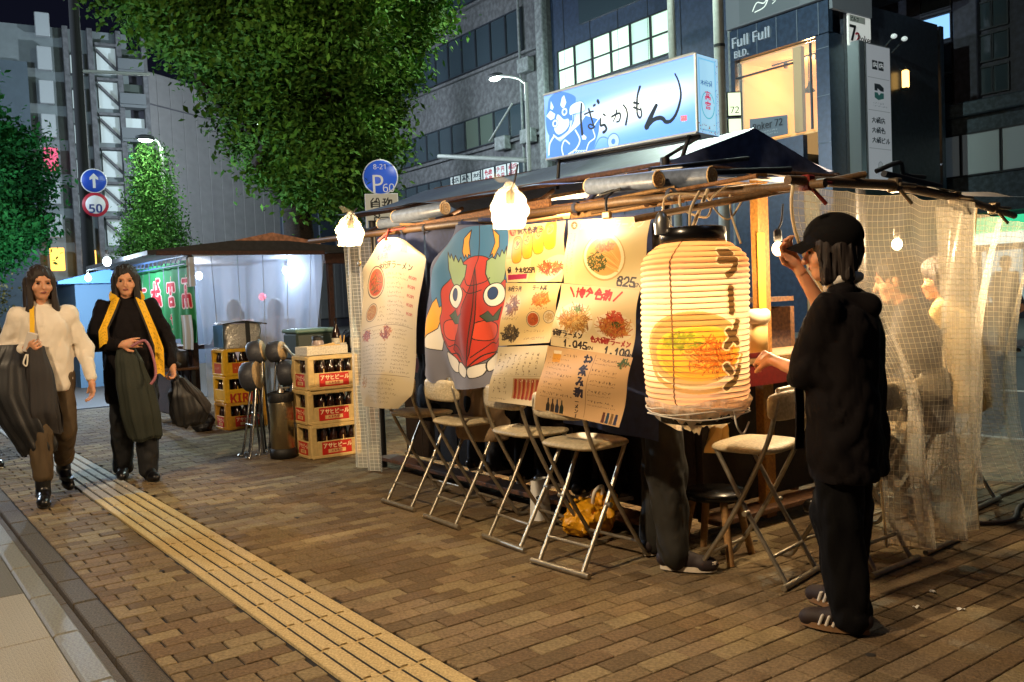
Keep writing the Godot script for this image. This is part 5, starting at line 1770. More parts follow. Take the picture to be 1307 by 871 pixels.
	cv.text("\\博多名物/", 42, 8, 46, 9, C("c8281c"))
	cv.shape(Cv.oval(112, 152, 98, 74), C("f2e6cc"))
	for k in 4:
		cv.heap(112, 150 + 6 * k, 84 - 8 * k, 60 - 12 * k, noodle + [C("a8702c")], 70, 22, 3.5, rng)
	cv.heap(120, 106, 22, 14, [C("5a7a30"), C("78983c")], 24, 8, 3, rng)
	cv.shape(Cv.oval(306, 166, 90, 62), C("f2e6cc"))
	for k in 4:
		cv.heap(306, 160 + 4 * k, 74 - 8 * k, 52 - 10 * k, [C("d8702c"), C("c85a24"), C("e8923c"), C("e0a850")], 64, 20, 3.5, rng)
	cv.heap(312, 120, 30, 16, [C("d84828"), C("e86a48")], 24, 12, 6, rng)
	cv.heap(318, 156, 20, 14, [C("4a6228")], 18, 7, 3, rng)
	cv.text("焼豚ラーメン", 6, 206, 30, 6, ink, false, 0.82)
	cv.text("名大焼豚ラーメン", 196, 216, 28, 6, C("a8281c"), false, 0.82)
	cv.print_rows(8, 240, 110, 1, 8, ink, rng)
	cv.text("1,045", 56, 246, 36, 7, ink, false, 0.95)
	cv.text("YEN", 176, 264, 15, 3, ink)
	cv.text("1,100", 262, 250, 36, 7, ink, false, 0.95)
	cv.text("YEN", 372, 268, 15, 3, ink)
	hang("food_poster", "poster of two heaps of fried noodles headed in red, middle of the right-hand column", "poster", 2.67, [P(-3.244, 1.384), P(-2.728, 1.334), P(-2.793, 1.044), P(-3.349, 1.092)], pic("fried_noodle_print", cv.im, 0.4, op), g3)
	cv = Cv.new(400, 288, C("dfb98a"))
	cv.text("お飲み物", 184, 10, 44, 8, C("22203a"), true)
	cv.text("ーメン|", 190, 204, 20, 4, ink, true)
	cv.poly(pts2("34,24 74,22 76,64 36,66"), C("e0a030"))
	cv.poly(pts2("36,16 74,14 74,28 36,30"), C("f4e8d0"))
	for k in 5:
		cv.print_rows(84 if k == 0 else 20, 24 + 42 * k, 84 if k == 0 else 150, 1, 15, ink, rng)
		cv.print_rows(20, 46 + 42 * k, 140, 1, 8, C("5a4634"), rng)
		cv.print_rows(244, 22 + 44 * k, 120, 1, 13, ink, rng)
		cv.print_rows(244, 42 + 44 * k, 130, 1, 7, C("5a4634"), rng)
	for k in 4:
		cv.shape(pts2("%d,222 %d,222 %d,240 %d,252 %d,282 %d,282 %d,252 %d,240" % [62 + 22 * k, 68 + 22 * k, 68 + 22 * k, 74 + 22 * k, 74 + 22 * k, 56 + 22 * k, 56 + 22 * k, 62 + 22 * k]), [C("2a2420"), C("44301e"), C("26324a"), C("1e2c20")][k])
		cv.shape(pts2("%d,240 %d,240 %d,284 %d,284" % [318 + 18 * k, 328 + 18 * k, 330 + 18 * k, 316 + 18 * k]), [C("6a3a24"), C("2a4a6a"), C("8a6a3a"), C("3a3a5a")][k])
	cv.heap(370, 30, 20, 16, [C("b86a20"), C("50702c")], 20, 8, 5, rng)
	cv.line([P(238, 10), P(238, 278)], 2, C("8a6a4a"))
	hang("drinks_poster", "tan drinks menu poster with bottles, bottom of the right-hand column", "poster", 2.65, [P(-3.342, 1.092), P(-2.763, 1.050), P(-2.861, 0.743), P(-3.473, 0.775)], pic("drinks_print", cv.im, 0.4, op), g3)
	var clip := thing("binder_clip", "dark clip with cord holding the ramen poster to the eave", "clip")
	put("jaw", B.new().box(V(2.685, 1.67, -2.93), V(0.02, 0.03, 0.05), 0.004).done(), mat("tan_clip", "b08a50", 0.5), clip)
	put("cord", rod(bend([V(2.685, 1.68, -2.93), V(2.75, 1.75, -3.0), V(2.85, 1.8, -3.06), V(2.8, 1.78, -3.1), V(2.84, 1.8, -3.0)]), 0.006, 6), mat("black_cord", "121212", 0.6), clip)
	build_lantern()

func build_dragon() -> void:
	# festival mask painted on cloth, drawn on a field measured as 400 x 740
	var k := 1.3
	var cv := Cv.new(int(400 * k), int(740 * k), C("3a4266"))
	var q := func(t: String) -> Array: return pts2(t, -300 * k, -60 * k, k)
	var ln := C("1a1614")
	cv.poly(Cv.round_curve(q.call("345,420 338,320 372,230 420,140 500,78 600,62 720,60 720,500 600,560 420,520")), C("2f6a94"))
	cv.poly(q.call("290,640 420,560 720,540 720,810 290,810"), C("6c6c78"))
	cv.shape(q.call("280,636 330,590 392,505 420,560 400,640 330,645"), C("d8d0c0"), 4 * k, ln)
	cv.shape(q.call("304,580 322,500 345,430 372,398 388,440 412,420 405,470 420,480 395,500 380,540 340,580 322,605"), C("e8a01e"), 4 * k, ln)
	cv.shape(Cv.round_curve(q.call("575,198 520,215 470,270 430,310 396,360 402,450 392,500 412,590 470,650 540,700 620,655 668,600 690,480 684,380 690,320 650,300 620,220")), C("b8301c"), 4 * k, ln)
	for e in [["500,178 508,120 542,82 532,140 540,200 530,190 526,212 516,192 510,210"], ["628,76 658,108 660,160 632,214 628,190 616,204 640,140"]]:
		cv.shape(q.call(e[0]), C("e89a1a"), 4 * k, ln)
	cv.shape(q.call("428,182 440,210 446,190 460,222 468,196 484,226 494,204 508,236 524,238 520,290 498,336 470,344 446,318 430,262"), C("8ea878"), 4 * k, ln)
	cv.shape(q.call("694,160 684,196 674,176 664,208 652,190 642,216 626,206 606,222 604,280 622,330 650,344 682,318 697,262"), C("8ea878"), 4 * k, ln)
	for e in [[P(476, 380), P(468, 372)], [P(640, 380), P(632, 372)]]:
		var a: Vector2 = (e[0] - P(300, 60)) * k
		var b: Vector2 = (e[1] - P(300, 60)) * k
		cv.shape(Cv.oval(a.x, a.y, 43 * k, 54 * k, 0.15), C("e8e0d0"), 4.5 * k, ln)
		cv.shape(Cv.oval(b.x, b.y, 19 * k, 29 * k, 0.1), C("1c3a6a"), 2 * k, ln)
	for e in ["460,535", "600,540"]:
		var a: Vector2 = q.call(e)[0]
		cv.shape(Cv.round_curve([a + P(-42, -30) * k, a + P(0, -48) * k, a + P(46, -20) * k, a + P(40, 30) * k, a + P(0, 46) * k, a + P(-40, 26) * k]), C("cc4426"), 4 * k, ln)
	cv.shape(q.call("562,248 548,330 510,470 476,560 468,620 500,660 540,698 556,640 566,500 572,330"), C("8e1c14"), 3 * k, ln)  # the dark red paints fold shading into the print
	cv.curve(q.call("574,62 574,200 562,260 560,420 545,696"), 3 * k, ln)
	cv.curve(q.call("520,300 540,330 600,318 620,300"), 4 * k, ln)
	cv.curve(q.call("515,340 545,365 590,352"), 4 * k, ln)
	cv.shape(q.call("440,470 470,440 490,470 520,455 500,500 470,505"), C("40503a"), 3 * k, ln)
	cv.shape(q.call("580,470 610,450 630,480 664,440 650,500 600,500"), C("40503a"), 3 * k, ln)
	cv.curve(q.call("414,590 450,640 490,640 540,700 590,650 640,640 668,600"), 5 * k, ln)
	cv.curve(q.call("406,560 440,610 480,600 530,660"), 4 * k, ln)
	cv.curve(q.call("674,560 640,605 610,600 560,655"), 4 * k, ln)
	for e in ["430,640 440,690 478,722 500,716 492,672 462,646", "500,676 498,724 534,746 542,704", "548,704 552,748 592,742 600,690", "600,682 606,730 640,706 640,650"]:
		cv.shape(Cv.round_curve(q.call(e)), C("d6d0c4"), 4 * k, ln)
	var t := thing("dragon_banner", "cloth banner painted with a red horned mask with staring eyes on blue", "banner")
	# the cloth is narrow at the top and widens where the cheek feathers are
	var edge := func(v: float) -> float:
		return clampf(0.36 - 0.3 * smoothstep(0.0, 0.3, v) - 0.06 * smoothstep(0.3, 0.72, v), 0.0, 1.0)
	put("cloth", B.new().sheet(func(w: float, v: float) -> Vector3:
		var u: float = lerpf(edge.call(v), 1.0, w)
		var z := lerpf(lerpf(-4.628, -4.719, v), lerpf(-3.732, -3.793, v), u)
		z += 0.02 * sin(v * 4.0) * (u - 0.5)
		var y := lerpf(1.786 - 0.083 * u, 0.798 + 0.052 * u + 0.07 * pow(absf(u - 0.55) * 2.0, 2.0), v)
		var roll := 0.05 * exp(-w * 9.0)
		return V(2.74 + roll - 0.022 * v * sin(u * 13.0 + 0.6) - 0.03 * exp(-pow((u - 0.61) * 11.0, 2)) * v - 0.008 * sin(u * 6 + v * 8) - 0.012 * sin(u * 23.0 - v * 9.0) * v, y, z), 60, 44, true, 0.0, 1.0, 0.0, 1.0, func(w: float, v: float) -> Vector2: return Vector2(lerpf(edge.call(v), 1.0, w), v)).done(), pic("dragon_print", cv.im, 0.8, {"back": "302c28", "sheen": 0.2}), t)
	for z in [-4.2, -4.0, -3.8]:
		put("tab", bx(V(2.82, 1.755, z), V(0.16, 0.02, 0.035), 0.003), mats["navy_cloth"], t)

func build_lantern() -> void:
	var c := V(2.72, 0, -2.47)
	var facing := 2.407
	var W := 1024
	var H := 512
	var cv := Cv.new(W, H, C("f2e2be"))
	cv.poly(pts2("0,0 1024,0 1024,60 0,60"), C("e6b078"))
	for k in 60:
		cv.poly(pts2("0,%d 1024,%d 1024,%d 0,%d" % [60 + k, 60 + k, 61 + k, 61 + k]), C("e6b078").lerp(C("f2e2be"), k / 60.0))
	cv.poly(pts2("0,440 1024,440 1024,512 0,512"), C("e2bc94"))
	cv.poly(pts2("0,420 1024,420 1024,440 0,440"), C("e8cca0"))
	# the printed bowl
	cv.shape(Cv.oval(500, 322, 158, 112), C("c8a468"))
	cv.shape(Cv.oval(504, 318, 148, 100), C("b89458"))
	cv.shape(Cv.oval(516, 336, 138, 84), C("e8b448"))
	cv.shape(Cv.oval(520, 336, 124, 76), C("eaa63a"))
	cv.heap(560, 350, 70, 46, [C("d8742c"), C("e08a34"), C("c8641e"), C("eaa850")], 120, 26, 4, rng)
	cv.heap(470, 300, 62, 22, [C("a8a830"), C("c4bc38"), C("909a2c")], 80, 10, 6, rng)
	for k in 3:
		cv.curve([P(400 + k * 6, 350 + k * 14), P(480, 392 + k * 8), P(600, 396 + k * 4), P(640, 360)], 4, C("d89838"))
	cv.curve([P(352, 330), P(380, 410), P(500, 452), P(620, 430), P(668, 350)], 14, C("c8a060"))
	# the four characters down the right
	for pass_ in 2:
		var pen: float = [32.0, 21.0][pass_]
		var col: Color = [C("e4cfa4"), C("665030")][pass_]
		cv.text("ラ", 582, 26, 84, pen, col, false, 1.0)
		cv.line([P(626, 148), P(626, 218)], pen, col)
		cv.text("メ", 584, 236, 86, pen, col, false, 0.95)
		cv.text("ン", 582, 356, 90, pen, col, false, 0.95)
	cv.line([P(462, 0), P(444, 60), P(440, 512)], 5, C("6a4a2c"))
	var paper := pic("lantern_paper", cv.im, 0.7, {"glow": 0.34, "back": "f4e4c8"})
	var t := thing("paper_lantern", "big glowing ribbed paper lantern with brushed characters and a printed bowl", "lantern")
	var half := func(h: float) -> float:                     # radius at height 0 bottom .. 1 top
		var r := 0.212
		if h > 0.86:
			r = lerpf(0.212, 0.13, pow((h - 0.86) / 0.14, 2.0))
		elif h < 0.1:
			r = lerpf(0.212, 0.17, pow((0.1 - h) / 0.1, 2.0))
		return r - 0.008 * (0.5 - h) * 2.0 * (1.0 if h < 0.5 else 0.0)
	put("paper_light", B.new().sheet(func(u: float, v: float) -> Vector3:
		var h := 1.0 - v
		var a := facing - (u - 0.5) * TAU
		var r: float = half.call(h) + 0.0065 * (absf(sin(h * PI * 30.0)) - 0.6)
		r += 0.004 * sin(a * 3.0 + h * 6.0)
		return c + V(cos(a) * r, lerpf(0.86, 1.515, h), sin(a) * r), 72, 180).done(), paper, t)
	var ribs := B.new()
	for k in 31:
		var h := k / 30.0
		var r: float = half.call(h) - 0.003
		var ring := []
		for i in 33:
			var a := TAU * i / 32
			ring.append(c + V(cos(a) * r, lerpf(0.86, 1.515, h), sin(a) * r))
		ribs.tube(ring, 0.0022, 4, false)
	put("ribs", ribs.done(), mat("lantern_rib", "a8804c", 0.6), t)
	put("top_ring", B.new().lathe([P(0.118, 1.505), P(0.132, 1.51), P(0.132, 1.57), P(0.12, 1.575), P(0.118, 1.51)], 30, c).done(), mat("black_lacquer", "100e0d", 0.25), t)
	put("bottom_ring", B.new().lathe([P(0.12, 0.8), P(0.15, 0.8), P(0.16, 0.86), P(0.15, 0.865)], 30, c).done(), mats["black_lacquer"], t)
	put("bulb", B.new().ball(c + V(0, 1.2, 0), V(0.05, 0.07, 0.05), 12).done(), mat("lantern_bulb_glow", "fff0d0", 0.4, {"emit": "ffd890", "energy": 4.0}), t)
	omni(t, c + V(0, 1.2, 0), "ffe0b0", 0.17, 0.05)
	# torn plastic skirt and string round the bottom
	var film := mat("torn_plastic", "eee6d6", 0.3, {"alpha": 0.7, "back": "a89c84", "relief": 0.12, "bump": 2.0, "world": false})
	put("plastic_skirt", B.new().sheet(func(u: float, v: float) -> Vector3:
		var a := u * TAU
		var r := 0.21 * cos(v * 1.15) + (0.008 * sin(a * 9 + v * 4.0) + 0.006 * sin(a * 21 + 1.0 - v * 5.0) + 0.004 * sin(a * 43 + v * 11)) * (0.3 + v)
		var drop := 0.115 + 0.012 * sin(a * 3.0 + 0.7) + 0.008 * sin(a * 11) + 0.005 * sin(a * 27)
		return c + V(cos(a) * r, 0.895 + 0.01 * sin(a * 4) - drop * v, sin(a) * r), 200, 14).done(), film, t)
	var str_ := B.new()
	for k in 3:
		var pts := []
		for i in 25:
			var a := TAU * i / 24
			pts.append(c + V(cos(a), 0, sin(a)) * (0.207 + 0.006 * sin(a * 4 + k)) + V(0, 0.87 - 0.018 * k + 0.008 * sin(a * 3 + k * 2), 0))
		str_.tube(pts, 0.003, 5, false)
	str_.tube(bend([c + V(-0.02, 0.86, 0.2), c + V(-0.03, 0.8, 0.22), c + V(0.03, 0.76, 0.2), c + V(0.08, 0.8, 0.19)]), 0.004, 5)
	put("string", str_.done(), mat("white_string", "cfc8b8", 0.8), t)
	put("hanger", B.new().tube(bend([c + V(-0.09, 1.57, 0.07), c + V(-0.06, 1.64, 0.05), c + V(0.05, 1.72, 0)]), 0.006, 6).tube(bend([c + V(0.1, 1.5, 0.16), c + V(0.12, 1.62, 0.1), c + V(0.14, 1.7, 0.08)]), 0.005, 6).tube([c + V(0, 1.57, 0), c + V(0.1, 1.73, 0)], 0.008, 6).done(), mats["cord"], t)
	put("clip", B.new().lathe([P(0.03, 1.55), P(0.034, 1.6), P(0.02, 1.63), P(0.01, 1.64)], 12, c + V(-0.12, 0, -0.05)).done(), mats["steel"], t)
# ---------------------------------------------------------------- bulbs
func build_lamps() -> void:
	var hot := mat("bulb_glow", "fff2d8", 0.3, {"emit": "ffdca0", "energy": 14.0})
	var clear := mat("bulb_glass", "fff4e0", 0.04, {"alpha": 0.1})
	var sock := mat("bulb_socket", "2a2622", 0.5)
	var list := [
		[V(2.52, 1.775, -5.1), "lit bulb in clear plastic under the far end of the eave, above the menu scroll", 0.6, true],
		[V(2.42, 1.72, -3.28), "lit bulb in a crumpled plastic bag above the egg roll poster", 0.85, true],
		[V(5.02, 1.56, -2.95), "lit bulb hanging behind the net near the seated customer", 1.1, false],
		[V(4.95, 1.7, -3.35), "lit bulb close under the roof behind the net", 1.3, false],
		[V(3.83, 1.53, -2.9), "lit bulb beyond the standing woman's raised hand", 0.9, false],
		[V(4.1, 1.72, -4.9), "lit bulb over the cooking range inside the stall", 4.0, false],
	]
	for q in list:
		var p: Vector3 = q[0]
		var t := thing("light_bulb", q[1], "light bulb", p, 0, "bulbs of the near stall")
		put("bulb", B.new().ball(V(0, -0.01, 0), V(0.03, 0.036, 0.03), 22).done(), hot, t)
		omni(t, V(0, -0.01, 0), "ffddac", q[2], 0.035)
		put("socket", B.new().lathe([P(0.012, 0.09), P(0.02, 0.08), P(0.021, 0.035), P(0.016, 0.026)], 12).done(), sock, t)
		put("cord", rod(bend([V(0, 0.085, 0), V(0.02, 0.13, 0.01), V(0.05, minf(0.22, 1.93 - p.y), 0)]), 0.005, 6), sock, t)
		if q[3]:
			put("plastic_bag", B.new().sheet(func(u: float, v: float) -> Vector3:
				var a := u * TAU
				var r := 0.075 * sin(clampf(v * 2.6, 0, PI * 0.55)) + 0.01 * sin(a * 5 + v * 7) + 0.008 * sin(a * 11 - v * 9)
				if v > 0.75:
					r *= 1.0 - (v - 0.75) * 0.9
				return V(cos(a) * r - 0.015 * v, 0.13 - v * 0.21, sin(a) * r), 64, 32).done(), mat("bag_film", "f0e8d4", 0.35, {"alpha": 0.16, "back": "605438"}), t)
			put("bag_knot", B.new().sheet(func(u: float, v: float) -> Vector3: return V((u - 0.5) * 0.05 * (1 - v), 0.13 + v * 0.05, -0.02 - 0.11 * v + (u - 0.5) * 0.05), 6, 6).done(), mats["bag_film"], t)
	var fl := [[V(4.9, 1.86, -12.0), "lit white bulb inside the far stall behind plastic sheet", "cfe4ff", 2.2], [V(4.0, 1.85, -13.0), "second lit bulb inside the far stall, deeper in", "e8f0ff", 1.6], [V(2.55, 2.0, -11.9), "added blue-white fill lamp lighting the green banners of far stall", "d8ecff", 1.2], [V(3.18, 1.98, -16.3), "bright blue-white lamp beyond the far stall between the walkers' heads", "c8e4ff", 14.0]]  # the lamp by the green banners is added to light their faces
	for q in fl:
		var t := thing("light_bulb", q[1], "light bulb", q[0], 0, "bulbs of the far stalls")
		put("bulb", B.new().ball(Vector3.ZERO, V(0.05, 0.06, 0.05), 12).done(), mat("cold_bulb_glow", "ffffff", 0.3, {"emit": "dcecff", "energy": 16.0}), t)
		omni(t, Vector3.ZERO, q[2], q[3], 0.05)
		put("socket", B.new().lathe([P(0.02, 0.14), P(0.024, 0.06), P(0.02, 0.05)], 10).done(), sock, t)

# ---------------------------------------------------------------- folding counter chairs
func make_chair(label: String) -> Node3D:
	var t := thing("folding_chair", label, "chair", Vector3.ZERO, 0, "folding chairs at the stall")
	var tube := mat("chair_tube", "c2b8a4", 0.32, {"metal": 0.75, "grain": 0.3, "tint": 0.25})
	var pad := mat("chair_vinyl", "d2c09a", 0.5, {"relief": 0.2, "bump": 0.5, "grain": 0.3, "tint": 0.25})
	# faces -z: the ground bar is at the back
	for s in [-1, 1]:
		put("front_leg", rod([V(0.15 * s, 0.6, -0.14), V(0.15 * s, 0.3, 0.02), V(0.15 * s, 0.02, 0.19)], 0.011, 10), tube, t)
		put("back_leg", rod(bend([V(0.12 * s, 0.87, 0.16), V(0.165 * s, 0.8, 0.17), V(0.172 * s, 0.62, 0.12), V(0.172 * s, 0.3, -0.05), V(0.172 * s, 0.06, -0.21), V(0.172 * s, 0.018, -0.25), V(0.172 * s, 0.012, -0.31)], 5), 0.011, 10), tube, t)
		put("pivot", rod([V(0.145 * s, 0.315, 0.012), V(0.18 * s, 0.315, 0.012)], 0.013, 8), tube, t)
	put("ground_bar", rod([V(-0.2, 0.016, 0.2), V(0.2, 0.016, 0.2)], 0.014, 10), tube, t)
	put("stretcher", rod([V(-0.15, 0.13, 0.128), V(0.15, 0.13, 0.128)], 0.009), tube, t)
	put("stretcher", rod([V(-0.172, 0.1, -0.18), V(0.172, 0.1, -0.18)], 0.009), tube, t)
	put("back_rail", rod([V(-0.12, 0.87, 0.16), V(0.12, 0.87, 0.16)], 0.011), tube, t)
	put("seat", B.new().sheet(func(u: float, v: float) -> Vector3:
		var a := u * TAU
		var k := pow(absf(cos(a)), 0.5) * signf(cos(a))
		var m := pow(absf(sin(a)), 0.5) * signf(sin(a))
		var s := sin(v * PI)
		s = pow(s, 0.35)
		return V(k * 0.19 * s, 0.6 - cos(v * PI) * -0.026 * (1.0 if v < 0.5 else 0.8), m * 0.17 * s - 0.01), 32, 12).done(), pad, t)
	put("backrest", B.new().sheet(func(u: float, v: float) -> Vector3:
		var a := u * TAU
		var s := pow(sin(v * PI), 0.3)
		var x := pow(absf(cos(a)), 0.45) * signf(cos(a)) * 0.2 * s
		var y := pow(absf(sin(a)), 0.45) * signf(sin(a)) * 0.065 * s
		return V(x, 0.8 + y, 0.165 - cos(v * PI) * 0.02 - x * x * 0.9 + 0.02), 32, 10).done(), pad, t)
	return t

func build_seats() -> void:
	# along the walkway the chairs face +x, at the near end they face -z
	var c := make_chair("folding chair with cream seat at the near end, left of the standing woman")
	c.position = V(3.33, 0, -2.66)
	c.rotation.y = 0.2
	var spots := [
		[V(2.97, 0, -5.13), -PI / 2 + 0.03, "folding chair under the long menu scroll"],
		[V(2.94, 0, -4.54), -PI / 2 - 0.02, "folding chair under the dragon mask banner"],
		[V(2.93, 0, -3.89), -PI / 2 - 0.03, "folding chair under the skewer poster"],
		[V(2.86, 0, -3.35), -PI / 2 + 0.08, "folding chair nearest the camera on the walkway, under the drinks poster"],
		[V(3.79, 0, -2.47), 0.02, "folding chair behind the net, nearest the standing woman"],
		[V(4.27, 0, -2.5), 0.06, "folding chair behind the net under the seated customer"],
		[V(5.22, 0, -2.76), 0.1, "folding chair behind the net under the customer in the pale coat"],
	]
	for s in spots:
		copy(c, s[0], s[1], s[2])

# ---------------------------------------------------------------- crates, keg, folded stools and bottles
func make_crate(label: String, shell: Material, plate: Material, group: String) -> Node3D:
	# W x D x H, front towards +z and side towards -x
	var t := thing("beer_crate", label, "crate", Vector3.ZERO, 0, group)
	var W := 0.48
	var D := 0.36
	var H := 0.3
	var b := B.new()
	for sx in [-1, 1]:
		for sz in [-1, 1]:
			b.box(V(sx * (W / 2 - 0.03), H / 2, sz * (D / 2 - 0.03)), V(0.06, H - 0.01, 0.06), 0.008)
	for sz in [-1, 1]:
		b.box(V(0, 0.075, sz * (D / 2 - 0.012)), V(W - 0.11, 0.15, 0.02), 0.004)
		b.box(V(0, H - 0.018, sz * (D / 2 - 0.014)), V(W - 0.02, 0.036, 0.034), 0.005)
		b.box(V(0, 0.014, sz * (D / 2 - 0.01)), V(W - 0.02, 0.028, 0.03), 0.005)
	for sx in [-1, 1]:
		b.box(V(sx * (W / 2 - 0.012), 0.075, 0), V(0.02, 0.15, D - 0.11), 0.004)
		b.box(V(sx * (W / 2 - 0.014), H - 0.0185, 0), V(0.034, 0.036, D - 0.08), 0.005)
		b.box(V(sx * (W / 2 - 0.01), 0.0145, 0), V(0.03, 0.028, D - 0.08), 0.005)
	b.box(V(0, 0.012, 0), V(W - 0.05, 0.015, D - 0.05))
	put("shell", b.done(), shell, t)
	for k in 2:
		put("divider", bx(V(-0.08 + 0.16 * k, 0.1, 0), V(0.008, 0.17, D - 0.06)), shell, t)
	put("front_plate", B.new().quad(V(-0.14, 0.142, D / 2 + 0.001), V(0.14, 0.142, D / 2 + 0.001), V(0.14, 0.03, D / 2 + 0.001), V(-0.14, 0.03, D / 2 + 0.001)).done(), plate, t)
	put("side_plate", B.new().quad(V(-W / 2 - 0.001, 0.142, -0.1), V(-W / 2 - 0.001, 0.142, 0.1), V(-W / 2 - 0.001, 0.03, 0.1), V(-W / 2 - 0.001, 0.03, -0.1)).done(), plate, t)
	var brown := mat("brown_glass", "2a140a", 0.12, {"spec": 0.7})
	var bt := B.new().lathe([P(0.001, 0), P(0.034, 0), P(0.034, 0.16), P(0.028, 0.19), P(0.013, 0.225), P(0.013, 0.262), P(0.015, 0.263), P(0.001, 0.265)], 12).done()
	for i in 5:
		for k in 4:
			if rng.randf() < 0.85:
				put("bottle", bt, brown, t, V(-0.176 + 0.088 * i, 0.02, -0.115 + 0.077 * k))
	return t

func build_crates() -> void:
	var cream := mat("cream_plastic", "d8b878", 0.4, {"grain": 0.5, "tint": 0.12})
	var yell := mat("yellow_plastic", "f0b828", 0.4, {"grain": 0.5, "tint": 0.15})
	var cv := Cv.new(256, 104, C("c02418"))
	cv.text("アサヒビール", 8, 10, 40, 7, C("f0d8a8"))
	cv.shape(pts2("52,62 204,62 204,92 52,92"), C("e0b878"))
	cv.text("大本名宮", 76, 64, 24, 4, C("a02818"))
	var asahi := pic("red_plate_print", cv.im, 0.5)
	cv = Cv.new(256, 104, C("e0a81c"))
	var kp := pic("yellow_plate_print", cv.im, 0.5)
	cv = Cv.new(256, 104, C("c85018"))
	cv.print_rows(16, 36, 224, 1, 30, C("e8b890"), rng)
	var op := pic("orange_plate_print", cv.im, 0.5)
	var a := make_crate("cream crate of brown bottles with red label, bottom of the nearer stack", cream, asahi, "cream beer crates")
	var b := copy(a, V(3.35, 0.3, -7.46), -0.005, "cream crate of brown bottles with red label, middle of the nearer stack")
	var c := copy(a, V(3.36, 0.6, -7.45), 0.012, "cream crate of brown bottles with red label, top of the nearer stack")
	a.position = V(3.36, 0, -7.46)
	a.rotation.y = 0.01
	for q in [a, b, c]:
		q.rotation.y -= 0.02
	var k := make_crate("yellow crate with maroon label, bottom of the farther stack", mat("dull_yellow_plastic", "d0962c", 0.45, {"grain": 0.5, "tint": 0.2}), asahi, "yellow beer crates")
	k.position = V(3.48, 0, -10.06)
	var k2 := make_crate("bright yellow crate lettered in red, middle of the farther stack", yell, kp, "yellow beer crates")
	k2.position = V(3.48, 0.3, -10.06)
	lettering("KIRIN", 0.1, mat("kirin_red", "b03018", 0.5), k2, V(0.0, 0.05, 0.184), Vector3.ZERO, 0.006, true)
	var k3 := make_crate("yellow crate with orange plate, top of the farther stack under the silver bag", yell, op, "yellow beer crates")
	k3.position = V(3.48, 0.6, -10.06)
	for q in [k, k2, k3]:
		q.rotation.y = 0.04
	# cooler bag
	var bag := thing("cooler_bag", "silver and black insulated bag standing on the yellow crates", "bag", V(3.5, 0.905, -10.05), 0.1)
	var foil := mat("silver_foil", "b8b4ac", 0.3, {"metal": 0.85, "relief": 0.25, "bump": 1.6, "world": false})
	var body := B.new().sheet(func(u: float, v: float) -> Vector3:
		var a0 := u * TAU
		var x := pow(absf(cos(a0)), 0.4) * signf(cos(a0)) * 0.235
		var z := pow(absf(sin(a0)), 0.4) * signf(sin(a0)) * 0.15
		var w := 1.0 + 0.03 * sin(v * 9 + a0 * 3) - 0.05 * v
		return V(x * w, v * 0.27, z * w), 44, 14).done()
	put("bag_body", body, foil, bag)
	put("strap", B.new().box(V(0.04, 0.15, 0.152), V(0.05, 0.27, 0.012), 0.003).box(V(0.04, 0.283, 0), V(0.05, 0.012, 0.3)).done(), mat("black_webbing", "121214", 0.7), bag)
	put("lid", B.new().sheet(func(u: float, v: float) -> Vector3: return V((u - 0.5) * 0.5, 0.28 + 0.03 * sin(u * PI) - 0.02 * u + 0.006 * sin(v * 9), (v - 0.5) * 0.32), 14, 10).done(), mat("lid_foil", "a0a6b0", 0.35, {"metal": 0.7}), bag)
	put("piping", rod([V(-0.25, 0.275, 0.16), V(0, 0.3, 0.165), V(0.27, 0.26, 0.16)], 0.008), mats["black_webbing"], bag)
	put("side_panel", bx(V(-0.243, 0.14, 0), V(0.01, 0.25, 0.24), 0.003), mat("blue_foil", "5a8ab8", 0.35, {"metal": 0.6}), bag)
	# steel keg
	var keg := thing("beer_keg", "upright brushed steel keg with black rubber collars beside cream crates", "keg", V(3.0, 0, -7.62))
	put("body", B.new().lathe([P(0.095, 0.06), P(0.106, 0.075), P(0.106, 0.49), P(0.1, 0.52), P(0.08, 0.535), P(0.02, 0.54)], 32).done(), mat("keg_steel", "a89878", 0.28, {"metal": 0.95, "relief": 0.4, "bump": 0.15}), keg)
	put("foot_ring", B.new().lathe([P(0.105, 0.0), P(0.118, 0.005), P(0.118, 0.08), P(0.106, 0.09)], 32).done(), mat("black_rubber", "141312", 0.6), keg)
	put("collar", B.new().lathe([P(0.108, 0.5), P(0.114, 0.51), P(0.112, 0.575), P(0.104, 0.59), P(0.096, 0.58), P(0.094, 0.53)], 32).done(), mats["black_rubber"], keg)
	put("valve", B.new().lathe([P(0.03, 0.53), P(0.03, 0.6), P(0.02, 0.61), P(0.02, 0.64), P(0.001, 0.645)], 14).box(V(0.04, 0.62, 0), V(0.09, 0.015, 0.02), 0.004).done(), mats["steel"], keg)
	# folded stools leaning in a bunch
	var chrome := mat("stool_chrome", "c8c4bc", 0.2, {"metal": 0.95})
	var vinyl := mat("dark_vinyl", "37383e", 0.5, {"relief": 0.3, "bump": 0.4})
	var under := mat("seat_board", "c8a878", 0.6, {"grain": 0.2, "tint": 0.3})
	var lean := [[V(2.86, 0, -8.05), 0.0, 0.72, 1.0, "folded stool with dark round seat, lowest and leftmost of the leaning bunch"], [V(2.95, 0, -8.15), 0.15, 0.93, 0.8, "folded stool with dark round seat, upper left of the leaning bunch"], [V(3.1, 0, -8.02), -0.1, 0.93, 0.72, "folded stool with dark round seat, upper middle of the leaning bunch"],
			[V(3.14, 0, -7.9), 0.1, 0.73, 0.85, "folded stool with squarish pale-edged seat, right of the leaning bunch"]]
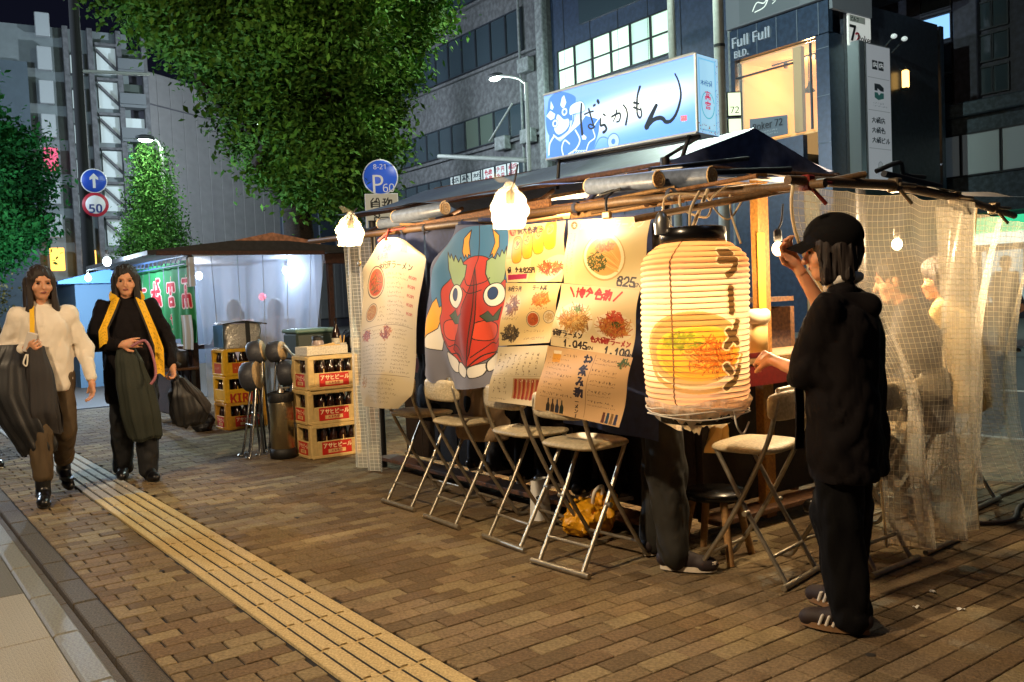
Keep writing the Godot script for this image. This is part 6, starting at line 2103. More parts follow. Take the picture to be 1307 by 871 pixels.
	for q in lean:
		var st := thing("folded_stool", q[4], "stool", q[0], q[1], "folded stools leaning by the keg")
		var h: float = q[2]
		var r: float = 0.135 * q[3]
		var ax := V(0.72, 0.12 + 0.1 * sin(q[0].z * 9), 0.68).normalized()
		var az := ax.cross(V(0, 1, 0)).normalized()
		var tilt := Basis(ax.cross(az), ax, az)
		put("seat", B.new().lathe([P(0.001, -0.07), P(r - 0.02, -0.07), P(r, -0.05), P(r, 0.055), P(r - 0.012, 0.068), P(0.001, 0.07)], 28).done(), vinyl, st, V(0.02, h, 0.05), tilt.get_euler())
		put("seat_base", B.new().lathe([P(0.001, 0.074), P(r - 0.012, 0.074), P(r - 0.008, 0.06)], 28).done(), under, st, V(0.02, h, 0.05), tilt.get_euler())
		for e in [-1, 1]:
			put("leg", rod(bend([V(0.04, h - 0.06, 0.05 + 0.07 * e), V(-0.02, h * 0.5, 0.1 + 0.08 * e), V(-0.09, 0.02, 0.12 + 0.1 * e), V(-0.13, 0.015, 0.12 + 0.1 * e)]), 0.011, 8), chrome, st)
		put("brace", rod([V(-0.04, h * 0.4, 0.02), V(-0.04, h * 0.4, 0.19)], 0.008), chrome, st)
		put("rear_leg", B.new().tube([V(0.05, h - 0.05, 0.0), V(0.06, 0.02, 0.06)], 0.01).tube([V(0.05, h - 0.05, 0.1), V(0.06, 0.02, 0.16)], 0.01).done(), mats["black_pipe"], st)
	# things on top of the cream crates
	var box := thing("paper_box", "open white paper box on top of the cream crates", "box", V(3.33, 0.905, -7.44), 0.08)
	put("tray", B.new().box(V(0, 0.006, 0), V(0.4, 0.012, 0.22)).box(V(0, 0.04, 0.108), V(0.4, 0.07, 0.006)).box(V(0, 0.04, -0.108), V(0.4, 0.07, 0.006)).box(V(-0.198, 0.04, 0), V(0.006, 0.07, 0.21)).box(V(0.198, 0.04, 0), V(0.006, 0.07, 0.21)).done(), mat("printed_card", "e0d6c0", 0.7, {"grain": 0.15, "tint": 0.2}), box)
	put("chopsticks", B.new().tube([V(-0.15, 0.05, 0.02), V(0.15, 0.085, -0.04)], 0.012).tube([V(-0.1, 0.06, -0.05), V(0.16, 0.07, 0.05)], 0.012).done(), mat("pale_wood", "d0a868", 0.7), box)
	var nap := thing("napkin_stack", "crumpled white napkins on the folded stools", "napkins", V(3.2, 0.93, -7.92), 0.3)
	put("napkin", B.new().sheet(func(u: float, v: float) -> Vector3: return V((u - 0.5) * 0.13, 0.05 * sin(u * 3 + v * 2) + 0.02 * sin(v * 9), (v - 0.5) * 0.1), 8, 8).done(), mat("white_paper", "dcdcd8", 0.8), nap)
	var jar := thing("lidded_jar", "squat jar of dark sauce with a black lid behind the cream crates", "jar", V(3.36, 0.9, -7.58))
	put("jar_glass", B.new().lathe([P(0.001, 0), P(0.05, 0), P(0.055, 0.1), P(0.045, 0.13)], 18).done(), mat("pale_jar", "9a8a84", 0.2), jar)
	put("lid", B.new().lathe([P(0.05, 0.125), P(0.052, 0.16), P(0.001, 0.17)], 18).done(), mats["black_rubber"], jar)
	var bx2 := thing("ice_box", "dark green lidded box on a stand behind the cream crates", "box", V(3.62, 0, -8.35))
	put("box", bx(V(0, 0.95, 0), V(0.42, 0.26, 0.34), 0.02), mat("dark_green", "25302a", 0.5), bx2)
	put("lid", bx(V(0, 1.1, 0), V(0.44, 0.04, 0.36), 0.012), mat("green_lid", "5c7a70", 0.45), bx2)
	put("stand", B.new().box(V(0, 0.4, 0), V(0.4, 0.8, 0.3)).done(), mats["dark_wood"], bx2)
	var shape := B.new().lathe([P(0.001, 0), P(0.042, 0), P(0.043, 0.18), P(0.034, 0.23), P(0.015, 0.28), P(0.014, 0.345), P(0.017, 0.346), P(0.001, 0.36)], 18).done()
	for q in [[V(3.74, 0.86, -8.0), "tall dark brown bottle with a pale label behind the cream crates", "24130c"], [V(3.86, 0.86, -7.85), "tall clear bottle beside a dark one behind the cream crates", "8aa0a8"]]:
		var bo := thing("sauce_bottle", q[1], "bottle", q[0])
		put("glass", shape, mat("bottle_" + q[2], q[2], 0.1, {"spec": 0.7}), bo)
		put("label", B.new().lathe([P(0.0445, 0.06), P(0.0445, 0.16)], 18).done(), mats["printed_card"], bo)
	var sh := thing("side_table", "low wooden table carrying bottles behind the cream crates", "table", V(3.8, 0, -7.95))
	put("top", bx(V(0, 0.845, 0), V(0.36, 0.03, 0.5), 0.005), mats["stall_wood"], sh)
	for e in [[-1, -1], [1, -1], [-1, 1], [1, 1]]:
		put("leg", bx(V(0.15 * e[0], 0.415, 0.21 * e[1]), V(0.04, 0.83, 0.04)), mats["stall_wood"], sh)
	var cup := thing("chopstick_cup", "cup of chopsticks on the low wooden table", "cup", V(3.7, 0.86, -7.8))
	put("cup", B.new().lathe([P(0.001, 0), P(0.04, 0), P(0.045, 0.12), P(0.04, 0.12)], 16).done(), mats["printed_card"], cup)
	put("chopsticks", B.new().tube([V(0, 0.02, 0), V(0.02, 0.19, 0.02)], 0.006).tube([V(0, 0.02, 0), V(-0.02, 0.18, 0.01)], 0.006).tube([V(0, 0.02, 0), V(0, 0.19, -0.02)], 0.006).done(), mats["pale_wood"], cup)

# ---------------------------------------------------------------- the far stall
func build_far_stall() -> void:
	var rust := mat("brown_sheet_roof", "b07a5c", 0.7, {"grain": 0.6, "tint": 0.35})
	var dark := mat("dark_roof", "23242a", 0.7, {"grain": 0.6, "tint": 0.4})
	var beam := mat("stall_beam", "4a2a20", 0.7, {"grain": 0.4, "tint": 0.4})
	var s := thing("food_stall", "far food stall with brown raised roof and a hanging plastic sheet wall", "stall")
	for q in [[3.3, -11.05], [5.12, -11.05], [3.3, -13.9], [5.12, -13.9]]:
		put("post", bx(V(q[0], 1.02, q[1]), V(0.07, 2.04, 0.07), 0.005), beam, s)
	put("roof", B.new().prism([P(-1.35, 0.0), P(-0.35, 0.12), P(0.35, 0.12), P(1.4, 0.02), P(1.4, -0.03), P(-1.35, -0.05)], 3.4, Transform3D(Basis(), V(4.1, 2.06, -12.5))).done(), dark, s)
	put("raised_roof", B.new().prism([P(-0.62, -0.03), P(0.0, 0.1), P(0.66, -0.02), P(0.66, -0.09), P(-0.62, -0.1)], 2.6, Transform3D(Basis(), V(4.33, 2.2, -12.3))).done(), rust, s)
	put("rear_roof", B.new().box(V(4.75, 2.27, -13.6), V(1.1, 0.1, 0.8)).done(), rust, s)
	put("eave_board", bx(V(5.28, 1.98, -11.0), V(0.5, 0.17, 0.06), 0.005), beam, s)
	put("eave_board", bx(V(3.9, 2.03, -10.82), V(2.1, 0.05, 0.05), 0.005), beam, s)
	put("counter", B.new().box(V(3.25, 0.9, -12.4), V(0.4, 0.05, 2.6)).box(V(3.3, 0.45, -12.4), V(0.1, 0.88, 2.5)).box(V(4.2, 0.88, -11.75), V(1.6, 0.05, 0.35)).done(), beam, s)
	put("inside_wall", bx(V(5.0, 1.3, -12.5), V(0.05, 1.5, 2.6)), mat("pale_board", "5a6674", 0.8), s)
	put("back_wall", bx(V(4.2, 1.3, -13.85), V(1.7, 1.5, 0.05)), mats["pale_board"], s)
	put("red_lamp_shade", B.new().ball(V(4.5, 1.5, -11.9), V(0.05, 0.05, 0.05)).done(), mat("red_lamp", "e04060", 0.5, {"emit": "ff5070", "energy": 1.2}), s)
	var film := mat("plastic_sheet", "d4dff0", 0.42, {"alpha": 0.4, "back": "a8b4c8", "sheen": 0.2})
	var p := thing("plastic_curtain", "hanging translucent plastic sheet closing the near end of far stall", "curtain")
	put("sheet", B.new().sheet(func(u: float, v: float) -> Vector3:
		var x := lerpf(lerpf(3.33, 3.42, v), lerpf(5.04, 4.8, v), u)
		var f := sin(u * 24.0 + sin(v * 4.0)) * 0.045 + sin(u * 53.0 + v * 3) * 0.018 + sin(u * 9 + v * 4) * 0.04
		return V(x, lerpf(2.0 + 0.05 * u, 0.2 + 0.1 * u, v), -11.0 + f * (0.25 + v * 0.8)), 90, 24).done(), film, p)
	put("hem", rod([V(3.32, 2.01, -10.98), V(4.2, 2.03, -10.99), V(5.05, 2.06, -10.98)], 0.012), mat("white_cord", "c8d0d8", 0.6), p)
	var seams := B.new()
	for k in 5:
		var u := 0.12 + 0.19 * k
		seams.tube([V(lerpf(3.33, 5.04, u), 2.0 + 0.05 * u, -10.975), V(lerpf(3.36, 4.95, u), 1.2, -10.94), V(lerpf(3.42, 4.8, u), 0.3, -10.9)], 0.006, 5)
	put("crease", seams.done(), mat("crease_film", "a8b8d0", 0.4, {"alpha": 0.6}), p)
	# green banners along the walkway side
	var green := C("2a8a50")
	var list := [["高", -10.98, -10.42, 0.98, "green shop curtain with a large red character nearest the plastic sheet"], ["宮", -11.62, -11.02, 1.02, "green shop curtain with a red character, second from the plastic sheet"], ["橋", -12.3, -11.66, 1.04, "green shop curtain with a red character, third from the plastic sheet, behind walker"], ["大", -12.95, -12.34, 1.05, "green shop curtain at the far end of the row, behind walker"]]
	for q in list:
		var cv := Cv.new(192, 320, green)
		for w in 2:
			cv.text(q[0], 30, 60, 120, [26, 15][w], [C("f0c8c8"), C("c82838")][w], false, 1.05)
			cv.text("焼本", 46, 210, 46, [9, 5][w], [C("e8b8b8"), C("b02430")][w], true)
		hang("green_curtain", q[4], "curtain", 3.14, [P(q[1], 1.95), P(q[2], 1.93), P(q[2] - 0.02, q[3]), P(q[1] + 0.02, q[3] - 0.03)], pic("green_print_" + q[0], cv.im, 0.8, {"back": "1c3024"}), "green curtains of the far stall", 0.012, 0.02, "cloth")
	var wc := thing("white_cloth", "white cloth hanging between green curtains by the plastic sheet", "cloth")
	put("cloth", B.new().sheet(func(u: float, v: float) -> Vector3: return V(3.1 + 0.02 * sin(u * 12), lerpf(1.3, 0.9, v), lerpf(-10.85, -10.4, u) + 0.03 * sin(v * 3)), 16, 10).done(), mat("white_linen", "c4c8cc", 0.8), wc)
	put("upper_cloth", B.new().sheet(func(u: float, v: float) -> Vector3: return V(3.09 + 0.015 * sin(u * 9), lerpf(1.95, 1.62, v), lerpf(-10.48, -10.2, u)), 10, 8).done(), mats["white_linen"], wc)
	var rail := thing("blue_rail", "blue lattice eave rail above the green curtains", "rail")
	var lb := B.new().tube([V(3.05, 2.0, -14.0), V(3.05, 1.97, -10.4)], 0.012).tube([V(3.05, 1.9, -14.0), V(3.05, 1.88, -10.4)], 0.01)
	for k in 18:
		lb.tube([V(3.05, 1.89, -14 + k * 0.2), V(3.05, 1.99, -13.9 + k * 0.2)], 0.006, 5)
	put("lattice", lb.done(), mat("blue_paint", "44608c", 0.5), rail)
	var tb := thing("folding_table", "dark low table at the far stall beside the yellow crates", "table", V(3.0, 0, -11.2))
	put("top", bx(V(0, 0.66, 0), V(0.55, 0.03, 0.7), 0.005), mats["stall_wood"] if mats.has("stall_wood") else mat("stall_wood", "6b4526", 0.7, {"grain": 0.25, "tint": 0.45}), tb)
	for e in [[-1, -1], [1, -1], [-1, 1], [1, 1]]:
		put("leg", bx(V(0.22 * e[0], 0.32, 0.3 * e[1]), V(0.04, 0.64, 0.04)), dark, tb)
	var pot := thing("lidded_pot", "dark lidded pot on the low table of far stall", "pot", V(3.05, 0.675, -11.1))
	put("pot", B.new().lathe([P(0.001, 0), P(0.17, 0), P(0.18, 0.18), P(0.16, 0.2), P(0.02, 0.24), P(0.001, 0.26)], 20).done(), mat("dull_pot", "4a4440", 0.5, {"metal": 0.4}), pot)
	# plain stall further on, only its side lamp-lit canvas and roof show
	var f := thing("food_stall", "third stall far down the pavement, only its lit blue awning showing", "stall")
	put("awning", B.new().prism([P(-1.0, 0), P(0, 0.25), P(1.0, 0), P(1.0, -0.05), P(-1.0, -0.05)], 2.4, Transform3D(Basis(), V(4.0, 2.0, -19.2))).done(), mat("blue_awning", "3c6a9c", 0.7), f)
	put("wall", bx(V(4.1, 1.0, -19.4), V(1.5, 2.0, 2.0)), mat("blue_canvas", "4a6478", 0.8), f)
# ---------------------------------------------------------------- people
func seated(h: float, over := {}) -> Dictionary:
	var j := {
		"pel": V(0, 0.415, 0), "chest": V(0, 0.6, 0.03), "neck": V(0, 0.705, 0.05), "head": V(0, 0.778, 0.08), "face": V(0, -0.2, 1),
		"shl": V(0.105, 0.672, 0.04), "shr": V(-0.105, 0.672, 0.04), "ell": V(0.14, 0.53, 0.1), "elr": V(-0.14, 0.53, 0.1), "wrl": V(0.07, 0.57, 0.23), "wrr": V(-0.07, 0.57, 0.23),
		"hil": V(0.055, 0.395, 0.02), "hir": V(-0.055, 0.395, 0.02), "knl": V(0.075, 0.38, 0.25), "knr": V(-0.075, 0.38, 0.25), "anl": V(0.07, 0.12, 0.23), "anr": V(-0.07, 0.12, 0.23),
		"handl": V(-0.3, 0, 1), "handr": V(0.3, 0, 1), "palml": V(0, -1, 0), "palmr": V(0, -1, 0),
	}
	for k in over:
		j[k] = over[k]
	return pose(h, j)

# cloth hanging as a folded tube: centres and half widths from top to bottom
func drape(mid: Array, half: Array, folds: float, deep: float) -> ArrayMesh:
	var c := Curve3D.new()
	for p in mid:
		c.add_point(p)
	var ph := rng.randf() * 6.0
	return B.new().sheet(func(u: float, v: float) -> Vector3:
		var t := v * (mid.size() - 1)
		var i := mini(int(t), mid.size() - 2)
		var m: Vector3 = (mid[i] as Vector3).lerp(mid[i + 1], t - i)
		var h: Vector2 = (half[i] as Vector2).lerp(half[i + 1], smoothstep(0.0, 1.0, t - i))
		var a := u * TAU
		var k := 1.0 + (sin(a * folds + ph + sin(v * 5.0 + a) * 0.9) * 0.6 + sin(a * folds * 2.3 - v * 6.0 + ph) * 0.4) * deep / maxf(h.x, 0.02) * (0.3 + v)
		return m + V(cos(a) * h.x * k, 0.012 * sin(a * 3 + ph) * v, sin(a) * h.y * k), 64, 36).done()

func build_people() -> void:
	var skin := mat("skin", "c08a68", 0.5, {"spec": 0.4})
	skin.subsurf_scatter_enabled = true
	skin.subsurf_scatter_strength = 0.15
	var blackc := mat("black_cotton", "130f10", 0.85, {"relief": 0.05, "bump": 0.25, "sheen": 0.05, "spec": 0.25})
	var blackt := mat("black_twill", "0b0a0b", 0.85, {"relief": 0.04, "bump": 0.25, "sheen": 0.05, "spec": 0.25})
	var hairm := mat("dark_hair", "140d0a", 0.7)
	var hairb := mat("brown_hair", "1f130c", 0.7)
	# --- the woman in front, hand at her cap
	var th := 3.36
	var jw := pose(1.6, {
		"head": V(0, 0.908, 0.02), "neck": V(0, 0.825, -0.005), "face": V(0.42, -0.08, 1), "chest": V(0, 0.715, -0.005), "pel": V(0, 0.525, -0.01),
		"shl": V(0.108, 0.775, -0.01), "shr": V(-0.105, 0.778, 0.015), "ell": V(0.095, 0.62, 0.05), "wrl": V(-0.02, 0.64, 0.185), "handl": V(-0.5, 0.1, 1), "palml": V(-0.6, -0.5, 0), "curll": 0.6,
		"elr": V(-0.05, 0.78, 0.07), "wrr": V(-0.005, 0.872, 0.105), "handr": V(0.3, 0.85, 0.4), "palmr": V(0.4, 0.1, -0.9), "curlr": 0.5,
		"hil": V(0.05, 0.515, -0.01), "hir": V(-0.05, 0.515, 0), "knl": V(0.055, 0.28, 0.0), "knr": V(-0.055, 0.28, 0.015), "anl": V(0.06, 0.05, -0.03), "anr": V(-0.075, 0.05, 0.03), "toel": V(0.1, -0.02, 1), "toer": V(-0.25, -0.02, 1),
	})
	var w := person("woman in black cap and dark short-sleeved jacket shading her brow beside the lantern", V(3.05, 0, -2.03), th, jw, {
		"skin": skin, "top": blackc, "trousers": blackt, "shoes": mat("brown_suede", "22120e", 0.7), "sole": mat("gum_sole", "7a5a3a", 0.7), "hair": hairb, "hair_len": 0.045, "sleeve": 0.97, "sleeve_end": 0.06, "loose": 1.3, "leg": 1.32, "hem": 0.13,
		"cell": 0.012, "head_cell": 0.0045, "hand_cell": 0.004, "hair_cell": 0.0055, "wrinkle": 0.016, "hair_front": true, "sleeve_r": 0.5})
	var hd: Vector3 = jw.head
	var capm := mat("cap_cloth", "0c0a0b", 0.85, {"relief": 0.03, "bump": 0.2, "sheen": 0.05, "spec": 0.25})
	var cf := field_around([hd + V(0, 0.05, 0.03)], 0.16, 0.006)
	cf.ell(hd + V(0, 0.053, -0.012), V(0.095, 0.095, 0.114), 0.01)
	cf.above(hd.y + 0.012)
	var cap := put("cap", nets([cf]), capm, w)
	put("brim", B.new().sheet(func(u: float, v: float) -> Vector3:
		var a := lerpf(-1.25, 1.25, u)
		var r := lerpf(0.0, 0.085, v)
		return hd + V(sin(a) * (0.088 + r * 0.12), 0.052 - 0.03 * v - 0.02 * a * a, cos(a) * 0.1 - 0.008 + r * (0.45 + 0.55 * cos(a))), 18, 8).done(), capm, cap)
	put("button", B.new().ball(hd + V(0, 0.142, -0.012), V(0.01, 0.006, 0.01), 10).done(), capm, cap)
	var hood := field_around([jw.neck + V(0, -0.02, -0.04)], 0.2, 0.009)
	hood.cap(jw.neck + V(0.085, -0.045, -0.02), jw.neck + V(0, -0.085, -0.095), 0.034, 0.042, 0.04).cap(jw.neck + V(-0.085, -0.045, -0.02), jw.neck + V(0, -0.085, -0.095), 0.036, 0.042, 0.04)
	put("hood", nets([hood]), blackc, w)
	put("collar", rod(bend([jw.neck + V(-0.045, -0.02, 0.04), jw.neck + V(-0.066, 0.005, 0.0), jw.neck + V(-0.04, 0.03, -0.052), jw.neck + V(0.04, 0.03, -0.052), jw.neck + V(0.066, 0.012, 0.0), jw.neck + V(0.045, -0.015, 0.04)]), 0.018, 10), mat("white_cotton", "c8c0b4", 0.8), w)
	var stripe := mat("white_stripe", "d8d0c4", 0.6)
	for q in ["l", "r"]:
		for k in 3:
			var an: Vector3 = jw["an" + q]
			var td: Vector3 = jw["toe" + q].normalized()
			var ts := td.cross(V(0, 1, 0)).normalized()
			put("stripe", B.new().box(an + td * (0.05 + 0.026 * k) - ts * 0.036 - V(0, 0.03, 0), V(0.02, 0.045, 0.011), 0.003, Basis(-ts, V(0, 1, 0), td).rotated(ts, 0.35)).done(), stripe, w)
	put("jacket_flap", B.new().sheet(func(u: float, v: float) -> Vector3: return V(lerpf(0.02, 0.09, u) + 0.01 * sin(v * 6), lerpf(1.12, 0.68, v), 0.135 + 0.02 * sin(u * 3) + 0.02 * v), 8, 14).done(), blackc, w)
	# --- two walkers coming up the pavement
	var j1 := pose(1.72, {
		"shl": V(0.1, 0.79, 0), "shr": V(-0.098, 0.79, 0.01), "elr": V(-0.15, 0.64, -0.03), "wrr": V(-0.085, 0.645, 0.1), "handr": V(0.6, 0.3, 0.6), "palmr": V(0.3, 0.3, -0.8), "curlr": 0.8,
		"ell": V(0.155, 0.635, -0.02), "wrl": V(0.168, 0.495, 0.05), "knr": V(-0.045, 0.3, 0.09), "anr": V(-0.05, 0.05, 0.11), "knl": V(0.055, 0.29, 0.01), "anl": V(0.06, 0.1, -0.16), "toel": V(0.1, -0.45, 1), "toer": V(-0.1, -0.02, 1), "face": V(0.1, -0.1, 1)})
	person("woman walker with long dark hair in cream sweatshirt and olive trousers", V(1.1, 0, -7.3), -0.05, j1, {
		"skin": skin, "top": mat("cream_fleece", "d2c6b4", 0.85, {"relief": 0.03, "bump": 0.2, "sheen": 0.4}), "top_name": "sweatshirt", "trousers": mat("olive_cargo", "4a3a24", 0.85, {"relief": 0.05, "bump": 0.3}), "shoes": mat("black_leather", "100f10", 0.3), "sole": mat("dark_sole", "0e0d0c", 0.6),
		"hair": hairb, "hair_len": 0.21, "hair_front": true, "loose": 1.12, "leg": 1.1, "leg_end": 0.72, "boot": 0.6, "cell": 0.014, "wrinkle": 0.012, "hem": 0.04})
	var coat := thing("black_coat", "black padded coat hanging over the arm of cream sweatshirt walker", "coat", V(1.1, 0, -7.3), -0.05)
	var nz := FastNoiseLite.new()
	nz.frequency = 1.0
	nz.fractal_octaves = 3
	put("shell", drape([V(-0.2, 1.15, 0.12), V(-0.24, 1.0, 0.13), V(-0.24, 0.8, 0.14), V(-0.17, 0.6, 0.16), V(-0.1, 0.42, 0.16), V(-0.09, 0.36, 0.16)], [P(0.1, 0.04), P(0.14, 0.09), P(0.16, 0.1), P(0.15, 0.09), P(0.12, 0.07), P(0.1, 0.05)], 7.0, 0.02), mat("black_nylon", "0f0e10", 0.5, {"sheen": 0.2}), coat)
	put("lining", drape([V(-0.08, 1.13, 0.2), V(-0.06, 0.9, 0.2), V(-0.05, 0.66, 0.2), V(-0.02, 0.5, 0.18)], [P(0.06, 0.03), P(0.09, 0.05), P(0.1, 0.06), P(0.08, 0.03)], 5.0, 0.016), mat("dark_lining", "221d1c", 0.7), coat)
	var ph := thing("phone", "pale phone in the hand of cream sweatshirt walker", "phone", V(0.98, 1.16, -7.08), -0.2)
	put("case", bx(Vector3.ZERO, V(0.07, 0.15, 0.012), 0.005), mat("pale_case", "c8c0b8", 0.4), ph, Vector3.ZERO, V(0.3, 0, -0.3))
	put("wrist_loop", rod(bend([V(-0.03, -0.08, 0), V(-0.05, -0.14, 0.01), V(-0.03, -0.16, 0.01), V(-0.02, -0.08, 0)]), 0.006, 6), mats["white_string"], ph)
	var strap := thing("yellow_scarf", "yellow strap over the shoulder of cream sweatshirt walker", "strap", V(1.1, 0, -7.3), -0.05)
	put("band", B.new().sheet(func(u: float, v: float) -> Vector3: return V(-0.085 + 0.03 * u - 0.02 * v, lerpf(1.42, 1.2, v), 0.06 + 0.11 * sin(v * 1.4) + 0.01 * u), 6, 14).done(), mat("yellow_cloth", "d8a818", 0.8), strap)
	var j2 := pose(1.74, {
		"elr": V(-0.15, 0.64, 0.0), "wrr": V(-0.05, 0.63, 0.13), "handr": V(0.8, 0.1, 0.4), "palmr": V(0, -0.2, -1), "ell": V(0.165, 0.645, -0.02), "wrl": V(0.175, 0.52, 0.06), "curll": 0.9,
		"knl": V(0.05, 0.29, 0.05), "anl": V(0.045, 0.045, 0.04), "knr": V(-0.045, 0.29, 0.0), "anr": V(-0.05, 0.055, -0.1), "toel": V(0.15, -0.02, 1), "toer": V(-0.15, -0.1, 1), "face": V(-0.15, -0.12, 1)})
	person("woman walker with long dark hair in black clothes with a yellow and black scarf", V(1.76, 0, -7.62), -0.12, j2, {
		"skin": skin, "top": blackc, "trousers": mat("black_wide", "0e0e11", 0.8, {"relief": 0.05, "bump": 0.3}), "shoes": mats["black_leather"], "sole": mats["dark_sole"], "hair": hairm, "hair_len": 0.25, "hair_front": true, "loose": 1.2, "leg": 1.25, "hem": 0.14, "cell": 0.016, "wrinkle": 0.014})
	var sc := thing("striped_scarf", "yellow scarf with black print hanging round the neck of black-clad walker", "scarf", V(1.76, 0, -7.62), -0.12)
	var scv := Cv.new(96, 384, C("d8a416"))
	scv.poly(pts2("0,0 14,0 14,384 0,384"), C("1a1612"))
	for k in 7:
		scv.print_rows(24, 20 + k * 52, 60, 2, 14, C("2a2010"), rng)
	var sm := pic("scarf_print", scv.im, 0.85)
	for e in [-1, 1]:
		put("band", B.new().sheet(func(u: float, v: float) -> Vector3:
			var ln := 0.36 if e < 0 else 0.62
			var y := 1.45 - ln * v
			var x: float = e * (0.085 + 0.11 * minf(v * 1.6, 1.0) + (u - 0.5) * 0.075)
			return V(x, y + 0.02 * sin(u * 4), 0.07 + 0.1 * sin(minf(v * 2.6, 1.57)) + 0.012 * sin(u * 5 + v * 6)), 8, 24).done(), sm, sc)
	put("neck_roll", rod(bend([V(-0.1, 1.46, 0.06), V(-0.085, 1.5, -0.03), V(0, 1.5, -0.075), V(0.085, 1.5, -0.03), V(0.1, 1.46, 0.06)]), 0.032, 10), mats["yellow_cloth"], sc)
	var bg := thing("black_bag", "glossy black bag held low in the hand of black-clad walker", "bag", V(1.76, 0, -7.62), -0.12)
	put("bag_body", drape([V(0.33, 0.83, 0.1), V(0.35, 0.76, 0.1), V(0.39, 0.64, 0.1), V(0.42, 0.52, 0.09), V(0.41, 0.42, 0.09), V(0.4, 0.39, 0.09)], [P(0.015, 0.02), P(0.06, 0.045), P(0.13, 0.08), P(0.155, 0.09), P(0.12, 0.07), P(0.03, 0.02)], 9.0, 0.014), mats["black_nylon"], bg)
	put("sleeve", drape([V(0.36, 0.8, 0.16), V(0.46, 0.66, 0.16), V(0.52, 0.56, 0.14), V(0.54, 0.5, 0.13)], [P(0.02, 0.02), P(0.05, 0.03), P(0.055, 0.03), P(0.03, 0.02)], 4.0, 0.012), mats["dark_lining"], bg)
	put("handle", rod(bend([V(0.3, 0.84, 0.1), V(0.3, 0.94, 0.1), V(0.36, 0.9, 0.12)]), 0.012, 8), mats["black_webbing"], bg)
	var dr := thing("dark_jacket", "dark green jacket folded over the wrist of black-clad walker", "jacket", V(1.76, 0, -7.62), -0.12)
	put("shell", drape([V(-0.05, 1.07, 0.2), V(-0.03, 0.95, 0.2), V(0.0, 0.75, 0.2), V(0.03, 0.55, 0.19), V(0.06, 0.36, 0.17), V(0.06, 0.33, 0.17)], [P(0.07, 0.03), P(0.1, 0.06), P(0.13, 0.08), P(0.14, 0.08), P(0.12, 0.06), P(0.1, 0.04)], 8.0, 0.018), mat("dark_green_cloth", "20241a", 0.85), dr)
	put("beaded_cord", rod(bend([V(-0.02, 1.08, 0.3), V(0.08, 1.12, 0.31), V(0.13, 1.0, 0.32), V(0.14, 0.85, 0.34), V(0.1, 0.78, 0.34)]), 0.012, 6), mat("pink_beads", "8a5058", 0.5), dr)
	# --- customers
	var dn := mat("navy_jacket", "10131e", 0.6, {"relief": 0.06, "bump": 0.3, "sheen": 0.3})
	person("man in a dark navy jacket seated behind the net, face turned to the stall", V(4.4, 0.0, -2.44), 3.6, seated(1.72), {"skin": skin, "top": dn, "trousers": blackt, "shoes": mats["black_leather"], "hair": hairm, "wrinkle": 0.014, "cell": 0.016})
	person("customer in a pale yellow coat seated behind the net at the far right", V(5.24, 0.0, -2.68), 3.4, seated(1.72), {"skin": skin, "top": mat("pale_coat", "c8a860", 0.8, {"sheen": 0.3}), "trousers": blackt, "shoes": mats["black_leather"], "hair": hairb, "hair_len": 0.04, "loose": 1.25, "cell": 0.016})
	person("customer in a beige coat seated under the dragon mask banner, seen from behind", V(3.07, 0.0, -4.54), PI / 2, seated(1.66), {"skin": skin, "top": mat("beige_coat", "8a7256", 0.85, {"relief": 0.06, "bump": 0.3}), "trousers": blackt, "shoes": mats["black_leather"], "hair": hairm, "loose": 1.2, "cell": 0.017, "hem": 0.1})
	person("customer in black seated behind the egg roll posters, mostly hidden", V(3.06, 0.0, -3.9), PI / 2 + 0.1, seated(1.7), {"skin": skin, "top": blackc, "trousers": blackt, "shoes": mats["black_leather"], "hair": hairm, "cell": 0.018})
	person("customer in dark clothes seated behind the long menu scroll", V(3.1, 0.0, -5.15), PI / 2, seated(1.66), {"skin": skin, "top": blackc, "trousers": mat("dark_denim", "1c2230", 0.8), "shoes": mats["black_leather"], "hair": hairb, "cell": 0.018})
	var jl := pose(1.66, {"hil": V(0.06, 0.515, 0), "hir": V(-0.06, 0.515, 0), "knl": V(0.065, 0.28, 0.02), "knr": V(-0.07, 0.28, 0.01), "anl": V(0.075, 0.05, -0.01), "anr": V(-0.09, 0.05, 0.02), "toel": V(0.75, -0.02, 1), "toer": V(-0.35, -0.02, 1), "handl": V(0, 0, 1), "wrl": V(0.1, 0.62, 0.15), "wrr": V(-0.1, 0.62, 0.15)})
	var lm := person("standing customer behind the lantern, dark trousers and white-toed dark sneakers showing", V(3.12, 0, -3.1), 0.95, jl, {"skin": skin, "top": blackc, "trousers": mat("dark_olive_wide", "1e1c16", 0.8, {"relief": 0.05, "bump": 0.3}), "shoes": mat("dark_canvas_shoe", "241a1c", 0.7), "sole": mat("white_sole", "d0c4b0", 0.6), "hair": hairm, "leg": 1.25, "cell": 0.016})
	for q in ["l", "r"]:
		var td: Vector3 = jl["toe" + q].normalized()
		put("toe_cap", B.new().ball(jl["an" + q] + td * 0.17 - V(0, 0.032, 0), V(0.034, 0.022, 0.034), 12).done(), mats["white_sole"], lm)
	# --- people at the far stall and beyond
	var far := {"skin": skin, "eyes": false, "cell": 0.022, "head_cell": 0.01, "hair_cell": 0.011, "hand_cell": 0.009, "trousers": blackt, "shoes": mats["black_leather"]}
	var a := far.duplicate()
	a.merge({"top": mat("pink_beige_coat", "b08878", 0.85), "hair": hairb, "hair_len": 0.05, "loose": 1.25})
	person("customer in a pinkish coat seen through the plastic sheet, left of two", V(3.98, 0, -11.42), PI, seated(1.72), a)
	var b := far.duplicate()
	b.merge({"top": mat("grey_brown_coat", "5a4e48", 0.85), "hair": hairm, "hair_len": 0.1, "loose": 1.2})
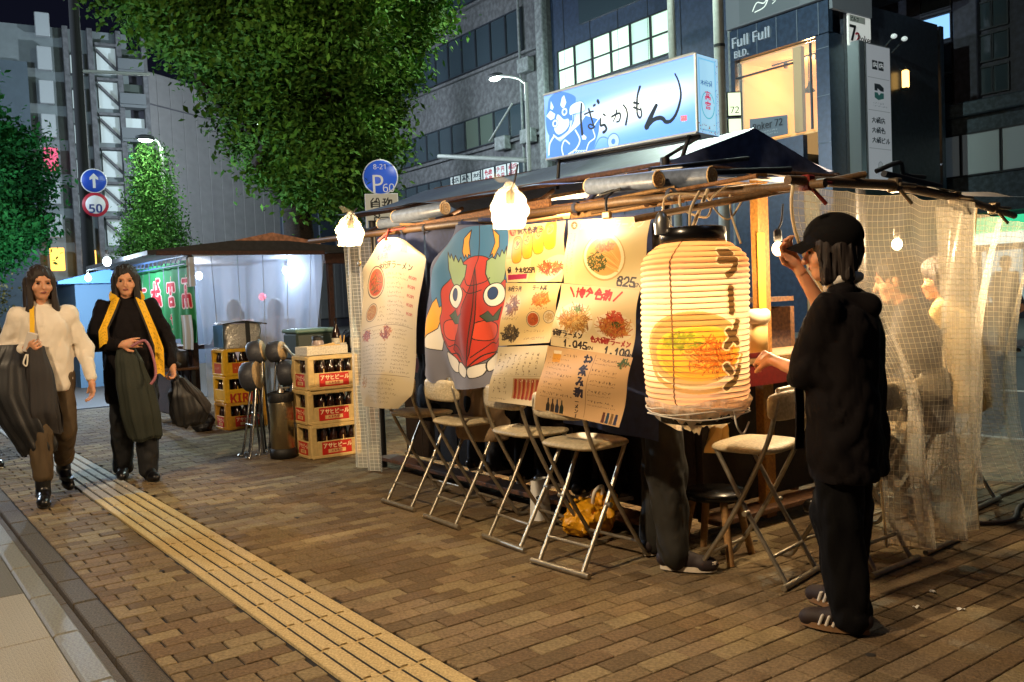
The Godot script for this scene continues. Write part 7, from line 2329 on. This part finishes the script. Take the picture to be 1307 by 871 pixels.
	person("customer in a grey-brown coat seen through the plastic sheet, right of two", V(4.52, 0, -11.45), PI - 0.2, seated(1.72), b)
	var c := far.duplicate()
	c.merge({"top": blackc, "hair": hairm, "loose": 1.3})
	person("customer in a black jacket hunched over beside the far stall's right post", V(4.5, 0, -9.3), PI / 2, seated(1.5, {"head": V(0, 0.74, 0.15), "neck": V(0, 0.69, 0.1)}), c)
	person("dark passer-by standing on the far side of the road right of the net", V(16.7, 0, -7.75), -0.6, pose(1.74), {"skin": skin, "eyes": false, "cell": 0.025, "head_cell": 0.012, "hair_cell": 0.012, "hand_cell": 0.01, "top": dn, "trousers": blackt, "shoes": mats["black_leather"], "hair": hairm})
	person("dark passer-by at the left edge behind the cream sweatshirt walker", V(0.83, 0, -9.35), 0.1, pose(1.68), {"skin": skin, "eyes": false, "cell": 0.022, "head_cell": 0.01, "hair_cell": 0.011, "hand_cell": 0.01, "top": mat("brown_dark_coat", "2c2018", 0.85), "trousers": blackt, "shoes": mats["black_leather"], "hair": hairm, "hair_len": 0.05})

# ---------------------------------------------------------------- mesh sheets
func net(called: String, label: String, f: Callable, nu: int, nv: int, film: Material, thread: Material, seg := 2) -> Node3D:
	var t := thing(called, label, "net", Vector3.ZERO, 0, "clear mesh sheets")
	put("film", B.new().sheet(f, 60, 60).done(), film, t)
	var b := B.new()
	b.st.set_smooth_group(-1)
	var eps := 0.002
	var toward := V(-0.4, 0, 0.9).normalized() * 0.0012
	for k in nu + 1:                                          # threads running down
		var u := float(k) / nu
		var p: Vector3 = f.call(u, 0.0)
		for i in nv * seg:
			var q: Vector3 = f.call(u, float(i + 1) / (nv * seg))
			var s: Vector3 = ((f.call(minf(u + 0.004, 1.0), float(i) / (nv * seg)) as Vector3) - f.call(maxf(u - 0.004, 0.0), float(i) / (nv * seg))).normalized() * 0.0011
			b.quad(p - s + toward, p + s + toward, q + s + toward, q - s + toward)
			p = q
	for k in nv + 1:                                          # and across
		var v := float(k) / nv
		var p: Vector3 = f.call(0.0, v)
		for i in nu * seg:
			var q: Vector3 = f.call(float(i + 1) / (nu * seg), v)
			var s := V(0, 0.0011, 0)
			b.quad(p - s + toward * 1.3, p + s + toward * 1.3, q + s + toward * 1.3, q - s + toward * 1.3)
			p = q
	var th := put("threads", b.done(), thread, t)
	th.set_meta("kind", "stuff")
	return t

func build_nets() -> void:
	var film := mat("mesh_film", "f0ebe0", 0.35, {"alpha": 0.3, "back": "c0b8a8"})
	var thread := mat("mesh_thread", "f0eada", 0.55, {"back": "a09884"})
	var edge := mat("mesh_hem", "e6d8b4", 0.5, {"alpha": 0.75, "back": "908060"})
	# left edge is drawn aside below the end pole
	var left := func(v: float) -> float:
		return 2.86 + 0.98 * smoothstep(0.0, 0.62, v) + 0.02 * sin(v * 7)
	var f1 := func(u: float, v: float) -> Vector3:
		var x: float = lerpf(left.call(v), lerpf(4.62, 4.55, v), u)
		var y := lerpf(1.7 - 0.012 * absf(sin(u * 13.0)), 0.05 + 0.03 * (1 - u), v)
		var z := lerpf(-2.09 - 0.11 * u, -2.28, v) + (0.03 + 0.05 * v) * sin(u * 17.0 - v * 2.0) + 0.025 * sin(u * 29.0 + v * 3.0) * v - 0.1 * sin(v * PI) * (1 - u) - 0.05 * smoothstep(0.8, 1.0, u)
		return V(x, y, z)
	var n1 := net("mesh_sheet", "clear mesh sheet hung from the end pole and drawn aside right of the standing woman", f1, 60, 62, film, thread)
	var hem := []
	for k in 41:
		hem.append(f1.call(0.0, k / 40.0))
	put("hem", rod(hem, 0.007, 6), edge, n1)
	hem = []
	for k in 41:
		hem.append(f1.call(1.0, k / 40.0))
	put("hem", rod(hem, 0.005, 6), edge, n1)
	hem = []
	for k in 41:
		hem.append(f1.call(k / 40.0, 1.0))
	put("hem", rod(hem, 0.004, 6), edge, n1)
	var f2 := func(u: float, v: float) -> Vector3:
		var right := 5.42 - 0.2 * sin(v * 2.4) + 0.75 * v * v
		var x: float = lerpf(lerpf(4.3, 4.5, v), right, u)
		var y := lerpf(1.68 - 0.06 * u, 0.2 - 0.15 * u, v)
		return V(x, y, lerpf(-2.32, -2.55, v) - 0.05 * u + (0.03 + 0.06 * v) * sin(u * 15.0 + v * 2.5) + 0.02 * sin(u * 33.0 + v * 4))
	var n2 := net("mesh_sheet", "clear mesh sheet at the far right end of the stall, its edge swept outwards", f2, 44, 56, film, thread)
	hem = []
	for k in 41:
		hem.append(f2.call(1.0, k / 40.0))
	put("hem", rod(hem, 0.006, 6), edge, n2)
	var f3 := func(u: float, v: float) -> Vector3:
		return V(3.2 + 0.03 * sin(u * 14 + v * 2), lerpf(1.86, 0.03, v), lerpf(-6.62, -6.2, u) + 0.05 * v * u)
	net("mesh_sheet", "narrow mesh sheet at the far end of the stall beside the cream crates", f3, 16, 64, film, thread, 1)

# ---------------------------------------------------------------- small things
func build_odds() -> void:
	var yb := thing("yellow_bag", "yellow plastic bag with a white handle on the ground under the chairs", "bag", V(3.25, 0, -3.78), 0.4)
	var nz := FastNoiseLite.new()
	nz.frequency = 1.0
	nz.fractal_octaves = 3
	var f := field_around([V(0, 0.1, 0)], 0.3, 0.012)
	f.ell(V(0, 0.08, 0), V(0.19, 0.1, 0.13), 0.03).ell(V(0.1, 0.12, 0.02), V(0.1, 0.09, 0.1), 0.03).ell(V(-0.1, 0.1, 0), V(0.1, 0.08, 0.1), 0.03)
	f.ell(V(0, -0.2, 0), V(0.5, 0.2, 0.5), 0.005, true)
	f.rough(nz, 0.05, V(12, 12, 12))
	put("bag_body", nets([f]), mat("yellow_film", "d89a1c", 0.4, {"back": "604008"}), yb)
	put("handle", rod(bend([V(-0.04, 0.17, 0.04), V(-0.05, 0.24, 0.06), V(0.05, 0.25, 0.06), V(0.06, 0.18, 0.05)]), 0.011, 8), mats["white_string"], yb)
	var wc := thing("paper_bag", "small white paper bag with a dark mark standing behind the chair legs", "bag", V(3.24, 0, -4.22), 0.3)
	put("bag_body", B.new().sheet(func(u: float, v: float) -> Vector3:
		var a := u * TAU
		return V(pow(absf(cos(a)), 0.5) * signf(cos(a)) * 0.07, v * 0.24, pow(absf(sin(a)), 0.5) * signf(sin(a)) * 0.045 * (1 - v * 0.5)), 28, 8).done(), mats["white_paper"], wc)
	put("print", B.new().ball(V(-0.055, 0.14, 0.03), V(0.018, 0.012, 0.018)).done(), mats["black_rubber"], wc)
	var st := thing("wooden_stool", "small dark-topped stool on pale slanting wooden legs under the lantern", "stool", V(3.38, 0, -2.98), 0.3)
	put("top", B.new().lathe([P(0.001, 0.3), P(0.15, 0.3), P(0.16, 0.315), P(0.15, 0.335), P(0.001, 0.34)], 26).done(), mats["black_lacquer"], st)
	for e in [[-1, -1], [1, -1], [-1, 1], [1, 1]]:
		put("leg", rod([V(0.08 * e[0], 0.3, 0.08 * e[1]), V(0.13 * e[0], 0.0, 0.13 * e[1])], 0.02, 6), mats["plywood"], st)
	var rag := thing("yellow_rag", "crumpled yellow cloth hanging from the counter under the lantern", "cloth", V(3.42, 0.62, -2.98))
	put("cloth", B.new().sheet(func(u: float, v: float) -> Vector3: return V((u - 0.5) * 0.1 * (0.5 + v), -0.2 * v + 0.1, 0.03 * sin(u * 12 + v * 5)), 14, 14).done(), mat("cream_rag", "d8b068", 0.85), rag)
	var co := thing("spice_tub", "white-capped wooden tub standing on the near counter beside bright post", "tub", V(3.93, 0.961, -3.12))
	put("tub", B.new().lathe([P(0.001, 0), P(0.05, 0), P(0.05, 0.17), P(0.02, 0.18)], 20).done(), mats["pale_wood"], co)
	put("cap", B.new().lathe([P(0.05, 0.17), P(0.066, 0.19), P(0.066, 0.235), P(0.05, 0.25), P(0.001, 0.252)], 20).done(), mat("cream_cap", "e0d2b0", 0.5), co)
	var bxs := [["dark sauce box on the near counter, left of the white-capped tub", V(3.72, 0.961, -3.15), "3a2a20"], ["grey napkin box on the near counter, nearest the lantern", V(3.55, 0.961, -3.2), "8a8478"]]
	for q in bxs:
		var t := thing("counter_box", q[0], "box", q[1])
		put("box", bx(V(0, 0.06, 0), V(0.09, 0.12, 0.08), 0.006), mat("box_" + q[2], q[2], 0.6), t)
		put("lid", bx(V(0, 0.128, 0), V(0.094, 0.012, 0.084), 0.003), mats["black_rubber"], t)
	var tray := thing("red_tray", "red serving tray on the near counter right of the lantern", "tray", V(3.6, 0.961, -3.06))
	put("tray", B.new().box(V(0, 0.008, 0), V(0.3, 0.012, 0.18), 0.003).box(V(0, 0.02, 0.09), V(0.3, 0.024, 0.008)).box(V(-0.15, 0.02, 0), V(0.008, 0.024, 0.18)).done(), mats["red_lacquer"], tray)
	for k in 3:
		var bo := thing("ramen_bowl", ["white ramen bowl on the walkway counter behind the menu scroll", "white ramen bowl on the walkway counter behind the dragon banner", "white ramen bowl on the walkway counter behind the posters"][k], "bowl", V(3.52, 0.962, -5.2 + 0.65 * k))
		put("bowl", B.new().lathe([P(0.05, 0), P(0.055, 0.012), P(0.1, 0.05), P(0.115, 0.085), P(0.11, 0.085), P(0.09, 0.05), P(0.001, 0.02)], 24).done(), mat("white_glaze", "d8d2c4", 0.2), bo)
	var hose := thing("ground_cable", "dark cable lying on the bricks at the far right", "cable")
	put("cable", rod(bend([V(4.7, 0.012, -2.5), V(4.95, 0.012, -2.3), V(5.4, 0.012, -2.42), V(6.0, 0.012, -2.3), V(6.8, 0.012, -2.6)]), 0.012, 8), mat("cable_rubber", "4a3a2c", 0.6), hose)
	var h2 := thing("ground_cable", "thin grey cable crossing the bricks just behind the dark one", "cable")
	put("cable", rod(bend([V(4.6, 0.01, -2.75), V(5.2, 0.01, -2.62), V(6.0, 0.01, -2.66), V(6.9, 0.01, -2.9)]), 0.009, 8), mat("grey_cable", "7a6a58", 0.6), h2)
	var litter := [V(3.4, 0.004, -1.95), V(3.62, 0.004, -2.0), V(3.5, 0.004, -1.82)]
	for k in 3:
		var s := thing("paper_scrap", ["white paper scrap on the bricks just right of the woman's shoe", "white paper scrap on the bricks nearest the net", "faint paper scrap on the bricks nearest the camera"][k], "litter", litter[k], k * 1.1)
		put("scrap", B.new().sheet(func(u: float, v: float) -> Vector3: return V((u - 0.5) * 0.03, 0.004 * sin(u * 6 + v * 4), (v - 0.5) * 0.018), 5, 4).done(), mats["white_paper"], s)
	# plastic bag of rubbish by the far crates
	var rb := thing("rubbish_bag", "dark bag on the ground left of the yellow crates", "bag", V(3.05, 0, -10.1))
	var rf := field_around([V(0, 0.12, 0)], 0.25, 0.016)
	rf.ell(V(0, 0.1, 0), V(0.13, 0.13, 0.12), 0.03)
	rf.rough(nz, 0.05, V(9, 9, 9))
	put("bag_body", nets([rf]), mats["black_nylon"], rb)
